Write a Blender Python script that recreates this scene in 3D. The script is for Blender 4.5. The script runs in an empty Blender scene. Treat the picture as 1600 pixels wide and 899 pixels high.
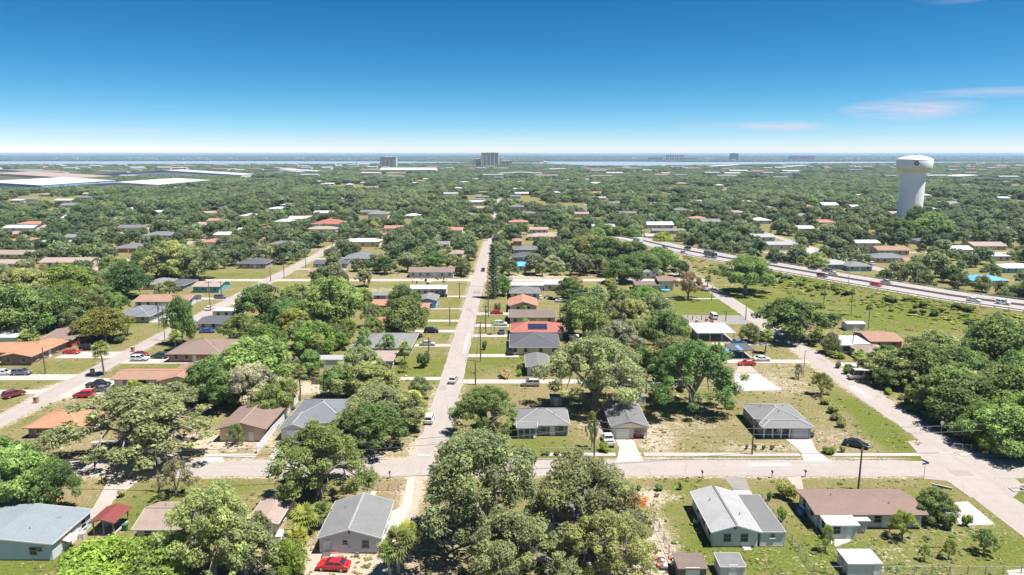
import bpy, bmesh, math, random
import numpy as np
from mathutils import Vector, Matrix
R_ = math.radians
rng = random.Random(7)
nrg = np.random.default_rng(11)

# ------------------------------------------------------------ camera, sky, sun, exposure
scene = bpy.context.scene
COL = scene.collection
CAM_H = 58.0
cam_d = bpy.data.cameras.new('camera')
cam = bpy.data.objects.new('camera', cam_d); COL.objects.link(cam)
cam.location = (0, 0, CAM_H)
cam.rotation_euler = (R_(90) - math.atan(209.5/1110.0), 0, 0)
cam_d.sensor_width = 36; cam_d.lens = 36*1110/1600.0
cam_d.clip_start = 1; cam_d.clip_end = 60000
scene.camera = cam

SUN_EL, SUN_AZ = R_(69), R_(106)          # azimuth measured clockwise from +Y (the view direction)
world = bpy.data.worlds.new('World'); scene.world = world; world.use_nodes = True
wn, wl = world.node_tree.nodes, world.node_tree.links
wn.clear()
w_out = wn.new('ShaderNodeOutputWorld'); w_bg = wn.new('ShaderNodeBackground')
w_sky = wn.new('ShaderNodeTexSky'); w_sky.sky_type = 'NISHITA'; w_sky.sun_disc = False
w_sky.sun_elevation = SUN_EL; w_sky.sun_rotation = SUN_AZ
w_sky.air_density = 0.5; w_sky.dust_density = 0.0; w_sky.ozone_density = 3.0; w_sky.altitude = 0
w_bg.inputs['Strength'].default_value = 0.069
wl.new(w_bg.outputs[0], w_out.inputs['Surface'])
# thin high cloud wisps in the sky: noise on the direction vector, stretched along the horizon
w_tc = wn.new('ShaderNodeTexCoord'); w_sep = wn.new('ShaderNodeSeparateXYZ')
wl.new(w_tc.outputs['Generated'], w_sep.inputs[0])
def wmath(op, a, b=None, cl=False):
    n = wn.new('ShaderNodeMath'); n.operation = op; n.use_clamp = cl
    for i, v in enumerate((a, b)):
        if v is None: continue
        if isinstance(v, (int, float)): n.inputs[i].default_value = v
        else: wl.new(v, n.inputs[i])
    return n.outputs[0]
w_az = wmath('ARCTAN2', w_sep.outputs[0], w_sep.outputs[1])
w_el = wmath('ARCSINE', w_sep.outputs[2])
w_cmb = wn.new('ShaderNodeCombineXYZ')
wl.new(wmath('MULTIPLY', w_az, 9.0), w_cmb.inputs[0]); wl.new(wmath('MULTIPLY', w_el, 75.0), w_cmb.inputs[1])
w_n1 = wn.new('ShaderNodeTexNoise'); w_n1.inputs['Scale'].default_value = 1.0; w_n1.inputs['Detail'].default_value = 7; w_n1.inputs['Roughness'].default_value = 0.62
wl.new(w_cmb.outputs[0], w_n1.inputs['Vector'])
def wisp(az, el, ra, re, amt):
    a = wmath('DIVIDE', wmath('SUBTRACT', w_az, R_(az)), R_(ra)); e = wmath('DIVIDE', wmath('SUBTRACT', w_el, R_(el)), R_(re))
    d = wmath('ADD', wmath('MULTIPLY', a, a), wmath('MULTIPLY', e, e))
    return wmath('MULTIPLY', wmath('SUBTRACT', 1.0, d, True), amt)
w_sum = None
for w in [(28.6, 3.0, 4.8, .85, .95), (33.0, 3.9, 6.0, 0.40, .5), (20.6, 1.95, 3.6, 0.40, .9), (16.5, 2.1, 4.5, .35, .35), (31.0, 10.1, 3.2, 0.6, .3),
          (-12.5, 1.0, 7, .22, .5), (-30, 1.5, 9, .3, .35), (3, 1.1, 6, .2, .4), (-50, 2.6, 8, .6, .8), (55, 2.4, 8, .5, .8), (100, 3, 14, .8, .8), (170, 3, 20, .9, .8), (-120, 3, 16, .7, .8)]:
    o = wisp(*w); w_sum = o if w_sum is None else wmath('ADD', w_sum, o)
w_mask = wmath('MULTIPLY', w_sum, wmath('MULTIPLY', wmath('SUBTRACT', w_n1.outputs['Fac'], 0.33, True), 2.6, True), True)
w_mix = wn.new('ShaderNodeMixRGB'); w_mix.inputs['Color2'].default_value = (6.6, 5.5, 6.5, 1)
# the deep blue of a polarised summer sky: red and green fall off faster than blue away from the horizon, all round
w_srgb = wn.new('ShaderNodeSeparateColor'); wl.new(w_sky.outputs[0], w_srgb.inputs[0]); w_crgb = wn.new('ShaderNodeCombineColor')
wl.new(wmath('MULTIPLY', wmath('POWER', wmath('DIVIDE', w_srgb.outputs[0], 5.4), 2.35), 5.5), w_crgb.inputs[0])
wl.new(wmath('MULTIPLY', wmath('POWER', wmath('DIVIDE', w_srgb.outputs[1], 6.9), 1.3), 6.7), w_crgb.inputs[1]); wl.new(wmath('MULTIPLY', wmath('POWER', wmath('DIVIDE', w_srgb.outputs[2], 7.5), 1.12), 7.1), w_crgb.inputs[2])
wl.new(w_mask, w_mix.inputs['Fac']); wl.new(w_crgb.outputs[0], w_mix.inputs['Color1'])
wl.new(w_mix.outputs[0], w_bg.inputs['Color'])

sun_d = bpy.data.lights.new('sun', 'SUN'); sun = bpy.data.objects.new('sun', sun_d); COL.objects.link(sun)
sun_d.energy = 5.0; sun_d.angle = R_(0.55); sun_d.color = (1.0, 0.955, 0.89)
sun_dir = Vector((math.sin(SUN_AZ)*math.cos(SUN_EL), math.cos(SUN_AZ)*math.cos(SUN_EL), math.sin(SUN_EL)))
sun.rotation_euler = sun_dir.to_track_quat('Z', 'Y').to_euler()
sun.location = (0, 0, 200)

scene.view_settings.view_transform = 'Standard'; scene.view_settings.look = 'None'
scene.view_settings.exposure = 0.97; scene.view_settings.gamma = 1.0
scene.view_settings.use_curve_mapping = False
cy = scene.cycles
cy.max_bounces = 7; cy.diffuse_bounces = 5; cy.glossy_bounces = 2; cy.transmission_bounces = 2; cy.transparent_max_bounces = 4; cy.volume_bounces = 1
cy.use_denoising = True
cy.caustics_reflective = False; cy.caustics_refractive = False

# ------------------------------------------------------------ materials
MATS = {}
def nodes_mat(name):
    m = bpy.data.materials.new(name); m.use_nodes = True
    return m, m.node_tree.nodes, m.node_tree.links, m.node_tree.nodes['Principled BSDF']
def N(ns, t, **kw):
    n = ns.new(t)
    for k, v in kw.items():
        if k in n.inputs: n.inputs[k].default_value = v
        else: setattr(n, k, v)
    return n
def mixrgb(ns, ls, fac, a, b, blend='MIX'):
    n = ns.new('ShaderNodeMixRGB'); n.blend_type = blend
    for i, v in enumerate((fac, a, b)):
        if isinstance(v, (int, float)): n.inputs[i].default_value = v
        elif isinstance(v, tuple): n.inputs[i].default_value = v + (1,) if len(v) == 3 else v
        else: ls.new(v, n.inputs[i])
    return n.outputs[0]
def ramp(ns, ls, src, p0, p1, c0=(0,0,0), c1=(1,1,1)):
    n = ns.new('ShaderNodeValToRGB'); e = n.color_ramp.elements
    e[0].position = p0; e[1].position = p1; e[0].color = c0 + (1,); e[1].color = c1 + (1,)
    ls.new(src, n.inputs[0]); return n.outputs[0]
def noise(ns, ls, vec, scale, detail=4, rough=.55):
    n = N(ns, 'ShaderNodeTexNoise', Scale=scale, Detail=detail, Roughness=rough)
    if vec is not None: ls.new(vec, n.inputs['Vector'])
    return n.outputs['Fac']
def bump(ns, ls, b, h, strength, dist):
    n = N(ns, 'ShaderNodeBump', Strength=strength, Distance=dist); ls.new(h, n.inputs['Height']); ls.new(n.outputs[0], b.inputs['Normal'])

def plain(key, col, rough=.6, var=.12, scale=1.3, metal=0., dirt=(.25, .22, .18), dirt_amt=.25):
    """painted or plain surface with slight mottling and dirt"""
    if key in MATS: return MATS[key]
    m, ns, ls, b = nodes_mat(key); tc = ns.new('ShaderNodeTexCoord').outputs['Object']
    n1 = noise(ns, ls, tc, scale, 5); n2 = noise(ns, ls, tc, scale*.35, 4, .7)
    base = mixrgb(ns, ls, n1, tuple(c*(1-var) for c in col), tuple(min(1, c*(1+var)) for c in col))
    d = ramp(ns, ls, n2, .52, .8)
    base = mixrgb(ns, ls, mixrgb(ns, ls, 1.0, d, (dirt_amt,)*3, 'MULTIPLY'), base, dirt)
    ls.new(base, b.inputs['Base Color']); b.inputs['Roughness'].default_value = rough; b.inputs['Metallic'].default_value = metal
    MATS[key] = m; return m
def objcol(key, rough=.35, coat=.4):
    if key in MATS: return MATS[key]
    m, ns, ls, b = nodes_mat(key); oi = ns.new('ShaderNodeObjectInfo')
    ls.new(oi.outputs['Color'], b.inputs['Base Color']); b.inputs['Roughness'].default_value = rough; b.inputs['Coat Weight'].default_value = coat
    MATS[key] = m; return m
def roof_mat(key, col, kind='shingle', stain=.45):
    if key in MATS: return MATS[key]
    m, ns, ls, b = nodes_mat(key); tc = ns.new('ShaderNodeTexCoord').outputs['Object']
    big = noise(ns, ls, tc, .35, 6, .68); fine = noise(ns, ls, tc, 4.0, 5, .8)
    base = mixrgb(ns, ls, fine, tuple(c*.62 for c in col), tuple(min(1, c*1.36) for c in col))
    base = mixrgb(ns, ls, mixrgb(ns, ls, 1.0, ramp(ns, ls, big, .44, .74), (stain,)*3, 'MULTIPLY'), base, tuple(c*.5+.03 for c in col))
    lite = noise(ns, ls, tc, .8, 5, .6)
    base = mixrgb(ns, ls, mixrgb(ns, ls, 1.0, ramp(ns, ls, lite, .55, .85), (stain*.7,)*3, 'MULTIPLY'), base, tuple(min(1, c*1.25+.05) for c in col))
    sep = ns.new('ShaderNodeSeparateXYZ'); ls.new(tc, sep.inputs[0])
    if kind in ('shingle', 'tile'):
        w = N(ns, 'ShaderNodeTexWave', Scale=3.6 if kind == 'shingle' else 2.2, Distortion=2.0, Detail=2); w.wave_type = 'BANDS'; w.bands_direction = 'Z'
        ls.new(tc, w.inputs['Vector'])
        base = mixrgb(ns, ls, mixrgb(ns, ls, 1.0, ramp(ns, ls, w.outputs['Fac'], .0, .35, (1,1,1), (0,0,0)), (.14 if kind == 'shingle' else .3,)*3, 'MULTIPLY'), base, tuple(c*.55 for c in col))
        bump(ns, ls, b, w.outputs['Fac'], .18, .03)
        b.inputs['Roughness'].default_value = .88
    else:
        w = N(ns, 'ShaderNodeTexWave', Scale=.75, Distortion=.1, Detail=1); w.wave_type = 'BANDS'; w.bands_direction = 'X' if kind == 'metal_x' else 'Y'
        ls.new(tc, w.inputs['Vector'])
        base = mixrgb(ns, ls, mixrgb(ns, ls, 1.0, ramp(ns, ls, w.outputs['Fac'], .0, .16, (1,1,1), (0,0,0)), (.3,)*3, 'MULTIPLY'), base, tuple(c*.6 for c in col))
        bump(ns, ls, b, w.outputs['Fac'], .3, .05)
        b.inputs['Roughness'].default_value = .6
    ls.new(base, b.inputs['Base Color']); b.inputs['Specular IOR Level'].default_value = .3
    MATS[key] = m; return m
def pave_mat(key, col, crack=.5, scale=1., joints=0, patch=.35, streak=None):
    if key in MATS: return MATS[key]
    m, ns, ls, b = nodes_mat(key); tc = ns.new('ShaderNodeTexCoord').outputs['Object']
    big = noise(ns, ls, tc, .09*scale, 5, .6); mid = noise(ns, ls, tc, .55*scale, 6, .7); fine = noise(ns, ls, tc, 9, 2)
    base = mixrgb(ns, ls, mid, tuple(c*.80 for c in col), tuple(min(1, c*1.14) for c in col))
    base = mixrgb(ns, ls, mixrgb(ns, ls, 1.0, ramp(ns, ls, big, .45, .62), (patch,)*3, 'MULTIPLY'), base, (col[0]*.86, col[1]*.80, col[2]*.76))
    base = mixrgb(ns, ls, mixrgb(ns, ls, 1.0, fine, (.22,)*3, 'MULTIPLY'), base, tuple(c*.6 for c in col))
    warp = N(ns, 'ShaderNodeTexNoise', Scale=.25, Detail=3); ls.new(tc, warp.inputs['Vector'])
    add = ns.new('ShaderNodeVectorMath'); add.operation = 'ADD'; ls.new(tc, add.inputs[0]); ls.new(warp.outputs['Color'], add.inputs[1])
    v = N(ns, 'ShaderNodeTexVoronoi', Scale=.16*scale); v.feature = 'DISTANCE_TO_EDGE'; ls.new(add.outputs[0], v.inputs['Vector'])
    base = mixrgb(ns, ls, mixrgb(ns, ls, 1.0, ramp(ns, ls, v.outputs['Distance'], .006, .016, (1,1,1), (0,0,0)), (crack,)*3, 'MULTIPLY'), base, tuple(c*.5 for c in col))
    if streak:                      # faint wheel tracks and wear along the street
        mp = ns.new('ShaderNodeMapping'); mp.inputs['Scale'].default_value = (.03, .75, 1) if streak == 'x' else (.75, .03, 1); ls.new(tc, mp.inputs['Vector'])
        st = ramp(ns, ls, noise(ns, ls, mp.outputs[0], 1.0, 4, .6), .46, .66)
        base = mixrgb(ns, ls, mixrgb(ns, ls, 1.0, st, (.55,)*3, 'MULTIPLY'), base, tuple(c*.78 for c in col))
        oil = ramp(ns, ls, noise(ns, ls, tc, .9, 5, .75), .66, .76); base = mixrgb(ns, ls, mixrgb(ns, ls, 1.0, oil, (.35,)*3, 'MULTIPLY'), base, tuple(c*.55 for c in col))
    if joints:
        br = N(ns, 'ShaderNodeTexBrick', Scale=1.0, Color1=(0,0,0,1), Color2=(0,0,0,1), Mortar=(1,1,1,1)); br.inputs['Mortar Size'].default_value = .012
        br.inputs['Brick Width'].default_value = joints; br.inputs['Row Height'].default_value = joints; br.offset = 0
        ls.new(tc, br.inputs['Vector'])
        base = mixrgb(ns, ls, mixrgb(ns, ls, 1.0, br.outputs['Color'], (.45,)*3, 'MULTIPLY'), base, tuple(c*.55 for c in col))
    ls.new(base, b.inputs['Base Color']); b.inputs['Roughness'].default_value = .9; b.inputs['Specular IOR Level'].default_value = .25
    bump(ns, ls, b, fine, .2, .02)
    MATS[key] = m; return m
def leaf_mat():
    m, ns, ls, b = nodes_mat('leaves'); out = ns['Material Output']
    oi = ns.new('ShaderNodeObjectInfo'); at = ns.new('ShaderNodeAttribute'); at.attribute_name = 'tint'
    hs = ns.new('ShaderNodeHueSaturation')
    mr = N(ns, 'ShaderNodeMapRange'); mr.inputs[3].default_value = .484; mr.inputs[4].default_value = .524; ls.new(oi.outputs['Random'], mr.inputs[0])
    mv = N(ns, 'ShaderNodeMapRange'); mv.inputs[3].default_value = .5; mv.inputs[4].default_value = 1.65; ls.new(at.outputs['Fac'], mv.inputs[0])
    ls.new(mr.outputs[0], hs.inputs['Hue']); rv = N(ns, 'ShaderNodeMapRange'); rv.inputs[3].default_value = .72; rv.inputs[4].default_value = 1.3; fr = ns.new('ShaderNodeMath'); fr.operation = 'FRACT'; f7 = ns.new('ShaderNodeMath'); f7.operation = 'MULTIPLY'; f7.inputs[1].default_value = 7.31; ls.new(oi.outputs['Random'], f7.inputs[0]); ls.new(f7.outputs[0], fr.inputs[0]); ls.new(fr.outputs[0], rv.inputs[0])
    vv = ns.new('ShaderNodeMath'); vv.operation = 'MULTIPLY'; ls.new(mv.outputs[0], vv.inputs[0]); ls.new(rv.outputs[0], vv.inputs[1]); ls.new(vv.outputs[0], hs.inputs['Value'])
    yel = mixrgb(ns, ls, mixrgb(ns, ls, 1.0, at.outputs['Color'], (.35,)*3, 'MULTIPLY'), oi.outputs['Color'], mixrgb(ns, ls, 1.0, oi.outputs['Color'], (1.3, 1.2, .8), 'MULTIPLY'))
    ls.new(yel, hs.inputs['Color'])
    b.inputs['Roughness'].default_value = .62; b.inputs['Specular IOR Level'].default_value = .28
    ls.new(hs.outputs[0], b.inputs['Base Color'])
    tr = ns.new('ShaderNodeBsdfTranslucent'); ls.new(hs.outputs[0], tr.inputs['Color'])
    mx = ns.new('ShaderNodeMixShader'); mx.inputs[0].default_value = .5
    ls.new(b.outputs[0], mx.inputs[1]); ls.new(tr.outputs[0], mx.inputs[2]); ls.new(mx.outputs[0], out.inputs['Surface'])
    return m
def ground_mat():
    m, ns, ls, b = nodes_mat('ground_cover'); tc = ns.new('ShaderNodeTexCoord').outputs['Object']
    ag = ns.new('ShaderNodeAttribute'); ag.attribute_name = 'green'; asd = ns.new('ShaderNodeAttribute'); asd.attribute_name = 'sand'
    n1 = noise(ns, ls, tc, .11, 6, .72); n2 = noise(ns, ls, tc, .5, 7, .78); n3 = ramp(ns, ls, noise(ns, ls, tc, 2.2, 6, .82), .3, .7); n4 = noise(ns, ls, tc, .045, 4)
    def mth(op, a, c_, cl=False):
        n = ns.new('ShaderNodeMath'); n.operation = op; n.use_clamp = cl
        for i, v in enumerate((a, c_)):
            if isinstance(v, (int, float)): n.inputs[i].default_value = v
            else: ls.new(v, n.inputs[i])
        return n.outputs[0]
    g = mth('ADD', ag.outputs['Fac'], mth('MULTIPLY', mth('SUBTRACT', n1, .5), 2.4)); g = mth('ADD', g, mth('MULTIPLY', mth('SUBTRACT', n2, .5), 2.0)); g = mth('ADD', g, mth('MULTIPLY', mth('SUBTRACT', n3, .5), .8), True)
    dry = mixrgb(ns, ls, n3, (.115, .09, .038), (.315, .255, .145)); grn = mixrgb(ns, ls, n3, (.042, .066, .012), (.19, .215, .045))
    base = mixrgb(ns, ls, g, dry, grn)
    sd = mth('ADD', asd.outputs['Fac'], mth('MULTIPLY', mth('SUBTRACT', n2, .5), 1.5)); sd = mth('ADD', sd, mth('MULTIPLY', mth('SUBTRACT', n3, .5), .7)); sd = ramp(ns, ls, sd, .34, .62)
    base = mixrgb(ns, ls, sd, base, mixrgb(ns, ls, n3, (.30, .245, .185), (.50, .43, .35)))
    ls.new(base, b.inputs['Base Color']); b.inputs['Roughness'].default_value = 1; b.inputs['Specular IOR Level'].default_value = .05
    bump(ns, ls, b, n3, .7, .12)
    return m
LEAF = leaf_mat()
GROUND = ground_mat()
BARK = plain('bark', (.25, .22, .185), .95, .35, 4)
BARK_PALE = plain('pale_bark', (.38, .34, .30), .95, .25, 4)
PAINT = objcol('car_paint')
WOODPOLE = plain('weathered_wood', (.15, .115, .09), .9, .3, 6)
CONC = pave_mat('concrete', (.415, .384, .354), .3, 2, 1.5)
CONC_OLD = pave_mat('old_concrete', (.38, .335, .30), .6, 2, 3)
CONC_WHITE = pave_mat('bright_concrete', (.43, .405, .38), .25, 2, 3, .3)
ROAD = pave_mat('sun_bleached_asphalt', (.352, .314, .292), .3, 1., 0, .4, 'y'); ROADC = pave_mat('sun_bleached_cross_asphalt', (.352, .314, .292), .3, 1., 0, .4, 'x')
HIGHWAY = pave_mat('highway_concrete', (.345, .317, .302), .25, .6, 0, .3)
ASPH = pave_mat('grey_asphalt', (.25, .235, .225), .5)
SANDM = pave_mat('shell_sand', (.46, .41, .36), .0, 3, 0, .5)
WHITEP = plain('white_paint', (.74, .74, .74), .5, .05)
TRIM = plain('white_trim', (.62,.61,.59), .5, .04)
GLASS = None
def glass():
    m, ns, ls, b = nodes_mat('window_glass')
    b.inputs['Base Color'].default_value = (.025, .032, .042, 1); b.inputs['Roughness'].default_value = .08; b.inputs['Specular IOR Level'].default_value = .6
    return m
GLASS = glass()
TYRE = plain('tyre_rubber', (.02, .02, .02), .8); RIM = plain('wheel_rim', (.45, .45, .46), .35, .05, 1, .7)
LAMPW = plain('headlight_lens', (.75, .76, .78), .15, .02); LAMPR = plain('tail_light_lens', (.35, .015, .015), .2, .02)
STEEL = plain('galvanised_steel', (.45, .46, .47), .45, .12, 2, .6)
DARKM = plain('dark_metal', (.05, .05, .055), .5, .1)

# ------------------------------------------------------------ mesh helpers
class MB:
    def __init__(s): s.v = []; s.f = []
    def add(s, vs, fs):
        o = len(s.v); s.v += [tuple(v) for v in vs]; s.f += [tuple(i+o for i in f) for f in fs]; return s
    def box(s, x0, x1, y0, y1, z0, z1):
        return s.add([(x0,y0,z0),(x1,y0,z0),(x1,y1,z0),(x0,y1,z0),(x0,y0,z1),(x1,y0,z1),(x1,y1,z1),(x0,y1,z1)],
                     [(3,2,1,0),(4,5,6,7),(0,1,5,4),(1,2,6,5),(2,3,7,6),(3,0,4,7)])
    def bar(s, p, q, w, t=None, up=(0,0,1)):
        p, q = Vector(p), Vector(q); d = (q-p).normalized(); t = t or w
        a = d.cross(Vector(up)); a = a.normalized() if a.length > 1e-4 else Vector((1,0,0)); u = a.cross(d)
        vs = [e + a*sx*w/2 + u*sz*t/2 for e in (p, q) for sx, sz in ((-1,-1),(1,-1),(1,1),(-1,1))]
        return s.add(vs, [(0,1,2,3),(7,6,5,4),(0,4,5,1),(1,5,6,2),(2,6,7,3),(3,7,4,0)])
    def tube(s, pts, rad, n=6, cap=True):
        pts = [Vector(p) for p in pts]; rad = rad if isinstance(rad, (list, tuple)) else [rad]*len(pts); o = len(s.v)
        for i, p in enumerate(pts):
            d = (pts[min(i+1, len(pts)-1)] - pts[max(i-1, 0)]).normalized()
            a = d.orthogonal().normalized() if abs(d.z) > .95 else d.cross(Vector((0,0,1))).normalized(); b_ = d.cross(a)
            s.v += [tuple(p + (a*math.cos(2*math.pi*k/n) + b_*math.sin(2*math.pi*k/n))*rad[i]) for k in range(n)]
        for i in range(len(pts)-1):
            for k in range(n):
                s.f.append((o+i*n+k, o+i*n+(k+1)%n, o+(i+1)*n+(k+1)%n, o+(i+1)*n+k))
        if cap: s.f.append(tuple(o+(len(pts)-1)*n+k for k in range(n))); s.f.append(tuple(o+k for k in reversed(range(n))))
        return s
    def lathe(s, prof, n=24, c=(0,0)):
        o = len(s.v)
        for r, z in prof: s.v += [(c[0]+r*math.cos(2*math.pi*k/n), c[1]+r*math.sin(2*math.pi*k/n), z) for k in range(n)]
        for i in range(len(prof)-1):
            for k in range(n): s.f.append((o+i*n+k, o+i*n+(k+1)%n, o+(i+1)*n+(k+1)%n, o+(i+1)*n+k))
        return s
    def prism(s, poly, z0, z1):
        n = len(poly)
        a = sum(poly[i][0]*poly[(i+1)%n][1]-poly[(i+1)%n][0]*poly[i][1] for i in range(n))
        if a < 0: poly = poly[::-1]
        return s.add([(x,y,z0) for x,y in poly]+[(x,y,z1) for x,y in poly],
                     [tuple(range(n-1,-1,-1)), tuple(range(n,2*n))]+[(i,(i+1)%n,n+(i+1)%n,n+i) for i in range(n)])
    def mesh(s, name, mat, smooth=False):
        me = bpy.data.meshes.new(name); me.from_pydata(s.v, [], s.f); me.materials.append(mat)
        if smooth: me.shade_smooth()
        me.update(); return me
    def build(s, name, mat, parent=None, smooth=False): return put(name, s.mesh(name, mat, smooth), parent)
def put(name, me, parent=None, loc=(0,0,0), rz=0, scale=None, color=None):
    o = bpy.data.objects.new(name, me); COL.objects.link(o); o.location = loc; o.rotation_euler = (0, 0, rz)
    if scale: o.scale = scale
    if parent: o.parent = parent
    if color: o.color = tuple(color) + (1,)
    return o
def tag(o, label=None, cat=None, group=None, kind=None):
    if label: o['label'] = label
    if cat: o['category'] = cat
    if group: o['group'] = group
    if kind: o['kind'] = kind
    return o
def thing(name, label, cat, loc=(0,0,0), rz=0, group=None):
    return tag(put(name, None, None, loc, rz), label, cat, group)
def np_mesh(name, V, Fq, mat, tint=None):
    me = bpy.data.meshes.new(name); nv, nf = len(V), len(Fq); k = Fq.shape[1]
    me.vertices.add(nv); me.vertices.foreach_set('co', V.astype(np.float32).ravel())
    me.loops.add(nf*k); me.loops.foreach_set('vertex_index', Fq.astype(np.int32).ravel())
    me.polygons.add(nf); me.polygons.foreach_set('loop_start', np.arange(0, nf*k, k, dtype=np.int32))
    me.update(calc_edges=True); me.materials.append(mat)
    if tint is not None:
        a = me.attributes.new('tint', 'FLOAT', 'FACE'); a.data.foreach_set('value', tint.astype(np.float32))
    return me
CACHE = {}
def cached(key, fn):
    if key not in CACHE: CACHE[key] = fn()
    return CACHE[key]

# ------------------------------------------------------------ foliage
def leaf_quads(P, Nrm, size, asp=.55):
    """diamond leaf sprays at points P, roughly facing Nrm"""
    n = len(P); Nrm = Nrm + nrg.normal(0, .55, (n, 3)); Nrm /= np.linalg.norm(Nrm, axis=1)[:, None] + 1e-9
    t = nrg.normal(0, 1, (n, 3)); t -= (t*Nrm).sum(1)[:, None]*Nrm; t /= np.linalg.norm(t, axis=1)[:, None] + 1e-9
    b = np.cross(Nrm, t); s = size*np.exp(nrg.normal(0, .38, n))[:, None]
    V = np.stack([P - t*s*.5, P + b*s*asp*.5 - t*s*.05 - Nrm*s*.08, P + t*s*.5, P - b*s*asp*.5 - t*s*.05 - Nrm*s*.08], 1).reshape(-1, 3)
    return V, np.arange(4*n).reshape(n, 4)
def crown(cl, per, size, asp=.6, flat=.75, up=.25, tv=.22):
    """cl: (n,4) clump centres + radii -> leaf sprays on each clump's skin and inside"""
    Ps, Ns, Ts = [], [], []
    rm = np.median(cl[:, 3])
    for cx, cy_, cz, r in cl:
        n = max(20, int(per*(r/rm)**2)); d = nrg.normal(0, 1, (n, 3)); d[:, 2] += up; d /= np.linalg.norm(d, axis=1)[:, None]
        lump = 1 + .22*np.sin(d[:, 0]*5.1+cx*3)*np.sin(d[:, 1]*4.7+cy_*2) + .15*np.sin(d[:, 2]*7+cz)
        rad = r*lump*np.where(nrg.random(n) < .8, nrg.uniform(.78, 1.06, n), nrg.uniform(.3, .8, n))
        P = d*rad[:, None]*np.array([1, 1, flat]) + np.array([cx, cy_, cz]); Ps.append(P); Ns.append(d)
        Ts.append(np.clip(nrg.normal(.5, tv*.8) + nrg.normal(0, tv, n), 0, 1))
    P = np.concatenate(Ps); V, Fq = leaf_quads(P, np.concatenate(Ns)+np.array([0, 0, .8]), size, asp)
    return V, Fq, np.concatenate(Ts)
def make_oak(name, R, H, nc, per, size, spread=1., fork=.22, seed=0, crf=(.19, .30), base=.30):
    r = random.Random(seed); cl = []
    for i in range(nc):
        for _ in range(30):
            a = r.uniform(0, 6.283); q = math.sqrt(r.uniform(.0, 1.)); t = r.random()
            if i < nc*.28: q = math.sqrt(r.uniform(0, .45)); t = r.uniform(.82, 1)
            lobe = 1 + .16*math.sin(a*3+seed) + .10*math.sin(a*5+seed*2)
            cr = R*r.uniform(*crf)
            rr = q*(R*lobe - cr*.6); top = H*(1 - .42*q**2.1) - cr*.75; bot = H*base*(1.15-.55*q + .3*r.random()) + cr*.45
            z = bot + max(0, top-bot)*(t**.62)
            if all((c[0]-rr*math.cos(a))**2+(c[1]-rr*math.sin(a))**2+(c[2]-z)**2 > (.55*cr)**2 for c in cl): break
        cl.append((rr*math.cos(a), rr*math.sin(a), z, cr))
    V, Fq, T = crown(np.array(cl), per, size)
    cm = np_mesh(name+'_crown', V, Fq, LEAF, T)
    m = MB(); tr = R*.055 + .06; hf = H*fork
    m.tube([(0,0,-.3), (0,0,hf*.5), (r.uniform(-.15,.15), r.uniform(-.15,.15), hf)], [tr*1.35, tr, tr*.85], 8)
    k = r.randint(5, 7)
    mains = []
    for i in range(k):
        a = 6.283*i/k + r.uniform(-.3, .3); L = R*r.uniform(.42, .62); z1 = H*r.uniform(.5, .72)
        p1 = (L*.45*math.cos(a), L*.45*math.sin(a), hf+(z1-hf)*.5); p2 = (L*math.cos(a+.12), L*math.sin(a+.12), z1)
        m.tube([(0,0,hf*.85), p1, p2], [tr*.55, tr*.4, tr*.2], 5, False); mains.append((p1, p2))
    for c in cl:
        p1, p2 = min(mains, key=lambda q: (q[1][0]-c[0])**2+(q[1][1]-c[1])**2+(q[1][2]-c[2])**2)
        q = Vector(p1).lerp(Vector(p2), r.uniform(.4, 1)); e = Vector(c[:3]); md = q.lerp(e, .5) + Vector((r.uniform(-.2,.2), r.uniform(-.2,.2), .15))
        m.tube([q, md, q.lerp(e, .92)], [tr*.24, tr*.16, tr*.06], 4, False)
    return m.mesh(name+'_trunk', BARK), cm
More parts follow.
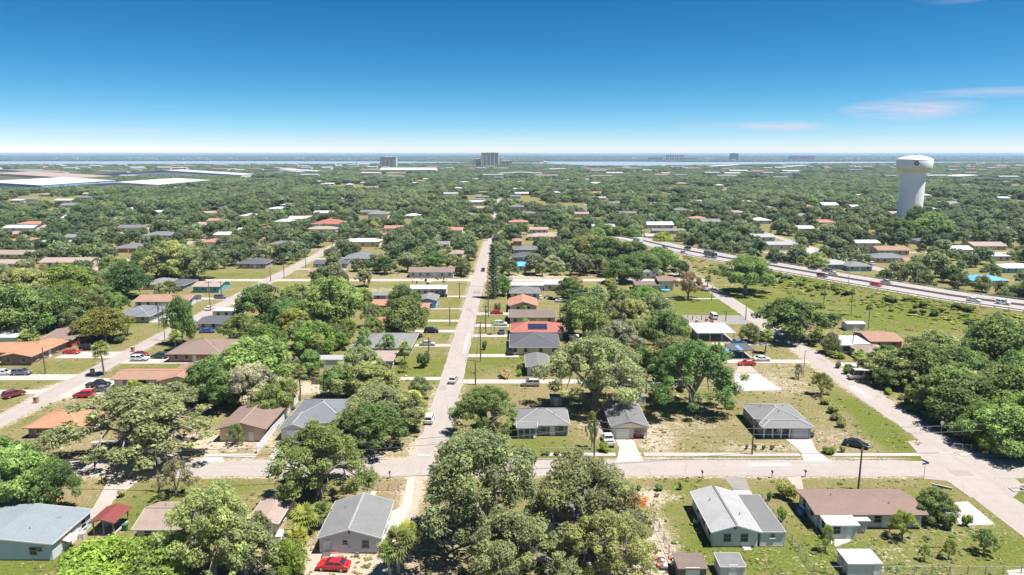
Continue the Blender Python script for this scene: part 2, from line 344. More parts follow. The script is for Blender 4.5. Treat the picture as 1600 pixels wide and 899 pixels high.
def make_palm(name, H, fr, n, seed, kind='fan'):
    """unit: trunk height H, frond length fr"""
    r = random.Random(seed); m = MB(); bend = [(0,0,-.2), (.12,.05,H*.4), (.2,.1,H*.75), (.22,.1,H)]
    m.tube(bend, [.24, .17, .15, .17], 8); top = Vector((0, 0, 0)); tm = m.mesh(name+'_trunk', BARK_PALE)
    V, Fs, T = [], [], []
    for i in range(n):
        a = 6.283*i/n*2.4 + r.uniform(-.2, .2); el = r.uniform(-.95, 1.35) if kind == 'fan' else r.uniform(-.35, 1.15)
        L = fr*r.uniform(.8, 1.1); d = Vector((math.cos(a)*math.cos(el), math.sin(a)*math.cos(el), math.sin(el)))
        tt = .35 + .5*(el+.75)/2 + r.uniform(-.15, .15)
        side = d.cross(Vector((0,0,1))).normalized()
        if kind == 'fan':
            hub = top + d*L*.45; nrm = side.cross(d).normalized()
            o = len(V); V += [tuple(top), tuple(top+side*.03), tuple(hub+side*.03), tuple(hub)]; Fs.append((o,o+1,o+2,o+3)); T.append(.3)
            for k in range(9):
                b = (k-4)/4*1.45; dd = (d*math.cos(b) + side*math.sin(b)); ln = L*.62*(1-.25*abs(b)/1.45)
                tip = hub + dd*ln + Vector((0,0,-.22*ln)); mid = hub + dd*ln*.55 + nrm*.05; w = dd.cross(nrm).normalized()*ln*.095
                o = len(V); V += [tuple(hub), tuple(mid+w), tuple(tip), tuple(mid-w)]; Fs.append((o,o+1,o+2,o+3)); T.append(min(1, max(0, tt + r.uniform(-.15,.15))))
        else:
            pts = [top + d*L*t + Vector((0,0,-.95*L*t*t)) for t in (0,.25,.5,.75,1)]
            for j in range(16):
                t = j/15; seg = min(3, int(t*4)); p = pts[seg].lerp(pts[seg+1], t*4-seg); dd = (pts[seg+1]-pts[seg]).normalized()
                for sg in (-1, 1):
                    l = L*.32*(1-.6*abs(t-.35)); tip = p + (side*sg*.85 + dd*.45).normalized()*l + Vector((0,0,-.25*l)); w = dd*L*.035
                    o = len(V); V += [tuple(p-w), tuple(p.lerp(tip,.5)+w), tuple(tip), tuple(p.lerp(tip,.5)-w)]; Fs.append((o,o+1,o+2,o+3)); T.append(min(1, max(0, tt + r.uniform(-.12,.12))))
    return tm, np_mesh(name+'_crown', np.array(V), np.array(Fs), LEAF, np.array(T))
def make_pine(name):
    m = MB().tube([(0,0,-.3), (0,0,9), (0,0,18)], [.3, .2, .04], 7); cl = []
    for i in range(26):
        z = 1.2 + i*.64; L = 2.35*(1-(z/19)**1.4)+.25
        for k in range(6):
            a = 6.283*k/6 + i*.5
            for t in (.35, .7, 1): cl.append((L*t*math.cos(a), L*t*math.sin(a), z+.22*t*L*.5, .34*(1.15-.35*t)))
            m.tube([(0,0,z), (L*math.cos(a), L*math.sin(a), z+.1*L)], [.05, .02], 3, False)
    V, Fq, T = crown(np.array(cl), 16, .34, .4, .6)
    return m.mesh(name+'_trunk', BARK), np_mesh(name+'_crown', V, Fq, LEAF, T)
def make_bare(name, seed=5):
    r = random.Random(seed); m = MB(); tw = MB()
    def grow(p, d, L, rad, lv):
        q = p + d*L; md = p.lerp(q, .5) + Vector((r.uniform(-.1,.1), r.uniform(-.1,.1), .05))*L*.6
        (m if lv < 2 else tw).tube([p, md, q], [rad, rad*.82, rad*.62], 5 if lv < 2 else 4, False)
        if lv == 5: return
        for k in range(3 if lv < 4 else 4):
            dd = (d + Vector((r.uniform(-1,1), r.uniform(-1,1), r.uniform(-.25,.7)))*.85).normalized(); grow(q, dd, L*r.uniform(.62,.85), rad*.58, lv+1)
    grow(Vector((0,0,-.2)), Vector((.05,0,1)), 2.2, .24, 0)
    return m.mesh(name+'_trunk', BARK_PALE), tw.mesh(name+'_branches', BARK_PALE)
def make_shrub(name, seed, nc=9, per=110, size=.16, flat=.8):
    r = random.Random(seed); cl = [(0, 0, .5, .45)]
    for i in range(nc): a = r.uniform(0, 6.283); q = r.uniform(.2, .62); cl.append((q*math.cos(a), q*math.sin(a), r.uniform(.3, .75), r.uniform(.28, .42)))
    V, Fq, T = crown(np.array(cl), per, size, .6, flat); V[:, 2] = np.maximum(V[:, 2], .02)
    m = MB()
    for i in range(4): a = i*1.6; m.tube([(0,0,-.05), (.25*math.cos(a), .25*math.sin(a), .45)], [.05, .025], 4, False)
    return m.mesh(name+'_stem', BARK), np_mesh(name+'_foliage', V, Fq, LEAF, T)
# unit trees are modelled at radius 6 m, height 9 m and scaled a little either way
TREES = {}
for i in range(4): TREES['oak%d' % i] = make_oak('oak', 6, 9, 78, 240, .30, seed=i+1, crf=(.11, .21), base=.20)
for i in range(3): TREES['grand%d' % i] = make_oak('grand', 6, 9, 108, 250, .205, seed=i+41, crf=(.065, .19), base=.20)
for i in range(3): TREES['dense%d' % i] = make_oak('dense', 6, 9, 46, 420, .36, seed=i+11, crf=(.22, .32), base=.10, fork=.16)
for i in range(3): TREES['fine%d' % i] = make_oak('fine', 6, 9, 40, 260, .26, seed=i+31, crf=(.12, .20), base=.22, fork=.2)
for i in range(4): TREES['far%d' % i] = make_oak('far', 6, 9, 34, 100, .66, seed=i+21, crf=(.18, .30), base=.12)
for i in range(3): TREES['fan%d' % i] = make_palm('fan_palm', 5.4, 1.75, 56, i, 'fan')
for i in range(2): TREES['feather%d' % i] = make_palm('feather_palm', 5.4, 2.5, 22, i+5, 'feather')
TREES['pine0'] = make_pine('pine'); TREES['bare0'] = make_bare('bare')
for i in range(3): TREES['shrub%d' % i] = make_shrub('shrub', i)
UNIT = {'oak': (6, 9), 'grand': (6, 9), 'dense': (6, 9), 'fine': (6, 9), 'far': (6, 9), 'fan': (1.8, 7), 'feather': (2.5, 7), 'pine': (2.6, 18), 'bare': (4.2, 8.5), 'shrub': (1, 1.1)}
GREEN = {'oak': (.285, .322, .158), 'dk': (.160, .242, .080), 'mid': (.210, .285, .098), 'lime': (.255, .340, .070), 'yel': (.325, .345, .090), 'olive': (.285, .310, .128),
         'orange': (.52, .25, .07), 'rust': (.38, .28, .17), 'palm': (.275, .320, .122), 'pale': (.32, .33, .19), 'bright': (.205, .300, .075), 'grey': (.36, .355, .26), 'blue': (.135, .205, .110), 'straw': (.48, .42, .23), 'weed': (.33, .40, .085)}
tcount = [0]; CROWNS = {}
def tree(kind, x, y, r, h, label=None, color='oak', cat='tree', group=None, name=None, z=0):
    tcount[0] += 1; base = kind.rstrip('0123456789')
    if base == kind: kind = kind + str(rng.randrange(sum(1 for k in TREES if k.rstrip('0123456789') == base)))
    U = UNIT[base]; tm, cm = TREES[kind]
    nm = name or {'oak': 'oak_tree', 'grand': 'oak_tree', 'dense': 'broadleaf_tree', 'fine': 'small_tree', 'far': 'canopy_tree', 'fan': 'fan_palm', 'feather': 'feather_palm', 'pine': 'pine_tree', 'bare': 'bare_tree', 'shrub': 'shrub'}[base]
    t = thing(nm, label, cat, (x, y, z), rng.uniform(0, 6.28), group)
    s = (r/U[0], r/U[0], h/U[1])
    palm = base in ('fan', 'feather'); cs, cz = s, 0
    if palm: k = r/U[0]; th = max(.8, h-r*.85); s = (k**.5, k**.5, th/5.4); cs = (k, k, k); cz = th
    j = rng.uniform(.88, 1.14)*(.84 if base == 'far' else 1); c = tuple(v*j for v in GREEN[color])
    if base == 'far': g_ = sum(c)/3; c = tuple(v*.82+g_*.18 for v in c)      # crowns of the far kind get a darker, greyer colour
    put('stem' if base == 'shrub' else 'trunk', tm, t, scale=s)
    CROWNS.setdefault((base, color), [])
    cr_ = put('foliage' if base == 'shrub' else ('branches' if base == 'bare' else 'crown'), cm, t, loc=(.22*s[0], .1*s[0], cz) if palm else (0,0,0), scale=cs, color=c)
    CROWNS[(base, color)].append(cr_)
    return t

# ------------------------------------------------------------ building helpers
def win_mesh(w, h, far=False):
    def f():
        m = MB(); b = .08
        m.box(-w/2-b, w/2+b, -.06, .03, h, h+b); m.box(-w/2-b, w/2+b, -.06, .03, -b, 0)
        m.box(-w/2-b, -w/2, -.06, .03, 0, h); m.box(w/2, w/2+b, -.06, .03, 0, h)
        if not far:
            m.box(-w/2, w/2, -.045, .03, h*.5-.025, h*.5+.025)
            if w > 1.5: m.box(-.03, .03, -.04, .03, 0, h*.5-.025); m.box(-.03, .03, -.04, .03, h*.5+.025, h)
        return m.mesh('window', TRIM)
    return cached(('win', w, h, far), f)
def pane_mesh(w, h): return cached(('pane', w, h), lambda: MB().box(-w/2, w/2, -.02, .02, 0, h).mesh('pane', GLASS))
def sill_mesh(w): return cached(('sill', w), lambda: MB().box(-w/2-.12, w/2+.12, -.14, .0, -.16, -.085).mesh('sill', TRIM))
def door_mesh(w, h, mat):
    def f():
        m = MB(); m.box(-w/2, w/2, -.05, .03, .02, h)
        for zz in (.15, .55):
            for sx in (-1, 1): m.box(sx*w*.24-w*.16, sx*w*.24+w*.16, -.065, -.05, h*zz, h*(zz+.32))
        return m.mesh('door', mat)
    return cached(('door', w, h, mat.name), f)
def dframe_mesh(w, h): return cached(('df', w, h), lambda: MB().box(-w/2-.1, -w/2-.005, -.08, .03, 0, h+.1).box(w/2+.005, w/2+.1, -.08, .03, 0, h+.1).box(-w/2-.005, w/2+.005, -.08, .03, h+.005, h+.1).mesh('frame', TRIM))
def garage_mesh(w, h, mat):
    def f():
        m = MB()
        for i in range(4):
            m.box(-w/2, w/2, -.05, .03, .02+i*h/4, (i+1)*h/4-.02)
            k = max(3, int(w/.7))
            for j in range(k): x0 = -w/2+w*j/k; m.box(x0+.08, x0+w/k-.08, -.065, -.05, .1+i*h/4, (i+1)*h/4-.1)
        return m.mesh('garage_door', mat)
    return cached(('gar', w, h, mat.name), f)
KN = cached('knob', lambda: MB().lathe([(0, -.03), (.04, -.02), (.04, .02), (0, .03)], 6).mesh('handle', STEEL))
def openings(t, x0, x1, y0, y1, spec, z0=0., doorm=None, far=False, garm=None):
    """spec e.g. 'S:d.2,w.5 E:w.3' ; position as fraction of that side"""
    for part in spec.split():
        side, items = part.split(':')
        for it in items.split(','):
            k, fr = it[0], float(it[1:])
            if side in 'SN': px, py, rz = x0+(x1-x0)*fr, (y0 if side == 'S' else y1), (0 if side == 'S' else math.pi)
            else: px, py, rz = (x1 if side == 'E' else x0), y0+(y1-y0)*fr, (math.pi/2 if side == 'E' else -math.pi/2)
            if k in 'wWsv':
                w, h, sl = {'w': (1.1, 1.2, .95), 'W': (2.0, 1.25, .9), 's': (.7, .6, 1.5), 'v': (.9, 1.5, .6)}[k]
                o = put('window', win_mesh(w, h, far), t, (px, py, z0+sl), rz); put('pane', pane_mesh(w, h), o)
                if not far: put('sill', sill_mesh(w), o)
            elif k in 'dD':
                o = put('door', door_mesh(.95 if k == 'd' else 1.8, 2.05, doorm or WHITEP), t, (px, py, z0), rz)
                if not far: put('frame', dframe_mesh(.95 if k == 'd' else 1.8, 2.05), o); put('handle', KN, o, (.38, -.09, 1.0))
            elif k in 'gG':
                w = 2.6 if k == 'g' else 4.7
                o = put('garage_door', garage_mesh(w, 2.15, garm or WHITEP), t, (px, py, z0), rz); put('frame', dframe_mesh(w, 2.15), o)
def roof_part(t, x0, x1, y0, y1, h, roof, pitch, mat, oh, trim, caps, ridge=None, zr_off=0.):
    th = .14; parts = []
    X0, X1, Y0, Y1 = x0-oh, x1+oh, y0-oh, y1+oh
    m = MB()
    if roof in ('gx', 'gy'):
        if roof == 'gx': c0, c1, e0, e1 = Y0, Y1, X0, X1; in0, in1 = y0, y1
        else: c0, c1, e0, e1 = X0, X1, Y0, Y1; in0, in1 = x0, x1
        rc = (c0+c1)/2 if ridge is None else ridge
        zr = h + (rc-in0)*pitch + .1; z0 = h - oh*pitch + .1; z1 = zr - (c1-rc)*((zr-h-.1)/(in1-rc))
        prof = [(c0, z0), (rc, zr), (c1, z1), (c1, z1-th), (rc, zr-th), (c0, z0-th)]
        pt = (lambda c_, e_, z_: (e_, c_, z_)) if roof == 'gx' else (lambda c_, e_, z_: (c_, e_, z_))
        vs = [pt(c_, e0, z_) for c_, z_ in prof] + [pt(c_, e1, z_) for c_, z_ in prof]
        fs = [(0,1,7,6), (1,2,8,7), (3,4,10,9), (4,5,11,10), (0,1,4,5), (1,2,3,4), (6,7,10,11), (7,8,9,10), (0,6,11,5), (2,8,9,3)]
        m.add(vs, fs); r = m.build('roof', mat, t)
        fx = MB()
        for e_, s_ in ((e0, -1), (e1, 1)):
            for a, b_ in (((c0, z0), (rc, zr)), ((rc, zr), (c1, z1))): fx.bar(pt(a[0], e_+s_*.03, a[1]-.1), pt(b_[0], e_+s_*.03, b_[1]-.1), .05, .2)
        fx.bar(pt(c0-.03, e0, z0-.09), pt(c0-.03, e1, z0-.09), .05, .18); fx.bar(pt(c1+.03, e0, z1-.09), pt(c1+.03, e1, z1-.09), .05, .18)
        fx.build('fascia', trim, r)
        if caps: MB().bar(pt(rc, e0, zr+.03), pt(rc, e1, zr+.03), .32, .06).build('ridge_cap', caps, r)
        gz = (lambda c_: zr-.16 - (rc-c_)*((zr-h-.1)/(rc-in0)) if c_ < rc else zr-.16 - (c_-rc)*((zr-h-.1)/(in1-rc)))
        return r, ('tri', in0, rc, in1, zr-.17)
    if roof == 'hip':
        W, D = X1-X0, Y1-Y0; a = min(W, D)/2; z0 = h - oh*pitch + .08; zr = z0 + a*pitch
        if W >= D: A, B = ((X0+a, (Y0+Y1)/2, zr), (X1-a+.02, (Y0+Y1)/2, zr))
        else: A, B = (((X0+X1)/2, Y0+a, zr), ((X0+X1)/2, Y1-a+.02, zr))
        cs = [(X0,Y0,z0), (X1,Y0,z0), (X1,Y1,z0), (X0,Y1,z0)]
        lo = [(p[0], p[1], p[2]-th) for p in cs]
        vs = cs + [A, B] + lo
        if W >= D: fs = [(0,1,5,4), (1,2,5), (2,3,4,5), (3,0,4)]; el = [(0,4),(3,4),(1,5),(2,5),(4,5)]
        else: fs = [(0,1,4), (1,2,5,4), (2,3,5), (3,0,4,5)]; el = [(0,4),(1,4),(2,5),(3,5),(4,5)]
        fs += [(0,6,7,1), (1,7,8,2), (2,8,9,3), (3,9,6,0), (9,8,7,6)]
        r = m.add(vs, fs).build('roof', mat, t)
        fx = MB(); q = .03
        for a_, b_ in (((X0-q,Y0-q), (X1+q,Y0-q)), ((X1+q,Y0-q), (X1+q,Y1+q)), ((X1+q,Y1+q), (X0-q,Y1+q)), ((X0-q,Y1+q), (X0-q,Y0-q))): fx.bar((a_[0], a_[1], z0-.08), (b_[0], b_[1], z0-.08), .05, .17)
        fx.build('fascia', trim, r)
        if caps:
            cm = MB()
            for i, j in el: cm.bar(Vector(vs[i])+Vector((0,0,.03)), Vector(vs[j])+Vector((0,0,.03)), .3, .06)
            cm.build('ridge_cap', caps, r)
        return r, None
    if roof in ('flat', 'mono', 'monox'):
        dz = {'flat': 0, 'mono': (Y1-Y0)*pitch, 'monox': (X1-X0)*pitch}[roof]
        hs = [h+.02, h+.02, h+.02+dz, h+.02+dz] if roof == 'mono' else [h+.02, h+.02+dz, h+.02+dz, h+.02]
        cs = [(X0,Y0), (X1,Y0), (X1,Y1), (X0,Y1)]
        vs = [(p[0], p[1], z) for p, z in zip(cs, hs)] + [(p[0], p[1], z+.14) for p, z in zip(cs, hs)]
        r = m.add(vs, [(3,2,1,0),(4,5,6,7),(0,1,5,4),(1,2,6,5),(2,3,7,6),(3,0,4,7)]).build('roof', mat, t)
        fx = MB(); q = .028
        for i in range(4):
            a_, b_ = cs[i], cs[(i+1)%4]; ex = lambda p: (p[0]+(q if p[0] > (X0+X1)/2 else -q), p[1]+(q if p[1] > (Y0+Y1)/2 else -q))
            fx.bar((*ex(a_), hs[i]+.07), (*ex(b_), hs[(i+1)%4]+.07), .05, .19)
        fx.build('fascia', trim, r)
        return r, ('mono', dz, roof) if dz else None
def volume(t, x0, x1, y0, y1, h=2.7, roof='gx', pitch=.3, wall=None, rm=None, oh=.5, op='', trim=None, caps=None, z0=0., doorm=None, far=False, ridge=None, vents=0, garm=None, base=None):
    r, g = roof_part(t, x0, x1, y0, y1, h+z0, roof, pitch, rm, oh, trim or TRIM, caps, ridge)
    if wall:
        m = MB(); m.box(x0, x1, y0, y1, z0-.2, z0+h)
        if g and g[0] == 'tri':
            _, a, rc, b_, zt = g; H_ = h+z0-.02
            if roof == 'gx': vs = [(x0,a,H_),(x0,b_,H_),(x0,rc,zt),(x1,a,H_),(x1,b_,H_),(x1,rc,zt)]
            else: vs = [(a,y0,H_),(b_,y0,H_),(rc,y0,zt),(a,y1,H_),(b_,y1,H_),(rc,y1,zt)]
            m.add(vs, [(0,1,2), (3,5,4), (0,2,5,3), (1,4,5,2)])
        if g and g[0] == 'mono':
            dz = g[1]; H_ = h+z0-.02
            if g[2] == 'mono': k = dz*(y1-y0)/(y1-y0+2*oh); m.add([(x0,y0,H_),(x1,y0,H_),(x1,y1,H_),(x0,y1,H_),(x1,y1,H_+k),(x0,y1,H_+k)], [(0,1,4,5),(2,3,5,4),(0,5,3),(1,2,4)])
            else: k = dz*(x1-x0)/(x1-x0+2*oh); m.add([(x0,y0,H_),(x1,y0,H_),(x1,y1,H_),(x0,y1,H_),(x1,y0,H_+k),(x1,y1,H_+k)], [(0,4,5,3),(1,2,5,4),(0,1,4),(2,3,5)])
        m.build('wall', wall, t)
        if not far: MB().box(x0-.04, x1+.04, y0-.04, y1+.04, z0-.25, z0+.16).build('plinth', base or CONC_OLD, t)
    if op: openings(t, x0, x1, y0, y1, op, z0, doorm, far, garm)
    for i in range(vents):
        vx = x0 + (x1-x0)*(.25+.5*i/max(1, vents-1)); vy = y0 + (y1-y0)*(.3 if i % 2 else .68)
        if roof == 'gx': zz = h + min(vy-y0, y1-vy)*pitch
        elif roof == 'gy': zz = h + min(vx-x0, x1-vx)*pitch
        elif roof == 'hip': zz = h + min(vy-y0, y1-vy, vx-x0, x1-vx)*pitch
        else: zz = h + .1
        MB().tube([(vx, vy, z0+zz-.1), (vx, vy, z0+zz+.55)], .09, 6).build('vent_pipe', STEEL, r)
    return r
def porch(t, x0, x1, y0, y1, h=2.5, roof='flat', pitch=.1, rm=None, nx=2, post=None, oh=.3, trim=None, caps=None, back=False):
    roof_part(t, x0, x1, y0, y1, h, roof, pitch, rm, oh, trim or TRIM, caps)
    for i in range(nx):
        px = x0+.1 + (x1-x0-.2)*i/max(1, nx-1)
        for py in ([y0+.1, y1-.1] if back else [y0+.1]): MB().box(px-.09, px+.09, py-.09, py+.09, 0, h+.03).build('post', post or TRIM, t)
    MB().box(x0, x1, y0, y1, -.1, .14).build('porch_floor', CONC_OLD, t)
def house(label, name='house', cat='house', group=None): return thing(name, label, cat, (0, 0, 0), 0, group)
def recentre(t, x, y):
    """move the thing's origin to its base point, parts keep their place"""
    t.location = (x, y, 0)
    for c in t.children: c.location = (c.location.x-x, c.location.y-y, c.location.z)
W_ = lambda k, c, v=.07: plain('wall_'+k, c, .85, v, .8)
WL = dict(white=W_('white', (.60,.60,.62)), cream=W_('cream', (.68,.62,.46)), tan=W_('tan', (.55,.46,.35)), grey=W_('grey', (.33,.34,.36)), blue=W_('blue', (.34,.42,.50)), pblue=W_('pale_blue', (.52,.60,.66)),
          slate=W_('slate_blue', (.20,.25,.32)), brown=W_('brown', (.28,.19,.13)), brick=W_('brick', (.40,.22,.15)), teal=W_('teal', (.10,.42,.45)), peach=W_('peach', (.66,.50,.38)), yellow=W_('yellow', (.66,.55,.30)),
          dgrey=W_('dark_grey', (.14,.15,.16)), green=W_('sage', (.36,.42,.34)), red=W_('red', (.42,.10,.08)), sky=W_('sky_blue', (.20,.40,.62)), tower=W_('tower_stone', (.66,.57,.46)), pink=W_('pink', (.62,.42,.38)), block=W_('weathered_block', (.48,.47,.45), .2), lav=W_('lavender_white', (.55,.55,.59)))
RM = dict(grey=roof_mat('grey_shingle', (.15,.15,.155)), lgrey=roof_mat('light_grey_shingle', (.182,.184,.187)), dgrey=roof_mat('charcoal_shingle', (.088,.091,.10)), brown=roof_mat('brown_shingle', (.21,.148,.125)),
          tan=roof_mat('tan_shingle', (.27,.215,.175)), orange=roof_mat('orange_shingle', (.39,.20,.115)), copper=roof_mat('brown_orange_shingle', (.30,.178,.13)), red=roof_mat('red_tile', (.32,.12,.095), 'tile', .3), terra=roof_mat('terracotta_tile', (.37,.18,.125), 'tile', .3),
          white=roof_mat('white_metal', (.49,.50,.515), 'metal_x', .2), whitey=roof_mat('white_metal_ribbed', (.48,.49,.505), 'metal_y', .2), weathered=roof_mat('weathered_white_shingle', (.31,.315,.323), 'shingle', .5), bluew=roof_mat('pale_blue_metal', (.215,.25,.277), 'metal_x', .3),
          corr=roof_mat('grey_corrugated', (.16,.163,.16), 'metal_x', .3), redm=roof_mat('dark_red_metal', (.20,.05,.045), 'metal_x', .25), tarp=roof_mat('blue_tarp', (.10,.36,.72), 'metal_x', .3), pink=roof_mat('pinkish_shingle', (.32,.245,.215)), slate=roof_mat('blue_grey_shingle', (.15,.163,.18)),
          rust=roof_mat('rusted_metal', (.33,.20,.14), 'metal_x', .5), navy=roof_mat('dark_brown_shingle', (.17,.13,.115)))
CAPL = plain('light_ridge_cap', (.28,.28,.285), .9); CAPD = plain('dark_ridge_cap', (.14,.14,.145), .9); CAPB = plain('brown_ridge_cap', (.30,.22,.18), .9); CAPO = plain('orange_ridge_cap', (.45,.25,.16), .9)
TRIMD = plain('dark_trim', (.12,.12,.125), .6); TRIMB = plain('brown_trim', (.20,.13,.09), .7)

# ------------------------------------------------------------ the setting: ground, highway bank, roads, river
HWY = [(62,476),(70,447),(84,404),(101,367),(122,329),(142,294),(161,262),(184,235),(215,208),(262,178),(330,150)]   # near edge
def hwy_frames(off):
    out = []
    for i, p in enumerate(HWY):
        a, b_ = HWY[max(0, i-1)], HWY[min(len(HWY)-1, i+1)]; d = Vector((b_[0]-a[0], b_[1]-a[1], 0)).normalized(); n = Vector((-d.y, d.x, 0))
        out.append((p[0]+n.x*off, p[1]+n.y*off))
    return out
HW_W = 24.0
HB = np.array(hwy_frames(HW_W/2))
def hwy_z(y): return 3.6*float(np.clip((540-y)/90., 0, 1))
def bank(X, Y):
    """height of the embankment that carries the highway"""
    best = np.full(X.shape, 1e9); side = np.zeros(X.shape); yy = np.zeros(X.shape)
    for i in range(len(HB)-1):
        a, b_ = HB[i], HB[i+1]; d = b_-a; L2 = (d**2).sum(); t = np.clip(((X-a[0])*d[0]+(Y-a[1])*d[1])/L2, 0, 1)
        cx, cy_ = a[0]+d[0]*t, a[1]+d[1]*t; q = np.hypot(X-cx, Y-cy_); sd = (X-cx)*(-d[1])+(Y-cy_)*d[0]
        m = q < best; best = np.where(m, q, best); side = np.where(m, sd, side); yy = np.where(m, cy_, yy)
    w = np.where(side < 0, 22., 9.)                        # near slope is long, far slope short
    s = np.clip(1-(best-HW_W/2-1)/w, 0, 1); s = s*s*(3-2*s)
    return s*3.6*np.clip((540-yy)/90., 0, 1)
# ground cover: (x, y, rx, ry, green, sand) patches; where the lawns are watered, worn or bare
PATCH = [(-22.9,188.08,16,14,.55,-.3),(-22.7,245.49,14,16,.25,-.2),(-28.23,278.94,14,12,.25,0),(-5.81,207.65,12,12,.45,-.3),(-3.69,197.41,12,8,.4,-.2),(0,245.49,14,22,.3,-.1),(6.35,132.44,14,6,.35,-.2),
 (0,137.22,8,6,.2,0),(-69.23,91.94,10,4,.9,-.8),(-60.08,108.11,7,5,.6,-.4),(-53.35,117.27,20,4,.25,0),(31.12,110.28,8,12,.35,-.1),(27.17,94.88,9,9,.4,-.1),(43.54,98.35,9,10,.4,-.1),(60.9,94.88,22,8,.4,0),(76.03,102.06,12,9,.45,0),
 (38.04,137.22,16,9,-.12,.05),(36.54,147.8,12,8,-.2,.2),(64.27,137.22,8,8,-.4,.15),(50.04,134,10,2.5,-.4,.32),(69.69,149.71,9,16,-.1,.12),(78.21,155.74,4,14,.25,0),(78.04,137.22,3.4,13,.7,-.3),(80.1,147.8,5,20,.55,-.2),(88.82,116.05,8,6,.5,-.2),
 (-9.22,93.23,14,9,-.45,.15),(-8,102.06,10,8,-.3,.1),(-24.71,92.42,12,5,-.3,.42),(-21.16,114.85,10,4.5,-.45,.1),(-17.17,110.28,2.4,14,-.2,.55),(15.23,96.59,9,9,-.2,.42),(21.51,102.06,4,14,0,.45),(25.37,113.68,5,3,-.1,.45),(-75.33,116.05,7,6,-.25,.1),(-50.88,104.01,14,8,0,.1),
 (7.03,147.8,20,9,.1,0),(4.66,164.51,14,9,-.3,.05),(31.15,174.26,16,14,.1,.12),(28.86,137.22,5,10,-.2,.35),(21.46,140.58,3.5,9,-.2,.25),(16.86,147.8,3,10,-.3,.3),(69.76,191.09,20,10,-.15,.2),(67.22,174.26,14,9,-.1,.3),(82.12,278.94,30,26,.45,-.3),(63.94,266.86,24,22,.35,-.2),(86.08,266.86,12,20,.5,-.3),
 (141.14,278.94,55,36,.4,-.3),(147.56,245.49,30,24,.4,-.2),(129.56,314.29,30,18,.45,-.3),(165.27,255.75,14,8,-.3,.35),(120.08,218.96,40,14,.1,.05),(100.56,235.99,20,12,-.2,.2),(118.05,240.65,20,14,.25,-.1),
 (-110.85,151.67,16,9,.12,0),(-103.29,155.74,14,6,-.1,.1),(-125.1,188.08,14,10,.2,0),(-124.61,174.26,12,7,.15,0),(-110.07,169.25,9,8,-.2,.62),(-103.95,188.08,16,7,.3,-.1),(-132.8,245.49,12,9,.2,-.1),(-108.21,211.3,8,16,.3,-.1),(-61.65,137.22,14,5,-.2,.3),(-64.16,134,10,5,-.3,.2),(-74.76,137.22,30,9,-.4,.15),(-53.36,171.72,20,6,-.1,.45),(-49.45,169.25,12,5,.2,.1),
 (-44.63,151.67,30,10,0,.15),(-139.79,339.97,20,14,.35,-.2),(-115.02,330.97,30,14,.2,0),(-50.59,306.55,24,10,.3,.1),(-60.4,299.16,16,8,.2,.25),(9.22,336.31,30,7,-.3,.42),(-62.13,339.97,60,12,-.1,.2),(-141.66,433.54,30,20,-.2,.3),(-158.91,245.49,34,14,.3,-.1),(69.8,105.01,10,6,-.1,.2),(-66.15,104.01,12,6,0,.1),(-31.36,93.23,10,8,-.1,.3),(-20.53,134,9,7,.05,.1),(-29.51,134,24,6,-.3,.2),(12.83,134,40,6,.15,0),(47.78,94.88,16,5,.1,.2),(35.05,93.23,12,8,.25,0)]
def axis(lo, hi, step, far, gr=1.22):
    a = list(np.arange(lo, hi+.01, step)); s = step; v = hi
    while v < far: s *= gr; v += s; a.append(v)
    return a
xs = np.array([-v for v in axis(0, 250, 1.5, 34000)[:0:-1]] + axis(0, 330, 1.5, 34000)); ys = np.array([-v for v in axis(-72, -70, 2, 1500, 1.5)[:0:-1]] + axis(70, 470, 1.5, 34000))
ys = np.unique(np.round(ys, 3)); xs = np.unique(np.round(xs, 3))
GX, GY = np.meshgrid(xs, ys); GZ = bank(GX, GY)
green = np.full(GX.shape, .34); sand = np.full(GX.shape, .15)
for x, y, rx, ry, g, s in PATCH:
    k = np.exp(-((((GX-x)/rx)**2+((GY-y)/ry)**2)**1.5)); green += g*k; sand += s*k
for cx_, w_ in ((-112.8, 2.9), (-15.8, 3.1), (87.2, 3.4)): sand += .42*np.exp(-((np.abs(GX-cx_)-w_)/1.0)**2)*(GY > 126)*(GY < 480)     # worn sandy verges
sand += .42*np.exp(-((np.abs(GY-124.6)-3.5)/1.0)**2); sand += .4*np.exp(-((np.abs(GY-326)-2.6)/1.2)**2)*(GX < 90)
green = np.where(GY > 520, .45, green)
nx, ny = len(xs), len(ys); idx = np.arange(nx*ny).reshape(ny, nx)
gm = np_mesh('ground', np.stack([GX, GY, GZ], -1).reshape(-1, 3), np.stack([idx[:-1,:-1], idx[:-1,1:], idx[1:,1:], idx[1:,:-1]], -1).reshape(-1, 4), GROUND)
for nm_, arr in (('green', green), ('sand', sand)):
    a = gm.attributes.new(nm_, 'FLOAT', 'POINT'); a.data.foreach_set('value', arr.astype(np.float32).ravel())
gm.shade_smooth()
ground = tag(put('ground', gm), 'dry and green patchy lawns, sand and soil across the whole suburb', 'ground', kind='structure')

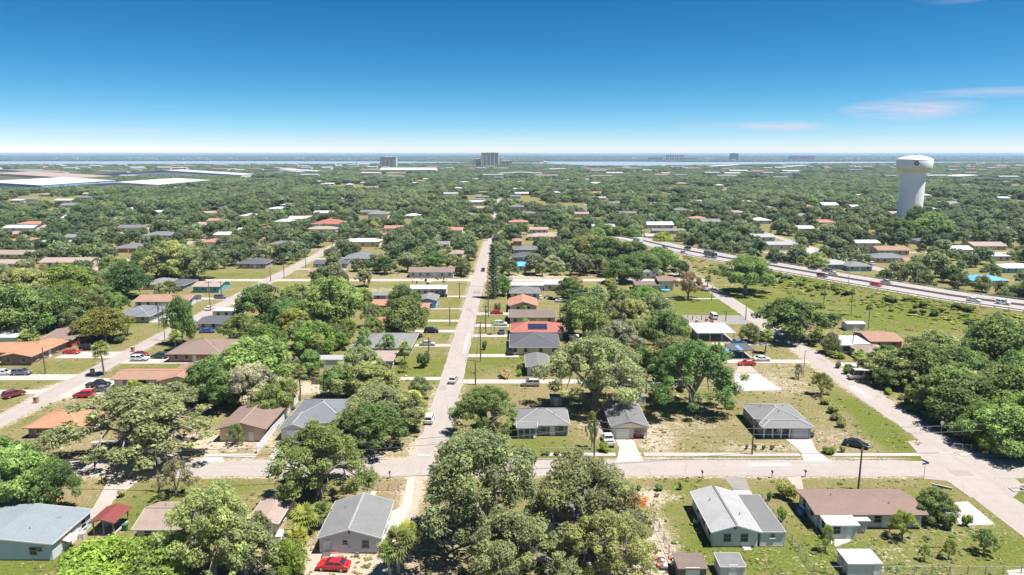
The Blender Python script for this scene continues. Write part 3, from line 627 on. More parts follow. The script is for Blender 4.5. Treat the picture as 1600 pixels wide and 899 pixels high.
def ribbon(name, label, pts, width, mat, z=.03, cat='road', jit=.22, step=2.5, zf=None, kind='structure'):
    """paved strip along a polyline with slightly ragged edges"""
    P = [Vector((p[0], p[1], 0)) for p in pts]; S = []
    for a, b_ in zip(P[:-1], P[1:]):
        n = max(1, int((b_-a).length/step)); S += [a.lerp(b_, i/n) for i in range(n)]
    S.append(P[-1]); m = MB(); r = random.Random(len(label)+int(abs(pts[0][0])))
    L, Rr = [], []
    for i, p in enumerate(S):
        d = (S[min(i+1, len(S)-1)]-S[max(0, i-1)]).normalized(); n = Vector((-d.y, d.x, 0)); w = width/2
        zz = zf(p.y)+z if zf else z
        L.append(tuple(p+n*(w+r.uniform(-jit, jit)))[:2]+(zz,)); Rr.append(tuple(p-n*(w+r.uniform(-jit, jit)))[:2]+(zz,))
    k = len(S); m.add(L+Rr, [(i, k+i, k+i+1, i+1) for i in range(k-1)])
    # a shallow edge so that the paving has thickness
    m.add([(v[0], v[1], v[2]-.06) for v in L]+L, [(i, k+i, k+i+1, i+1) for i in range(k-1)]); m.add(Rr+[(v[0], v[1], v[2]-.06) for v in Rr], [(i, k+i, k+i+1, i+1) for i in range(k-1)])
    return tag(m.build(name, mat), label, cat, kind=kind)
ZL = [0]
def slab(name, label, poly, mat, z=None, cat='driveway', t=.07):
    if z is None: ZL[0] += 1; z = .046+.004*(int(ZL[0]) % 6)
    return tag(MB().prism(poly, z-t, z).build(name, mat), label, cat, kind='structure')
def rect(x0, x1, y0, y1): return [(x0,y0),(x1,y0),(x1,y1),(x0,y1)]
ribbon('road', 'pale cross street running left to right past the oak trees', [(-400,124.6),(-60,124.6),(20,124.8),(88,124.4),(420,124.4)], 6.8, ROADC, .034)
ribbon('road', 'long straight central street running away to the tree line', [(-15.8,127),(-15.8,300),(-15.8,480),(-15.8,1900)], 6.0, ROAD, .030)
ribbon('road', 'residential street with orange roofed houses and parked cars along it', [(-112.8,127),(-112.8,300),(-112.8,1900)], 5.6, ROAD, .028)
ribbon('road', 'street leading past the wooded lot towards the highway bank', [(87.2,126),(87.2,210),(87,300),(84,330),(78,360),(75,380)], 6.6, ROAD, .026)
ribbon('road', 'street curving away past the corner house towards the lower edge', [(87.5,125),(88,120),(82.66,114.38),(82.2,104.4),(83,93.23)], 7.0, ROAD, .024)
ribbon('road', 'second cross street behind the white bungalow', [(-420,326),(90,326)], 5.0, CONC, .022)
ribbon('road', 'third cross street among the trees near the red roof', [(-420,526),(60,526)], 6, ROAD, .020)
ribbon('road', 'street glimpsed between canopy trees in line beyond the highway', [(87,600),(87,2200)], 7, ROAD, .018)
ribbon('road', 'street running behind the highway past grey roofed houses', [(187,345),(187,900)], 6.5, ROAD, .019)
ribbon('road', 'cross street between pale roofed houses beyond the highway', [(150,420),(600,420)], 6, ROAD, .021)
ribbon('road', 'outer street behind the orange roofed houses', [(-213,127),(-213,1200)], 6, ROAD, .017)
ribbon('road', 'causeway road running straight to the river bridge', [(160.47,2072.6),(217.93,5117.77)], 26, CONC_WHITE, .3, jit=0, step=60)
slab('road_corner', 'widened paved corner where two streets meet by the stop sign', [(79,128),(79.66,130.31),(81.06,137.22),(91,140),(91.76,129.12),(97.97,127.38),(92.95,120.3),(86.56,120.3),(92,118),(78.66,112.98),(78.39,119.27),(74.36,120.3),(78,121)], ROAD, .0395, 'road')
slab('road_corner', 'widened paved corner where the central street meets the cross street', [(-22,128),(-20.5,128.5),(-18.9,131),(-18.7,134),(-12.9,134),(-12.7,131),(-11,128.5),(-9,127.6),(-9,122),(-22,122)], ROAD, .0365, 'road')
# pavements (sidewalks) on the north side of the cross street, with kerbs
def pavement(label, x0, x1, y, w=1.5):
    o = tag(MB().box(x0, x1, y, y+w, -.05, .11).build('pavement', CONC), label, 'pavement', kind='structure')
def kerb(label, x0, x1, y): tag(MB().box(x0, x1, y, y+.16, -.05, .125).build('kerb', CONC_WHITE), label, 'kerb', kind='structure')
pavement('concrete pavement strip in front of the blue-grey porch house', 6.02, 20.3, 129.9)
pavement('concrete pavement strip in front of the dry vacant lawn', 25.82, 56.39, 129.9)
pavement('concrete pavement strip beside the parked black sedan', 62.41, 79.7, 129.9)
pavement('concrete pavement strip before the brown gabled house', -60.02, -49.81, 129.4)
pavement('concrete pavement strip before the white fenced driveway', -45.58, -24.9, 129.4)
pavement('concrete pavement strip along the wooded corner lot', 87.47, 105.27, 129.9)
pavement('concrete pavement strip shaded by the large spreading oak', -78, -66, 129.4)
for lb, a, b_ in (('kerb before the blue-grey porch house', -3, 18.2), ('kerb before the dry vacant lawn', 25.2, 56.0), ('kerb beside the parked black sedan', 62.4, 77.0), ('kerb before the white fenced driveway', -47, -24)): kerb('low concrete '+lb, a, b_, 128.35)
# driveways and slabs
DRIVES = []
def drive(label, poly, mat=CONC):
    DRIVES.append((min(p[0] for p in poly)-.4, max(p[0] for p in poly)+.4, min(p[1] for p in poly)-.4, max(p[1] for p in poly)+.4)); slab('driveway', label, poly, mat)
drive('concrete driveway of the gabled garage house', [(21.34,137.88),(25.03,137.88),(25.02,134),(25.23,127.38),(19.96,127.38),(21.56,134)], CONC_WHITE)
drive('wide concrete driveway of the grey hipped house', [(56.52,138.21),(61.8,138.21),(60.42,132.75),(61.23,127.38),(55.84,127.38),(57.12,132.44)], CONC_WHITE)
drive('curved concrete driveway beside the pale blue house', [(-68.62,105.61),(-66.04,105.61),(-67.74,112.07),(-67.16,120.3),(-73.2,120.3),(-71.23,114.38)], CONC_OLD)
drive('concrete driveway of the grey roofed house with white fence', [(-47.48,137.22),(-41.37,137.88),(-41.27,130.31),(-45.06,127.38),(-47.19,129.71)], CONC)
drive('wide white apron before the brown gabled house', [(-60.02,130.31),(-56.77,130.31),(-54.99,127.09),(-59.64,127.09)], CONC_WHITE)
drive('narrow shell path beside the grey gabled house', [(-19.14,95.56),(-19.82,108.11),(-18.24,110.28),(-17.81,102.06),(-17.38,90.23),(-19.17,90.23)], SANDM)
drive('sandy track from the street past the grey gabled house', [(-18.93,121.08),(-17.77,121.08),(-16.85,110.28),(-17.81,102.06),(-18.81,102.06),(-18.46,110.28)], SANDM)
drive('short walk to the grey gabled house', [(-24.48,115.33),(-23.48,115.33),(-23.76,112.75),(-24.86,112.75)], CONC)
drive('grey asphalt apron of the white house with carport', [(38.49,120.82),(42.46,120.82),(41.74,115.81),(38.83,115.81)], ASPH)
drive('white concrete strip at the carport entrance', [(38.68,115.69),(41.7,115.69),(41.56,113.91),(38.69,113.91)], CONC_WHITE)
drive('drive beside the brown long house', [(49.93,120.82),(52.73,120.82),(50.98,115.33),(49.86,115.33)], CONC_OLD)
drive('pale concrete parking pad at the corner house', [(73.94,111.17),(77.25,111.61),(76.83,104.01),(70.99,103.61)], CONC_WHITE)
drive('concrete pad at the lower corner', [(69.89,91.31),(72.76,91.79),(72.78,89.31),(69.23,89.31)], CONC)
drive('concrete step pad before the white porch annex', [(49.35,100.55),(52.11,100.55),(51.62,99.08),(48.56,97.47),(48.19,98.35)], CONC)
drive('concrete house slab without a house', [(59.54,182.87),(66.06,182.87),(67.32,169.25),(55.53,168.28)], CONC_WHITE)
drive('cracked concrete drive beside the bare house slab', [(63.67,191.09),(66.14,189.88),(66.25,183.44),(59.88,183.44)], CONC_OLD)
for lb, y, x0, x1, w in (('long concrete drive meeting the central street at the silver sedan', 178.47, -38, -18.6, 2.6), ('concrete drive opposite the silver sedan', 176.08, -12.8, 22, 3.4),
    ('concrete drive by the dark roofed cream house', 200.04, -12.8, 2, 3.2), ('narrow concrete drive near the fan palms', 211.3, -36, -18.8, 3.2), ('narrow concrete drive by the red tiled house', 222.99, -12.8, -1, 3.4), ('concrete drive beside the feather palm', 236.91, -12.8, -1, 4), ('narrow drive below the vacant green lot', 228.89, -32, -18.8, 3.4), ('pale drive across the vacant green lot', 244.02, -36, -18.8, 3),
    ('faint path across the upper vacant lot', 263.43, -32, -18.8, 1.6), ('drive by the blue sided house', 287.37, -30, -18.8, 3), ('drive with the small red car', 255.21, -12.8, 0, 3.8)):
    drive(lb, rect(x0, x1, y-w/2, y+w/2), CONC)
for lb, y, x0, x1, w, mt in (('drive with the red sports car', 200.71, -132, -115.6, 7, CONC), ('drive with the silver sedan by the utility pole', 179.55, -150, -115.6, 5, CONC), ('drive with white and dark parked cars', 195.47, -110, -86, 7, CONC), ('shell parking area crowded with cars', 171.22, -110, -89, 15, SANDM), ('concrete drive of the grey hipped house beside glazing', 243.53, -135, -115.6, 4.5, CONC),
    ('drive in front of the white walled long house', 282.77, -130, -115.6, 4, CONC), ('drive opposite the white walled long house', 272.77, -110, -92, 3, CONC), ('looping drive by the twin grey roofs', 393.13, -110, -84, 4.5, CONC), ('drive near the orange roofed bungalow', 357.41, -110, -84, 3.4, CONC), ('narrow kerbed walk of the small orange roof', 136.89, -86, -74, 1.2, CONC), ('strip drive of the red parked car', 167.8, -135, -115.6, 3.4, CONC)):
    drive(lb, rect(x0, x1, y-w/2, y+w/2), mt)
for lb, y, x0, x1, w, mt in (('drive of the camper van', 175.29, 90.6, 103, 5.5, CONC_OLD), ('pale drive of the white roofed bungalow', 191.09, 90.6, 106, 3.6, CONC_WHITE), ('side drive by the fan palm', 212.79, 62, 83.9, 3, CONC), ('drive with white and red cars', 194.2, 60, 83.9, 3.4, CONC), ('asphalt pad by the bollard row', 245.49, 62, 83.6, 14, ASPH), ('narrow walk across the open green lot', 282.77, 50, 83.6, 2, CONC)):
    drive(lb, rect(x0, x1, y-w/2, y+w/2), mt)
# darker repair patches and worn stop lines on the streets
def patch(label, x, y, w, d, mat, road_z=.044): slab('road_patch', label, [(x-w/2,y-d/2),(x+w/2*.96,y-d/2*1.05),(x+w/2,y+d/2),(x-w/2*1.03,y+d/2*.95)], mat, road_z, 'road patch', .003)
PM = pave_mat('patch_asphalt', (.30,.262,.245), .2); PM2 = pave_mat('pale_patch', (.43,.385,.36), .2)
for a in (('dark repair patch on the central street before the pine', -14.96,296.3, 3.2, 7, ASPH), ('dull repair patch near the silver sedan', -17.3, 171, 1.8, 3.4, PM), ('long pale repair strip on the central street', -14.2, 215, 1.1, 24, PM2), ('small dull patch by the vacant lot', -16.4, 262, 2.2, 5, PM), ('dull patch on the cross street before the porch house', 12, 124.0, 6.5, 2.1, PM), ('pale patch on the cross street before the long brown house', 49, 126.2, 8, 1.6, PM2), ('dull patch at the street corner by the stop sign', 83, 122.5, 3.6, 2.4, PM), ('dull patch before the curved driveway', -70, 126, 5, 2, PM), ('pale patch on the street to the highway', 86.2, 168, 2.0, 9, PM2), ('dull patch on the street to the highway', 88.6, 196, 1.8, 4, PM), ('dull patch on the street of orange roofs', -113.6, 190, 2, 6, PM), ('small manhole patch in the corner crossing', 93, 124.6, .9, .9, ASPH)): patch(*a)
SL = plain('worn_white_paint', (.50,.47,.44), .9, .3, 3)
slab('stop_line', 'worn stop line at the end of the central street', rect(-18.4, -15.9, 130.3, 130.75), SL, .044, 'road marking', .004); slab('stop_line', 'worn stop line at the end of the street to the highway', rect(84.2, 87.0, 131.2, 131.7), SL, .044, 'road marking', .004)
# river and far shore
riv = [(-9000,5600),(-6000,5450),(-3900,5350),(-2400,5500),(-900,5300),(-300,5000),(-250,4700),(150,4600),(260,5200),(800,5250),(1300,4900),(2500,5200),(4200,5000),(9000,5600),(9000,4300),(4600,4150),(3000,4250),(1900,3900),(1300,3560),(700,3150),(350,3080),(200,3600),(-200,4300),(-420,4000),(-800,3650),(-1600,3560),(-2500,3480),(-4200,3700),(-9000,4000)]
def water():
    m, ns, ls, b = nodes_mat('river_water'); tc = ns.new('ShaderNodeTexCoord').outputs['Object']
    b.inputs['Base Color'].default_value = (.26, .32, .38, 1); b.inputs['Roughness'].default_value = .4; b.inputs['IOR'].default_value = 1.33
    bump(ns, ls, b, noise(ns, ls, tc, .02, 4), .25, 2); return m
wm = MB().prism(riv, -.5, .35).build('river', water()); tag(wm, 'pale wide river reflecting the sky below the horizon', 'river', kind='structure')
ribbon('bridge_deck', 'long low white bridge crossing the river', [(218,4300),(217.93,5117.77)], 26, CONC_WHITE, 6., 'bridge', 0, 60)

# ------------------------------------------------------------ highway on its bank
near, far_ = HWY, hwy_frames(HW_W)
mid = hwy_frames(HW_W/2)
hw = ribbon('road', 'broad pale highway climbing its grass bank behind the houses', mid, HW_W-1.0, HIGHWAY, .12, 'highway', 0, 6, zf=hwy_z)
def lane(off, w, dash):
    m = MB(); P = [Vector((*p, 0)) for p in hwy_frames(off)]
    for a, b_ in zip(P[:-1], P[1:]):
        L = (b_-a).length; d = (b_-a)/L; n = Vector((-d.y, d.x, 0)); s = 0.
        while s < L:
            e = min(L, s+(3. if dash else L)); p, q = a+d*s, a+d*e
            vs = [p+n*w/2, p-n*w/2, q-n*w/2, q+n*w/2]; m.add([(v.x, v.y, hwy_z(v.y)+.145) for v in vs], [(0,1,2,3)]); s = e+(9. if dash else 0)
    m.build('lane_marking', plain('road_marking', (.72,.70,.66), .8, .1), hw)
for off, w, ds in ((1.6,.16,0),(5.0,.14,1),(8.6,.14,1),(15.6,.14,1),(19.0,.14,1),(22.4,.16,0)): lane(off, w, ds)
def rail(off, label):
    t = thing('guardrail', label, 'guardrail', (*HWY[3], 0)); P = [Vector((*p, 0)) for p in hwy_frames(off)]; m = MB(); o = t.location
    pm = cached('rail_post', lambda: MB().box(-.07,.07,-.07,.07,-.3,.75).mesh('post', WOODPOLE))
    for a, b_ in zip(P[:-1], P[1:]):
        za, zb = hwy_z(a.y)+.12, hwy_z(b_.y)+.12; m.bar((a.x-o.x, a.y-o.y, za+.6), (b_.x-o.x, b_.y-o.y, zb+.6), .08, .32)
        n = int((b_-a).length/4)
        for i in range(n): p = a.lerp(b_, i/n); put('post', pm, t, (p.x-o.x, p.y-o.y, hwy_z(p.y)+.1))
    m.build('rail', STEEL, t)
rail(.35, 'steel guardrail along the near edge of the highway'); rail(HW_W-.35, 'steel guardrail along the far edge of the highway')
t = thing('median_barrier', 'low concrete barrier down the middle of the highway', 'barrier', (*mid[3], 0)); m = MB()
for a, b_ in zip(mid[:-1], mid[1:]): m.bar((a[0]-t.location.x, a[1]-t.location.y, hwy_z(a[1])+.5), (b_[0]-t.location.x, b_[1]-t.location.y, hwy_z(b_[1])+.5), .3, .8)
m.build('barrier_wall', CONC, t)

# ------------------------------------------------------------ haze: closed box of thin even air round everything below the sky
def haze():
    m = bpy.data.materials.new('haze_air'); m.use_nodes = True; ns, ls = m.node_tree.nodes, m.node_tree.links
    out = ns['Material Output']; ns.remove(ns['Principled BSDF']); v = ns.new('ShaderNodeVolumePrincipled')
    v.inputs['Color'].default_value = (.44, .66, 1.0, 1); v.inputs['Density'].default_value = 6.5e-5; v.inputs['Anisotropy'].default_value = 0.1
    ls.new(v.outputs[0], out.inputs['Volume']); return m
hz = MB().box(-36000, 36000, -2500, 36000, -2, 66).build('haze', haze()); tag(hz, 'thin bluish summer haze over the whole suburb', 'haze', kind='stuff')

# ------------------------------------------------------------ houses near the camera
PADS = []      # (x0, x1, y0, y1) kept clear of scattered trees
def done(t, x0, x1, y0, y1): PADS.append((x0-1, x1+1, y0-2, y1+1)); recentre(t, (x0+x1)/2, (y0+y1)/2)
def simple(label, x0, x1, y0, depth, roof='gx', pitch=.28, wall='white', rm='grey', h=2.6, op=None, caps=None, oh=.5, far=False, trim=None, vents=0, name='house', cat='house', group=None, doorm=None, z0=0., garm=None):
    t = house(label, name, cat, group); y1 = y0+depth
    if op is None:
        n = max(2, int((x1-x0)/3.2)); its = ['%s%.2f' % ('d' if i == n//2 and n > 2 else 'w', (i+.5)/n) for i in range(n)]
        op = 'S:'+','.join(its)+(' E:w.3,w.7' if x1 < 0 else ' W:w.3,w.7')
    volume(t, x0, x1, y0, y1, h, roof, pitch, WL[wall], RM[rm], oh, op, trim, caps, z0, doorm, far, None, vents, garm)
    if y0 < 180 and not far and x1-x0 > 5: extras(t, x0, x1, y0, y1, h)
    done(t, x0, x1, y0, y1); return t
ACB = plain('ac_beige', (.5,.48,.43))
def extras(t, x0, x1, y0, y1, h):
    """downspouts, air conditioner and meter box on a near house"""
    for xx in (x0-.07, x1+.07): MB().box(xx-.05, xx+.05, y0+.08, y0+.2, .05, h-.05).build('downspout', TRIM, t)
    xs_ = x1+.35 if x1 < 0 else x0-1.05; yy = y0+(y1-y0)*.55
    a = MB().box(xs_, xs_+.7, yy, yy+.7, 0, .75).build('air_conditioner', ACB, t); MB().lathe([(.01,.79),(.28,.79),(.28,.75)], 12, (xs_+.35, yy+.35)).build('fan_grille', DARKM, a)
    xm = x1+.02 if x1 < 0 else x0-.2; MB().box(xm, xm+.18, yy-1.4, yy-1.0, 1.1, 1.6).build('meter_box', STEEL, t)
REDDOOR = plain('red_door', (.5,.03,.04), .5); BROWND = plain('brown_door', (.2,.1,.06), .6); GREYD = plain('grey_garage', (.45,.45,.47), .5)

# pale blue metal roofed house, bottom corner
t = house('pale blue house with a low pale blue metal roof beside the curved driveway')
volume(t, -86, -66.5, 93.9, 103.4, 2.75, 'gy', .085, WL['pblue'], RM['bluew'], .35, 'S:w.86,s.91,w.4 E:w.35,D.55,w.8', ridge=-75, vents=2)
pa = MB(); pa.add([(-66.4,96.0,2.0),(-66.4,98.0,2.0),(-65.3,96.0,1.6),(-65.3,98.0,1.6),(-66.4,96.0,2.05),(-66.4,98.0,2.05),(-65.3,96.0,1.65),(-65.3,98.0,1.65)], [(4,6,7,5),(0,1,3,2),(0,2,6,4),(1,5,7,3),(2,3,7,6)]).build('awning', plain('peach_awning', (.68,.42,.36)), t)
for xx, yy in ((-69.5, 100.5), (-73, 97)): MB().box(xx-.3, xx+.3, yy-.3, yy+.3, 2.9, 3.25).build('roof_vent', STEEL, t)
MB().box(-66.3, -65.5, 99.6, 100.6, 0, .9).build('air_conditioner', plain('ac_beige', (.6,.58,.52)), t)
done(t, -86, -66, 93.9, 103.4)
# dark red open shed roof
x0, x1, y0 = -64.71,-62.06,99.81
t = house('small open shed with a dark red metal roof beside the pale blue house', 'open_shed', 'shed'); porch(t, x0, x1+.6, y0+1, y0+5.4, 2.3, 'gy', .3, RM['redm'], 3, plain('shed_post', (.3,.28,.26)), .35, RM['redm'] and TRIMB, None, True); done(t, x0, x1, y0, y0+5)
simple('brown roofed house half hidden under the dark oak near the bottom edge', -56.69,-48.54,98.71, 7.6, 'gx', .3, 'tan', 'tan', 2.5, 'S:w.2,w.7', CAPB, vents=2)
simple('small brown roofed cottage beside a heap of junk', -40.37,-36.22,100.55, 9, 'gy', .22, 'tan', 'pink', 2.4, 'S:w.3,d.75 E:w.4', CAPB)
x0, x1, y0 = -28.24,-19.45,95.73
t = house('white house with a plain grey gable roof at the end of the sandy track'); volume(t, x0, x1, y0, y0+10.6, 2.7, 'gy', .3, WL['lav'], RM['lgrey'], .35, 'S:d.11,s.42,w.76 E:w.3,w.7', vents=1, caps=CAPL)
MB().box(x0+4.2, x0+4.5, y0-.07, y0, 3.2, 3.55).build('gable_vent', TRIMD, t); extras(t, x0, x1, y0, y0+10.6, 2.6); done(t, x0, x1, y0, y0+10.6)
simple('light grey roofed house hidden beneath the big central oaks', 3.75,10.36,100.55, 9, 'gx', .3, 'lav', 'lgrey', 2.6, 'S:d.2,w.5,w.8', CAPL, vents=1)
x0, x1, y0 = 30.04,36.76,97.47
t = house('white house with weathered white gable roof and a grey corrugated side addition'); volume(t, x0, x1, y0, y0+12, 2.7, 'gy', .3, WL['white'], RM['weathered'], .4, 'S:w.32,w.7 W:w.15,w.4,w.7', caps=CAPD, vents=2, trim=WHITEP)
volume(t, x1+.45, x1+4.0, y0+.1, y0+11.6, 2.35, 'flat', .0, WL['white'], RM['corr'], .12, 'S:s.5'); MB().box(x0+3, x0+3.4, y0-.3, y0-.05, 3.05, 3.5).build('gable_vent', TRIMD, t)
MB().box(x0+4.4, x0+5.6, y0-1.1, y0-.05, -.1, .16).build('door_step', CONC, t)
extras(t, x0, x1+4, y0, y0+12, 2.6); done(t, x0, x1+4, y0, y0+12)
x0, x1, y0 = 48.08,64.34,102.44
t = house('long low house with a brown roof and a white porch annex at the street corner'); volume(t, x0, x1, y0+.6, y0+7.8, 2.6, 'gx', .13, WL['lav'], RM['brown'], .7, 'S:w.4,w.58,d.66,w.85 W:w.3,w.7', trim=TRIMB, vents=2)
volume(t, x0+.2, x0+4.6, y0-2.7, y0+.45, 2.25, 'mono', .06, WL['lav'], RM['white'], .25, 'S:d.75,w.3 W:w.5'); porch(t, x0+5.0, x0+7.0, y0-1.0, y0+.4, 2.1, 'flat', 0, RM['whitey'], 2)
for k in range(7): MB().box(x0+5.05+k*.26, x0+5.26+k*.26, y0-1.02, y0-.98, .1, 1.9).build('fence_board', plain('grey_board', (.5,.48,.45)), t)
extras(t, x0, x1, y0+.6, y0+7.8, 2.5); done(t, x0, x1, y0-2, y0+8)
simple('small white flat roofed shed on the lawn before the long brown house', 46.79,51.34,89.92, 3.3, 'mono', .02, 'white', 'white', 1.9, 'S:d.9 W:s.5', None, .12, name='shed', cat='shed')
simple('small grey roofed white shed behind the white house', 28.85,32.22,89.31, 3.0, 'mono', .05, 'white', 'lgrey', 1.8, 'S:d.5', None, .1, name='shed', cat='shed')
simple('dark weathered shed with a blue scrap on its roof by the wire fence', 22.94,26.73,88.71, 3.4, 'mono', .04, 'dgrey', 'navy', 1.9, 'S:D.5', None, .15, name='shed', cat='shed', trim=TRIMB)

# first row behind the cross street
simple('small house with a bright orange hipped roof behind the big oak', -100.23,-89.73,139.22, 9.5, 'hip', .3, 'brown', 'orange', 2.5, 'S:w.2,d.45,w.75', CAPO, .7, trim=TRIMB)
simple('brown gabled house with a timber stair beside the white picket-topped driveway', -59.68,-50.63,137.22, 12, 'gy', .28, 'peach', 'brown', 2.9, 'S:w.25,d.7 E:w.2,w.5,w.8', CAPB, .6, trim=TRIMB, vents=1)
x0, x1, y0 = -47.43,-35.05,137.88
t = house('grey hipped house with a white front garage inside a white fence'); volume(t, x0, x0+5.2, y0, y0+6, 2.7, 'gy', .35, WL['lav'], RM['slate'], .45, 'S:g.5', caps=CAPL); volume(t, x0+.3, x1, y0+3.5, y0+17, 2.7, 'hip', .33, WL['lav'], RM['slate'], .5, 'S:w.7,w.9 W:w.3,w.6', caps=CAPL, vents=2); done(t, x0, x1, y0, y0+17)
x0, x1, y0 = 5.35,11.64,140.24
t = house('blue-grey house with hipped grey roof and a screened front porch'); volume(t, x0-4.4, x1, y0, y0+9, 2.65, 'hip', .36, WL['slate'], RM['lgrey'], .5, 'S:w.52,d.70,w.87 W:w.5', caps=CAPL, vents=2); porch(t, x0-4.2, x0-.3, y0-1.7, y0-.02, 2.4, 'mono', .2, RM['lgrey'], 4, TRIM, .25)
for k in range(12): MB().box(x0-4.1+k*.32, x0-4.06+k*.32, y0-1.66, y0-1.62, .14, 1.0).build('baluster', TRIM, t)
MB().box(x0-4.2, x0-.3, y0-1.68, y0-1.6, 1.0, 1.08).build('railing', TRIM, t); done(t, x0-4.4, x1, y0-2, y0+9)
x0, x1, y0 = 20.78,27.92,138.55
t = house('tan house with grey gable roof and single white garage door'); volume(t, x0, x1, y0+1.4, y0+13.5, 2.7, 'gy', .3, WL['tan'], RM['grey'], .45, 'S:d.6 W:w.3,w.6', caps=CAPD, vents=2)
volume(t, x0+.02, x0+4.3, y0, y0+1.35, 2.55, 'flat', 0, WL['tan'], RM['grey'], .02, 'S:g.48'); MB().box(x1-.25, x1, y0, y0+.25, 0, 2.7).build('post', TRIM, t)
g = MB(); g.add([(x0-.45,y0-.4,2.62),(x1+.45,y0-.4,2.62),((x0+x1)/2,y0-.4,2.7+(x1-x0+.9)/2*.3),(x0-.45,y0+1.0,2.62),(x1+.45,y0+1.0,2.62),((x0+x1)/2,y0+1.0,2.7+(x1-x0+.9)/2*.3)], [(0,1,2),(0,2,5,3),(1,4,5,2),(0,3,4,1)]).build('porch_gable', RM['grey'], t)
g = MB(); g.add([(x0-.2,y0-.42,2.62),(x1+.2,y0-.42,2.62),((x0+x1)/2,y0-.42,2.5+(x1-x0+.4)/2*.3)], [(0,1,2)]).build('gable_panel', WL['tan'], t)
rs = plain('red_chair', (.5,.12,.1)); MB().box(x1-2.2, x1-1.2, y0+.5, y0+1.1, .1, .9).build('wall_cabinet', rs, t); done(t, x0, x1, y0, y0+13.5)
x0, x1, y0 = 51.88,61.67,138.55
t = house('grey hipped house with a garage and columned porch beside the black sedan'); volume(t, x0, x1, y0+1.8, y0+13, 2.8, 'hip', .30, WL['grey'], RM['lgrey'], .5, 'S:W.25,d.42 W:w.2,w.5,w.8', caps=CAPL, vents=3)
volume(t, x1-4.0, x1, y0, y0+1.75, 2.55, 'flat', 0, WL['grey'], RM['lgrey'], .02, 'S:g.5', garm=GREYD)
roof_part(t, x0, x1, y0, y0+3.6, 2.8, 'hip', .30, RM['lgrey'], .5, TRIM, CAPL)
for k in range(4): MB().box(x0+.1+k*1.75, x0+.35+k*1.75, y0+.05, y0+.3, 0, 2.8).build('column', TRIM, t)
MB().box(x0, x1-4.05, y0, y0+1.8, -.1, .12).build('porch_floor', CONC, t); done(t, x0, x1, y0, y0+13)

# houses along the street with the orange roofs
x0, x1, y0 = -141.23,-133.74,190.48
t = house('orange roofed house with brown side wall beside the red sports car'); volume(t, x0-9, x1-5, y0+4.5, y0+15, 2.6, 'gx', .22, WL['dgrey'], RM['orange'], .6, 'S:w.5', caps=CAPO, trim=TRIMB); volume(t, x1-8.5, x1, y0, y0+16, 2.65, 'gy', .2, WL['brown'], RM['orange'], .6, 'S:w.25,w.75 E:w.15,w.35,d.5,w.7', caps=CAPO, trim=TRIMB); done(t, x0-9, x1, y0, y0+16)
simple('red walled house with a low brown roof behind the red sports car', -142.2,-133.83,209.1, 15, 'gx', .15, 'red', 'brown', 2.7, 'S:w.2,w.5 E:w.3', None, .6, trim=WHITEP)
simple('white roofed carport partly cut by the photo edge', -163.3,-152.68,211.3, 9, 'mono', .03, 'pblue', 'whitey', 2.5, 'S:w.5 E:w.5')
t = simple('grey hipped house with a glazed corner behind the bright yellow-green tree', -138.54,-126.29,240.65, 15, 'hip', .3, 'green', 'slate', 2.6, None, CAPL, .6, vents=1)
simple('long white walled house with a copper brown roof beside the street poles', -144.01,-124.42,265.71, 13, 'gx', .2, 'white', 'copper', 2.6, None, CAPB, .7)
simple('teal house with a pinkish roof on the corner lot', -135.14,-124.29,295.6, 12, 'gx', .18, 'teal', 'pink', 2.7, 'S:w.15,w.4,d.6,w.85 E:w.3,w.7', None, .5)
simple('low house with a pale grey hipped roof left of the teal house', -159.61,-151.02,302.07, 14, 'hip', .25, 'tan', 'lgrey', 2.5, None, CAPL)
simple('low house with a charcoal roof next to the teal house', -149.34,-141.11,299.16, 14, 'hip', .25, 'grey', 'dgrey', 2.5, None, CAPD)
simple('brown hipped house beside the white and green parked cars', -97.05,-82.38,193.57, 15, 'hip', .3, 'brick', 'brown', 2.6, 'S:w.15,w.35,d.5,w.8 W:w.3,w.7', CAPB, .7, trim=TRIMB, vents=2)
x0, x1, y0 = -99.81,-78.06,169.74
t = house('long copper roofed house with low wing beside the shell parking area'); volume(t, x0, x1-4, y0+1, y0+9, 2.55, 'gx', .2, WL['tan'], RM['copper'], .7, 'S:w.15,W.4,w.6 W:w.5', caps=CAPO, trim=TRIMB); volume(t, x1-9.5, x1, y0-.6, y0+12.5, 2.6, 'gy', .24, WL['tan'], RM['copper'], .7, 'S:w.3,w.7 E:w.5', caps=CAPO, trim=TRIMB); done(t, x0, x1, y0-1, y0+12)
t = simple('dark roofed low house with a white raised centre and a blue car', -104.79,-87.68,230.62, 10, 'gx', .14, 'lav', 'dgrey', 2.5, None, None, .6)
simple('white boxy trailer home behind the dark roofed low house', -107.05,-97.42,247.98, 5, 'flat', 0, 'white', 'white', 2.6, 'S:w.2,w.5,w.8', None, .2, name='trailer_home', cat='house')

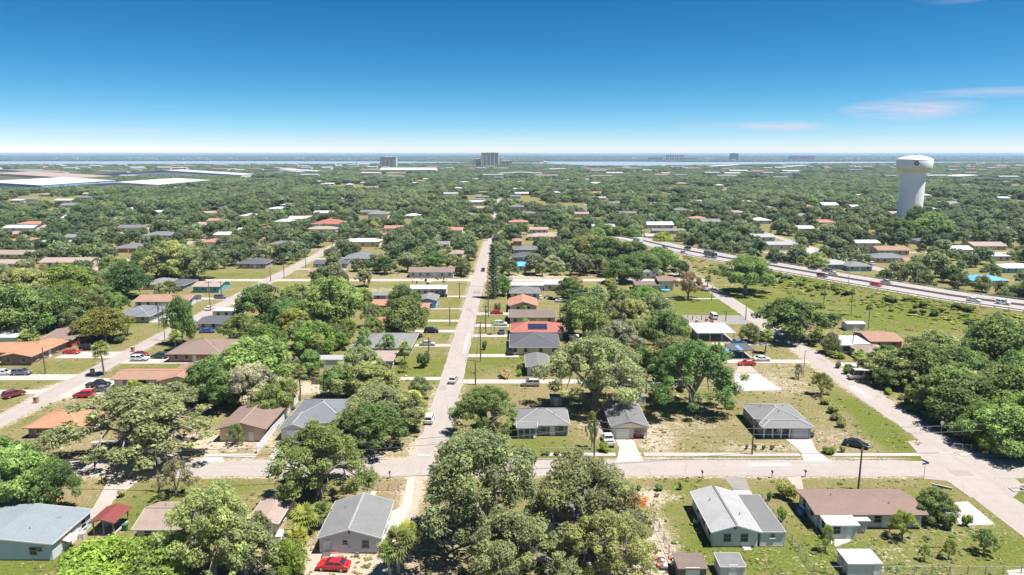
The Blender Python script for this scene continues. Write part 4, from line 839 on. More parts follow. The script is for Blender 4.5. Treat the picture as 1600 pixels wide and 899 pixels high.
# houses between the two long streets
x0, x1, y0 = -54.46,-45.5,187.49
simple('white storage trailer with a weathered roof by the palms', x0, x1, y0, 4.2, 'gx', .1, 'white', 'weathered', 2.5, 'S:s.3 E:d.5', None, .1, name='storage_trailer', cat='trailer')
simple('low flat roofed grey brown house behind the leafy oak', -45.54,-32.93,186.9, 9, 'gx', .12, 'grey', 'pink', 2.5, None, None, .6)
simple('wide pale grey hipped house behind the fan palms', -46.32,-29.89,200.04, 16, 'hip', .26, 'green', 'lgrey', 2.6, None, CAPL, .7, vents=2)
simple('red roofed house hidden behind the tall leafy tree', -44.69,-35.84,227.17, 11, 'gx', .22, 'peach', 'terra', 2.6, None)
simple('small house with a rusty orange roof beside the vacant lot', -35.6,-30.55,248.48, 12, 'gx', .25, 'brick', 'terra', 2.7, None)
simple('blue sided house with pale shingle roof beside the street', -35.37,-29.02,264.56, 10, 'gy', .25, 'sky', 'lgrey', 3.2, 'S:w.3,w.7 E:w.3,w.7', CAPL)
simple('long white mobile home with a red door', -42.18,-27.32,288.71, 8, 'gx', .2, 'lav', 'white', 3.0, 'S:w.1,w.25,w.42,w.6,w.75,d.92', None, .3, doorm=REDDOOR)
simple('orange roofed house behind the pool tarp', -52.09,-44.93,258.99, 10, 'gx', .2, 'tan', 'terra', 2.5, None)
simple('long grey roofed outbuilding behind the orange roof', -55.31,-44.81,278.31, 6, 'gx', .12, 'grey', 'lgrey', 2.4, None)
simple('peach house with a pinkish roof beyond the dark oak', -92.94,-85.17,281.48, 15, 'hip', .25, 'peach', 'pink', 2.6, None)
simple('house with rust brown roof among the trees near the blue tarp', -68.97,-62.78,238.77, 9, 'gx', .2, 'brick', 'rust', 2.4, None)
# right side of the central street
simple('small grey house with a white side roof near the silver van', 4.07,9.5,180.64, 11, 'gy', .2, 'lav', 'corr', 2.7, 'S:w.3,d.7 W:w.5')
simple('cream house with a charcoal hipped roof', -0.19,13.68,200.71, 15, 'hip', .32, 'cream', 'dgrey', 2.6, 'S:w.08,w.3,w.62,w.9 W:w.3,w.7', CAPD, .6, vents=2)
t = simple('cream house with a bright red tiled roof and solar panels', 0,16.02,218.17, 11, 'hip', .34, 'cream', 'red', 2.7, 'S:w.1,s.35,s.8 W:w.5', plain('red_cap', (.55,.2,.14)), .5)
tx, ty = t.location.x, t.location.y
for k in range(6):
    for j in range(2):
        o = MB().box(-.48, .48, -.78, .78, 0, .05).build('solar_panel', plain('solar_glass', (.02,.03,.06), .15), t); xx = -3.2+k*1.02+.8; yy = -3.9+j*1.55; o.location = (xx, yy, 2.7+(yy+5.5+.5)*.34+.02); o.rotation_euler = (math.atan(.34), 0, 0)
simple('low brown roofed house beside the red tiled house', -0.66,14.84,239.23, 11, 'gx', .2, 'tan', 'navy', 2.6, None, None, .6)
simple('house with a terracotta tile roof and small feather palm', -0.71,9.03,257.36, 13, 'gy', .3, 'tan', 'terra', 2.7, 'S:w.3,w.7 W:w.5', CAPO)
simple('grey hipped house behind the terracotta roof', -0.52,11.13,281.48, 11, 'hip', .3, 'lav', 'grey', 2.7, None, CAPL)
simple('long pale grey mobile home with a bright white roof', -0.27,13.06,296.3, 8, 'gx', .16, 'lav', 'white', 3.0, 'S:w.1,w.3,w.5,d.7,w.9', None, .3)
simple('white roofed extension beside the pale grey mobile home', 13.73,21.69,299.16, 8, 'mono', .03, 'lav', 'white', 2.8, 'S:w.3,w.7', None, .3)
t = house('yellow cream house with a low brown roofed wing'); x0, x1, y0 = 53.14,62.72,298.44; volume(t, x0, x1, y0, y0+9, 2.7, 'gx', .2, WL['yellow'], RM['navy'], .6, 'S:w.15,w.4,w.7', trim=TRIMB); volume(t, x1+.3, x1+6.6, y0+1, y0+11, 4.4, 'gx', .2, WL['yellow'], RM['brown'], .6, 'S:w.5 E:w.5', trim=TRIMB); done(t, x0, x1+6, y0, y0+10)
simple('small white walled house with grey roof behind the yellow house', 62.05,70.83,330.97, 9, 'hip', .3, 'lav', 'lgrey', 3.2, None, CAPL)
simple('bungalow covered by a blue tarpaulin roof', -0.96,9.62,351.41, 10, 'hip', .25, 'lav', 'tarp', 2.8, 'S:w.2,w.5,w.8', None)
simple('grey house with charcoal roof behind the tarpaulin bungalow', 0,14.58,381.25, 12, 'hip', .3, 'grey', 'dgrey', 3.0, None, CAPD)
simple('house with dark roof further behind the tarpaulin bungalow', 1.12,16.81,411.04, 12, 'hip', .3, 'grey', 'grey', 3.0, None, CAPD)
simple('white walled bungalow with a brown roof in the shade of street trees', -48.68,-27.99,332.73, 12, 'gx', .2, 'lav', 'brown', 2.8, None)
simple('twin grey roofed house with brick wall', -90.25,-75.15,376.69, 18, 'hip', .3, 'brick', 'slate', 2.8, None, CAPL)
simple('house with a flat grey back roof near the loop drive', -101.65,-84.6,359.46, 12, 'gx', .15, 'grey', 'dgrey', 2.8, None)
simple('low house with an orange front roof beside the loop drive', -97.14,-84.54,336.31, 9, 'gx', .2, 'brick', 'copper', 2.5, None)
simple('large white building with a bright red roof among the trees', -154.75,-132.43,549.33, 22, 'hip', .28, 'white', 'red', 4.5, None, None, .6, cat='building', name='building')
# right part: between the right street and the trees
t = house('open white roofed carport on thin posts beside the asphalt pad', 'carport', 'carport'); x0, x1, y0 = 60.23,69.66,215.83; porch(t, x0-2, x1, y0, y0+12, 2.7, 'mono', .02, RM['white'], 4, TRIM, .3, back=True); volume(t, x0-1, x1-6, y0+6, y0+11.6, 2.6, 'flat', 0, WL['lav'], RM['white'], .02, 'S:w.5'); done(t, x0-2, x1, y0, y0+12)
t = house('dark open carport with a blue tarpaulin beside the red car', 'carport', 'carport'); x0, x1, y0 = 63.07,69.32,196.76; porch(t, x0, x1, y0, y0+7, 2.5, 'flat', 0, RM['dgrey'], 3, TRIMD, .2, TRIMD, back=True)
MB().add([(x0-2.5,y0+.5,.6),(x0+3.2,y0-.25,2.72),(x0+3.2,y0+5,2.76),(x0-2.5,y0+5,1.0),(x0-1,y0+2,2.4)], [(0,1,4),(1,2,4),(2,3,4),(3,0,4)]).build('tarpaulin', RM['tarp'], t); done(t, x0, x1, y0, y0+7)
simple('small white box shed under the dense mango tree', 34.55,37.34,164.05, 3.0, 'mono', .05, 'block', 'lgrey', 2.4, 'S:d.5', None, .1, name='shed', cat='shed')
simple('white shed on the open grass before the highway bank', 111.24,117.2,229.32, 4, 'gx', .18, 'lav', 'whitey', 2.4, 'S:D.5', None, .15, name='shed', cat='shed')
x0, x1, y0 = 96.55,103.34,202.07
simple('bungalow with a white flat roof and screened porch by the right street', x0, x1+2, y0, 9, 'mono', .03, 'lav', 'whitey', 2.6, 'S:W.2,D.5,W.8 W:W.3,W.7', None, .5)
simple('brick house with a red brown roof behind the white roofed bungalow', 107.67,116.89,206.23, 11, 'gx', .18, 'brick', 'copper', 2.8, None, None, .5)
simple('brown hipped house at the edge of the wooded lot', 99.64,107.58,192.95, 10, 'hip', .3, 'tan', 'tan', 2.5, None, CAPB)
# beyond the highway
BH = [('grey hipped house nearest the highway bend beyond the street lamp', 195.37,214.01,378.96, 13, 'hip', 'tan', 'slate', 2.8), ('small orange roofed shed house beside the grey hipped house', 206.25,211.95,367.88, 7, 'gx', 'peach', 'terra', 2.8), ('long house with a pale orange roof behind the grey hipped house', 212.34,230.16,408.38, 12, 'gx', 'tan', 'copper', 3),
 ('house with a tent-like white hipped roof beside the highway', 159.79,172.83,357.41, 12, 'hip', 'sky', 'weathered', 2.6), ('house with a pale grey hipped roof and blue wall beside the highway', 168.41,180.28,351.41, 12, 'hip', 'sky', 'lgrey', 2.6), ('low flat white roofed house near the highway lamp', 160.81,168.59,388.29, 9, 'mono', 'lav', 'whitey', 2.8), ('dark grey roofed house in the trees before the water tower', 246.95,259.53,479.3, 14, 'hip', 'white', 'dgrey', 3.4),
 ('wide brown orange roofed building in the trees', 241.95,262.44,540.07, 16, 'hip', 'brick', 'copper', 3.2), ('grey roofed house left of the brown orange building', 253.86,270.48,636.37, 16, 'hip', 'lav', 'lgrey', 3), ('bungalow with a blue tarpaulin roof beyond the highway', 205.02,220.98,311.15, 11, 'hip', 'grey', 'tarp', 2.6), ('white roofed house at the right edge with blue walls', 243.04,260.4,345.6, 11, 'hip', 'sky', 'white', 2.6),
 ('white roofed house behind the blue walled one', 255.77,273.34,385.92, 12, 'hip', 'lav', 'white', 2.8), ('long grey roofed house among far gardens', 282.22,301.77,430.6, 13, 'gx', 'tan', 'pink', 2.6), ('white roofed house beside the sandy yard', 258.28,270.68,413.72, 12, 'gx', 'lav', 'whitey', 2.6), ('grey roofed house beside the sandy road beyond the lamp', 208.43,215.81,336.31, 8, 'hip', 'tan', 'grey', 2.5),
 ('row house with a white roof left of the highway crest', 106.95,127.13,558.91, 14, 'gx', 'lav', 'white', 2.8), ('grey roofed house beside the row house', 103.06,125.54,518.21, 8, 'gx', 'tan', 'lgrey', 2.6), ('white long house behind the lime green tree', 91.82,106.68,482.93, 8, 'gx', 'white', 'white', 2.6), ('white roofed hall in the far trees before the river', 255.07,270.53,782.78, 20, 'gx', 'lav', 'white', 4),
 ('pale roofed house at the edge of the tower woods', 203.9,217.32,595.17, 16, 'hip', 'lav', 'white', 3), ('blue roofed hall right of the water tower', 447.48,480.43,764.32, 20, 'gx', 'lav', 'bluew', 4.5), ('low pale house beyond the tower lawn', 333.55,350.03,764.32, 18, 'gx', 'white', 'white', 3.6),
 ('grey hipped house beside the row of yard trees', 262.33,274.63,452.06, 13, 'hip', 'white', 'grey', 2.8)]
for lb, a, b_, y, dp, rf, wl_, rm_, hh in BH: PADS.append((a-2, b_+2, y-.055*y, y)); simple(lb, a, b_, y, dp, rf, .26, wl_, rm_, hh, None, None, .5, True)
LH = [('grey roofed house behind the leftward tree mass', -254.6,-233.45,486.62, 14, 'hip', 'lav', 'slate', 2.8), ('wide grey roofed brick house beside the pale yard', -237.62,-218.58,419.2, 15, 'hip', 'brick', 'grey', 2.8), ('long pinkish roofed house behind the dark street oak', -244.72,-219.52,363.62, 12, 'gx', 'tan', 'pink', 2.7), ('dark grey hipped house behind the grassy corner', -140.35,-126.25,359.46, 14, 'hip', 'grey', 'dgrey', 2.8),
 ('small red orange roofed house near the left photo edge', -323.6,-312.46,455.3, 12, 'hip', 'white', 'terra', 3), ('white roofed house in the sandy far yard', -384.62,-361.88,535.56, 12, 'gx', 'lav', 'white', 2.8), ('tan roofed house with pale drive at the left edge', -289.75,-270.08,393.13, 12, 'gx', 'tan', 'tan', 2.7), ('pink roofed house below the white roofed one', -268.89,-252.49,359.46, 10, 'gx', 'peach', 'pink', 2.7), ('white roofed house between far garden trees', -392.01,-379.76,618.05, 14, 'gx', 'lav', 'white', 3), ('pale two storey house beyond the red roof', -127.7,-110.1,630.14, 16, 'hip', 'cream', 'lgrey', 5.5),
 ('pale roofed house in canopy near the red roof', -243.09,-206.58,866.33, 18, 'hip', 'lav', 'lgrey', 3.4), ('dark blue roofed house between canopy trees by the street', -1.95,11.68,721.73, 16, 'hip', 'grey', 'slate', 5), ('brown roofed house in the street tree shade', -35.27,-28.07,395.6, 12, 'hip', 'peach', 'tan', 2.8), ('grey roofed house by the far bend', 259.71,271.51,729.87, 18, 'hip', 'tan', 'lgrey', 3), ('house with copper roof right of the central street trees', 0.82,6.15,452.06, 12, 'hip', 'brick', 'copper', 3),
 ('house with a pale roof beside the pine', -5.13,0,311.15, 6, 'gx', 'sky', 'lgrey', 2.8), ('grey roofed house with pale drive in the left canopy', -388.42,-371.91,705.97, 16, 'hip', 'lav', 'white', 3), ('brown roofed house near the left street bend', -125.43,-115.94,584.35, 12, 'gx', 'tan', 'brown', 3)]
for lb, a, b_, y, dp, rf, wl_, rm_, hh in LH: PADS.append((a-2, b_+2, y-.05*y, y)); simple(lb, a, b_, y, dp, rf, .26, wl_, rm_, hh, None, None, .5, True)

# houses half lost in the far canopy: pale roofs one can pick out but not tell apart
FH = []
r = random.Random(77)
for _ in range(900):
    if len(FH) >= 225: break
    y = 430+1150*r.random()**1.3; x = r.uniform(-.78, .78)*y
    g = round((x+13-55)/100)*100+r.choice((-1,1))*24+37; x = g+r.uniform(-9, 9)
    if any(abs(x-a)<24 and abs(y-b_)<22 for a, b_ in FH) or any(p[0]-8 < x < p[1]+8 and p[2]-8 < y < p[3]+12 for p in PADS) : continue
    if y < 600 and np.min(np.hypot(HB[:, 0]-x, HB[:, 1]-y)) < 45: continue
    FH.append((x, y))
    w, d = r.uniform(12, 21), r.uniform(9, 13); zone = 0 if x < -.25*y else (1 if x < .25*y else 2)
    if r.random() < .85: PADS.append((x-w/2-3, x+w/2+3, y-.06*y, y))
    rf, wl_, rm_ = r.choice(('hip', 'gx')), r.choice(('white', 'lav', 'cream', 'tan')), r.choice(('white', 'weathered', 'lgrey', 'white', 'pink', 'terra', 'grey'))
    rn = {'white': 'bright white roofed', 'weathered': 'weathered white roofed', 'lgrey': 'pale grey roofed', 'pink': 'pinkish roofed', 'terra': 'terracotta roofed', 'grey': 'dark grey roofed'}[rm_]; wn_ = {'white': 'white', 'lav': 'pale', 'cream': 'cream', 'tan': 'tan'}[wl_]
    dn = 'nearer' if y < 620 else ('middle' if y < 900 else 'farther')
    simple('%s house with %s walls half lost in the %s %s canopy' % (rn, wn_, dn, ('left', 'central', 'right')[zone]), x-w/2, x+w/2, y, d, rf, .26, wl_, rm_, r.uniform(2.8, 3.6), 'S:w.2,w.5,w.8', None, .5, True, group='%s houses in the %s %s canopy' % (rn.replace(' roofed', ''), dn, ('left', 'central', 'right')[zone]))

# ------------------------------------------------------------ far commercial buildings
def hall(label, x0, x1, y0, y1, h, wall, rm, name='warehouse', cat='warehouse', group=None, doors=0, roof='gy', pitch=.06):
    t = house(label, name, cat, group); volume(t, x0, x1, y0, y1, h, roof, pitch, WL[wall], RM[rm], .4, '', far=True)
    for i in range(doors):
        xx = x0+(x1-x0)*(i+.5)/doors; MB().box(xx-2.2, xx+2.2, y0-.12, y0+.05, 0, 4.4).build('loading_door', GREYD if i % 3 else plain('blue_door', (.15,.2,.4)), t)
    done(t, x0, x1, y0, y1); return t
hall('huge white roofed warehouse nearest the left photo edge', -930, -735, 1120, 1330, 9, 'sky', 'white', doors=14); hall('second huge white roofed warehouse behind the oaks', -705, -575, 1165, 1370, 8, 'lav', 'white', doors=10)
hall('tan roofed distribution shed behind the white warehouses', -1250, -900, 1480, 1620, 8, 'tan', 'pink', doors=0); hall('pale long depot roof behind the white warehouses', -1000, -640, 1700, 1790, 8, 'lav', 'white'); hall('grey long depot roof further left', -1450, -1180, 1850, 1950, 9, 'lav', 'lgrey'); hall('low white hall beside the far left tree belt', -760, -560, 2050, 2120, 8, 'lav', 'white')
hall('long white institutional building before the twin towers', -401.36, -232.16, 2180, 2260, 9, 'cream', 'white', 'building', 'building', roof='gx', pitch=.15)
hall('white mall roof right of the pale causeway', 752.56, 973.9, 2700, 2800, 10, 'peach', 'white', 'building', 'building'); hall('pale shopping hall left of the water tower', 1045.22, 1205.07, 2720, 2800, 9, 'lav', 'white', 'building', 'building'); hall('white store roof right of the water tower', 988.31, 1084.39, 1590, 1660, 8, 'lav', 'white', 'building', 'building'); hall('pale office roof just right of the water tower', 991.3, 1059.41, 1750, 1800, 8, 'tan', 'pink', 'building', 'building')
hall('white hall by the causeway start', -36.07, 81.98, 1850, 1900, 7, 'lav', 'white', 'building', 'building'); hall('pale hall left of the narrow tower', -661.78, -590.24, 2000, 2060, 8, 'lav', 'white', 'building', 'building'); hall('peach roofed plaza on the left before the river', -843.2, -727.26, 2350, 2420, 9, 'peach', 'pink', 'building', 'building')
def tower(label, x0, x1, y0, d, h, cols, rows, wall, rm='dgrey', gap=.5):
    t = house(label, 'apartment_tower', 'tower'); w = x1-x0; m = WL[wall]
    MB().box(x0, x1, y0, y0+d, -.5, h).build('wall', m, t); MB().box(x0-.8, x1+.8, y0-.8, y0+d+.8, h, h+1.2).build('parapet', m, t)
    MB().box(x0+w*.3, x0+w*.45, y0+d*.3, y0+d*.7, h+1.2, h+5).build('plant_room', m, t); MB().box(x0+w*.6, x0+w*.72, y0+d*.3, y0+d*.7, h+1.2, h+4).build('plant_room', m, t)
    cw = w/cols; fh = h/rows; pm = cached(('tw', round(cw,2), round(fh,2)), lambda: MB().box(-cw*.22, cw*.22, -.25, .3, fh*.22, fh*.8).mesh('window', GLASS)); bm = cached(('tb', round(cw,2), round(fh,2)), lambda: MB().box(-cw*.4, cw*.4, -1.3, 0, -.15, .9).mesh('balcony', m))
    for i in range(cols):
        for j in range(rows):
            put('window', pm, t, (x0+cw*(i+.5), y0, j*fh))
            if i % 2 == 0: put('balcony', bm, t, (x0+cw*(i+.5), y0, j*fh))
    done(t, x0, x1, y0, y0+d); return t
tower('narrow pale beige apartment tower left of the larger tower', -506.62, -445.14, 2767, 30, 44, 8, 13, 'tower'); tower('large beige apartment tower rising above the horizon', -128.78, -56.34, 3020, 35, 60, 9, 18, 'tower')
tower('lower wing building right of the large beige tower', -50.98, 0, 3020, 30, 26, 6, 8, 'tower'); tower('low peach block left of the large beige tower', -166.34, -131.46, 3060, 30, 34, 4, 9, 'peach'); tower('dark blue glass tower on the far river bank', 1698.86, 1755.32, 5600, 40, 56, 5, 14, 'slate'); tower('long pinkish slab building on the far right bank', 2312.67, 2516.57, 6000, 40, 36, 14, 7, 'pink'); tower('yellow stepped building on the far bank', 1287.8, 1427.31, 6000, 40, 46, 7, 9, 'tower')
tower('wide ochre building beside the stepped one', 1365.25, 1498.7, 5800, 40, 26, 8, 6, 'tower'); tower('low purple-grey block left of the stepped building', 1118.89, 1231.81, 5900, 40, 26, 8, 6, 'pink')
r = random.Random(5)
for i in range(295):   # pale specks of buildings towards and beyond the river
    y = r.choice((r.uniform(1500, 2400), r.uniform(2400, 3400), r.uniform(5500, 8500))); x = r.uniform(-.74, .74)*y
    if any(p[0]-20 < x < p[1]+20 and p[2]-30 < y < p[3]+30 for p in PADS): continue
    w, d, h = r.uniform(18, 52)*(1 if y < 4000 else 1.6), r.uniform(14, 30), r.uniform(6, 10)*(1 if y < 4000 else 1.7)
    bank_ = 'beyond the river' if y > 4000 else 'before the river'
    rm_ = r.choice(('white', 'white', 'weathered', 'pink', 'lgrey', 'terra')); sd = 'left' if x < -.25*y else ('centre' if x < .25*y else 'right'); rn = {'white': 'white', 'weathered': 'off-white', 'pink': 'pinkish', 'lgrey': 'grey', 'terra': 'terracotta'}[rm_]
    hall('small %s roofed building %s on the %s, a speck among the trees' % (rn, bank_, sd), x-w/2, x+w/2, y, y+d, h+2, r.choice(('lav', 'white', 'cream', 'peach')), rm_, 'building', 'building', '%s roofed buildings %s on the %s' % (rn, bank_, sd), roof='gx', pitch=.12)

# ------------------------------------------------------------ water tower
def water_tower(x, y):
    t = thing('water_tower', 'tall white fluted water tower with a wide tank and small emblem', 'water tower', (x, y, 0)); wt = plain('tower_white', (.88,.88,.89), .45, .02, .2, dirt_amt=.06); n = 96; m = MB()
    for z in (0, 3, 44):
        R = 9.2 if z else 9.6
        m.v += [((R-.07*(k % 4 == 0))*math.cos(6.2832*k/n), (R-.07*(k % 4 == 0))*math.sin(6.2832*k/n), z) for k in range(n)]
    for i in range(2):
        for k in range(n): m.f.append((i*n+k, i*n+(k+1)%n, (i+1)*n+(k+1)%n, (i+1)*n+k))
    m.build('shaft', wt, t)
    MB().lathe([(9.1,42.6),(10.6,43.6),(12.3,45.2),(13.0,46.4)], 64).build('bowl', plain('tower_cream', (.76,.71,.62), .5, .04, .2), t, True)
    MB().lathe([(13.05,46.4),(13.25,47),(13.25,52.6),(13.05,53.2)], 64).build('tank', wt, t, True); MB().lathe([(13.3,53.1),(13.3,53.35),(10.5,54.6),(7,55.7),(3.5,56.35),(0.01,56.6)], 64).build('dome', wt, t, True)
    MB().lathe([(.9,56.4),(.9,57.5),(1.2,57.6),(.01,58)], 12).build('vent', STEEL, t)
    a0 = math.atan2(-y, -x)+.12
    def disc(name, r0, r1, off, mat, par):
        m = MB(); k = 28; vs = []
        for rr in (r0, r1):
            for i in range(k):
                u, v = rr*math.cos(6.2832*i/k), rr*math.sin(6.2832*i/k); a = a0+u/13.25; vs.append(((13.25+off)*math.cos(a), (13.25+off)*math.sin(a), 50.2+v))
        m.add(vs, [(i, (i+1)%k, k+(i+1)%k, k+i) for i in range(k)]); return m.build(name, mat, par)
    e = disc('emblem', .02, 1.75, .06, plain('emblem_navy', (.06,.07,.16)), t); disc('emblem_field', .02, 1.25, .09, plain('emblem_red', (.45,.10,.08)), e); disc('emblem_star', .02, .62, .12, WHITEP, e)
    MB().box(8.9*math.cos(a0+.5)-.5, 8.9*math.cos(a0+.5)+.5, 9.3*math.sin(a0)-.2, 9.3*math.sin(a0)+.4, 0, 2.4).build('door', STEEL, t)
    PADS.append((x-11, x+11, y-14, y+11))
water_tower(326.21,584.35)

# ------------------------------------------------------------ vehicles
def car_parts(kind):
    """meshes for one body style, front towards +X, origin on the ground"""
    L, Wd, prof, roof = {
        'sedan': (4.7, 1.8, [(-2.35,.35),(-2.32,.82),(-1.95,.95),(1.15,.90),(2.1,.74),(2.33,.55),(2.35,.32)], [(-1.75,.93),(-1.05,1.42),(.35,1.44),(1.2,.90)]),
        'suv': (4.7, 1.88, [(-2.3,.42),(-2.33,1.0),(-2.2,1.08),(1.25,1.06),(2.15,.96),(2.33,.75),(2.35,.4)], [(-2.25,1.06),(-1.95,1.72),(.45,1.74),(1.3,1.05)]),
        'pickup': (5.5, 1.95, [(-2.75,.5),(-2.75,1.05),(-2.6,1.08),(1.5,1.10),(2.5,1.02),(2.72,.8),(2.75,.45)], [(-.75,1.08),(-.6,1.78),(.75,1.80),(1.55,1.09)]),
        'van': (5.2, 1.95, [(-2.6,.45),(-2.62,1.1),(-2.55,1.15),(1.75,1.15),(2.4,1.0),(2.58,.7),(2.6,.42)], [(-2.55,1.13),(-2.5,2.05),(1.1,2.1),(2.0,1.12)]),
        'camper': (6.2, 2.2, [(-3.1,.5),(-3.1,1.2),(-3.05,1.25),(2.2,1.25),(2.9,1.1),(3.08,.8),(3.1,.45)], [(-3.08,1.23),(-3.05,2.7),(2.0,2.75),(2.5,1.24)]),
        'sports': (4.5, 1.86, [(-2.25,.3),(-2.25,.85),(-1.9,.95),(.9,.80),(2.0,.62),(2.23,.45),(2.25,.25)], [(-1.5,.92),(-.75,1.22),(.2,1.22),(1.15,.76)]),
        'truck': (9.0, 2.4, [(-4.5,.8),(-4.5,1.2),(-4.4,1.25),(3.0,1.35),(4.3,1.3),(4.45,1.0),(4.5,.5)], [(2.0,1.3),(2.05,2.7),(3.4,2.75),(4.0,1.3)])}[kind]
    w = Wd/2; P = {}
    m = MB(); k = len(prof)                          # lower body: side profile lofted across four widths (rounded shoulders)
    ring = []
    for yy, s, zs in ((-w, .985, -.0), (-w*.94, 1.0, .03), (w*.94, 1.0, .03), (w, .985, .0)): ring.append([(x*s, yy, z+(zs if 0 < i < k-1 else 0)) for i, (x, z) in enumerate(prof)])
    for rg in ring: m.v += rg
    for j in range(3):
        for i in range(k-1): m.f.append((j*k+i, j*k+i+1, (j+1)*k+i+1, (j+1)*k+i))
        m.f.append((j*k+k-1, j*k, (j+1)*k, (j+1)*k+k-1))
    m.f.append(tuple(range(k-1, -1, -1))); m.f.append(tuple(range(3*k, 4*k)))
    P['body'] = m.mesh('body', PAINT)
    (a, za), (b_, zb), (c, zc), (d, zd) = roof; ti = w*.80; bi = w*.955
    P['roof'] = MB().add([(b_,-ti,zb),(c,-ti,zc),(c,ti,zc),(b_,ti,zb),(b_+.06,-ti+.06,zb+.05),(c-.06,-ti+.06,zc+.05),(c-.06,ti-.06,zc+.05),(b_+.06,ti-.06,zb+.05)], [(4,5,6,7),(0,1,5,4),(1,2,6,5),(2,3,7,6),(3,0,4,7)]).bar((a,-bi,za),(b_,-ti,zb),.09).bar((a,bi,za),(b_,ti,zb),.09).bar((d,-bi,zd),(c,-ti,zc),.08).bar((d,bi,zd),(c,ti,zc),.08).bar(((b_+c)/2,-ti-.01,zb),((a+d)/2,-bi-.01,za),.09).bar(((b_+c)/2,ti+.01,zb),((a+d)/2,bi+.01,za),.09).mesh('roof', PAINT)
    P['windscreen'] = MB().add([(d,-bi+.03,zd),(d,bi-.03,zd),(c,ti-.03,zc),(c,-ti+.03,zc)], [(0,1,2,3)]).mesh('windscreen', GLASS); P['rear_window'] = MB().add([(a,-bi+.03,za),(a,bi-.03,za),(b_,ti-.03,zb),(b_,-ti+.03,zb)], [(3,2,1,0)]).mesh('rear_window', GLASS)
    P['side_window'] = [MB().add([(a,s*bi,za),(d,s*bi,zd),(c,s*ti,zc),(b_,s*ti,zb)], [(0,1,2,3)]).mesh('side_window', GLASS) for s in (-1, 1)]
    P['headlight'] = [MB().box(L/2-.12, L/2+.0, s*w*.72-.18, s*w*.72+.18, prof[-2][1]+.0, prof[-2][1]+.16).mesh('headlight', LAMPW) for s in (-1, 1)]; P['tail_light'] = [MB().box(-L/2-.02, -L/2+.08, s*w*.74-.16, s*w*.74+.16, prof[1][1]-.22, prof[1][1]-.06).mesh('tail_light', LAMPR) for s in (-1, 1)]
    P['bumper'] = [MB().box(L/2-.06, L/2+.06, -w*.9, w*.9, prof[-1][1]-.04, prof[-1][1]+.16).mesh('bumper', DARKM)]
    if kind == 'pickup': P['bed'] = [MB().box(-2.62, -.85, -w*.82, w*.82, 1.09, 1.115).mesh('bed', DARKM)]
    if kind == 'truck': P['cargo_box'] = [MB().box(-4.4, 1.6, -1.22, 1.22, 1.28, 3.3).mesh('cargo_box', PAINT)]
    wr = .34 if kind in ('sedan', 'sports') else (.5 if kind == 'truck' else .38)
    def wheel():
        m = MB(); n = 12
        for yy, rr in ((-.11, wr*.8), (-.1, wr), (.1, wr), (.11, wr*.8)): m.v += [(rr*math.cos(6.2832*i/n), yy, rr*math.sin(6.2832*i/n)) for i in range(n)]
        for j in range(3):
            for i in range(n): m.f.append((j*n+i, j*n+(i+1)%n, (j+1)*n+(i+1)%n, (j+1)*n+i))
        m.f += [tuple(range(n-1, -1, -1)), tuple(range(3*n, 4*n))]; return m.mesh('wheel', TYRE)
    wm_ = wheel(); n = 10; rm_ = MB().add([(wr*.6*math.cos(6.2832*i/n), s*.115, wr*.6*math.sin(6.2832*i/n)) for s in (-1, 1) for i in range(n)], [tuple(range(n)), tuple(range(2*n-1, n-1, -1))]).mesh('rim', RIM)
    P['wheels'] = (wm_, rm_, [(x, s*(w-.1), wr) for x in (-L*.30, L*.31) for s in (-1, 1)])
    return P
def car(kind, x, y, rz, col, label, z=0., group=None, second=None):
    P = cached(('car', kind), lambda: car_parts(kind)); nm = {'sedan': 'sedan', 'suv': 'sport_utility_car', 'pickup': 'pickup_truck', 'van': 'van', 'camper': 'camper_van', 'sports': 'sports_car', 'truck': 'box_truck'}[kind]
    t = thing(nm, label, {'pickup': 'pickup', 'van': 'van', 'camper': 'van', 'truck': 'truck'}.get(kind, 'car'), (x, y, z+.05), R_(rz), group)
    for k in ('body', 'roof'): put(k, P[k], t, color=(second or col) if k == 'roof' else col)
    for k in ('windscreen', 'rear_window'): put(k, P[k], t)
    for k in ('side_window', 'headlight', 'tail_light', 'bumper', 'bed', 'cargo_box'):
        for me in P.get(k, []): put(k, me, t, color=(second or col))
    wm_, rm_, ws = P['wheels']
    for p in ws: o = put('wheel', wm_, t, p); put('rim', rm_, o)
    return t
SIL, WHT, BLK, RED, DRED, DGN, BLU, TAN, GRY = (.42,.42,.42), (.72,.72,.71), (.012,.012,.014), (.52,.012,.02), (.20,.02,.03), (.03,.05,.04), (.04,.09,.30), (.45,.40,.33), (.15,.15,.16)
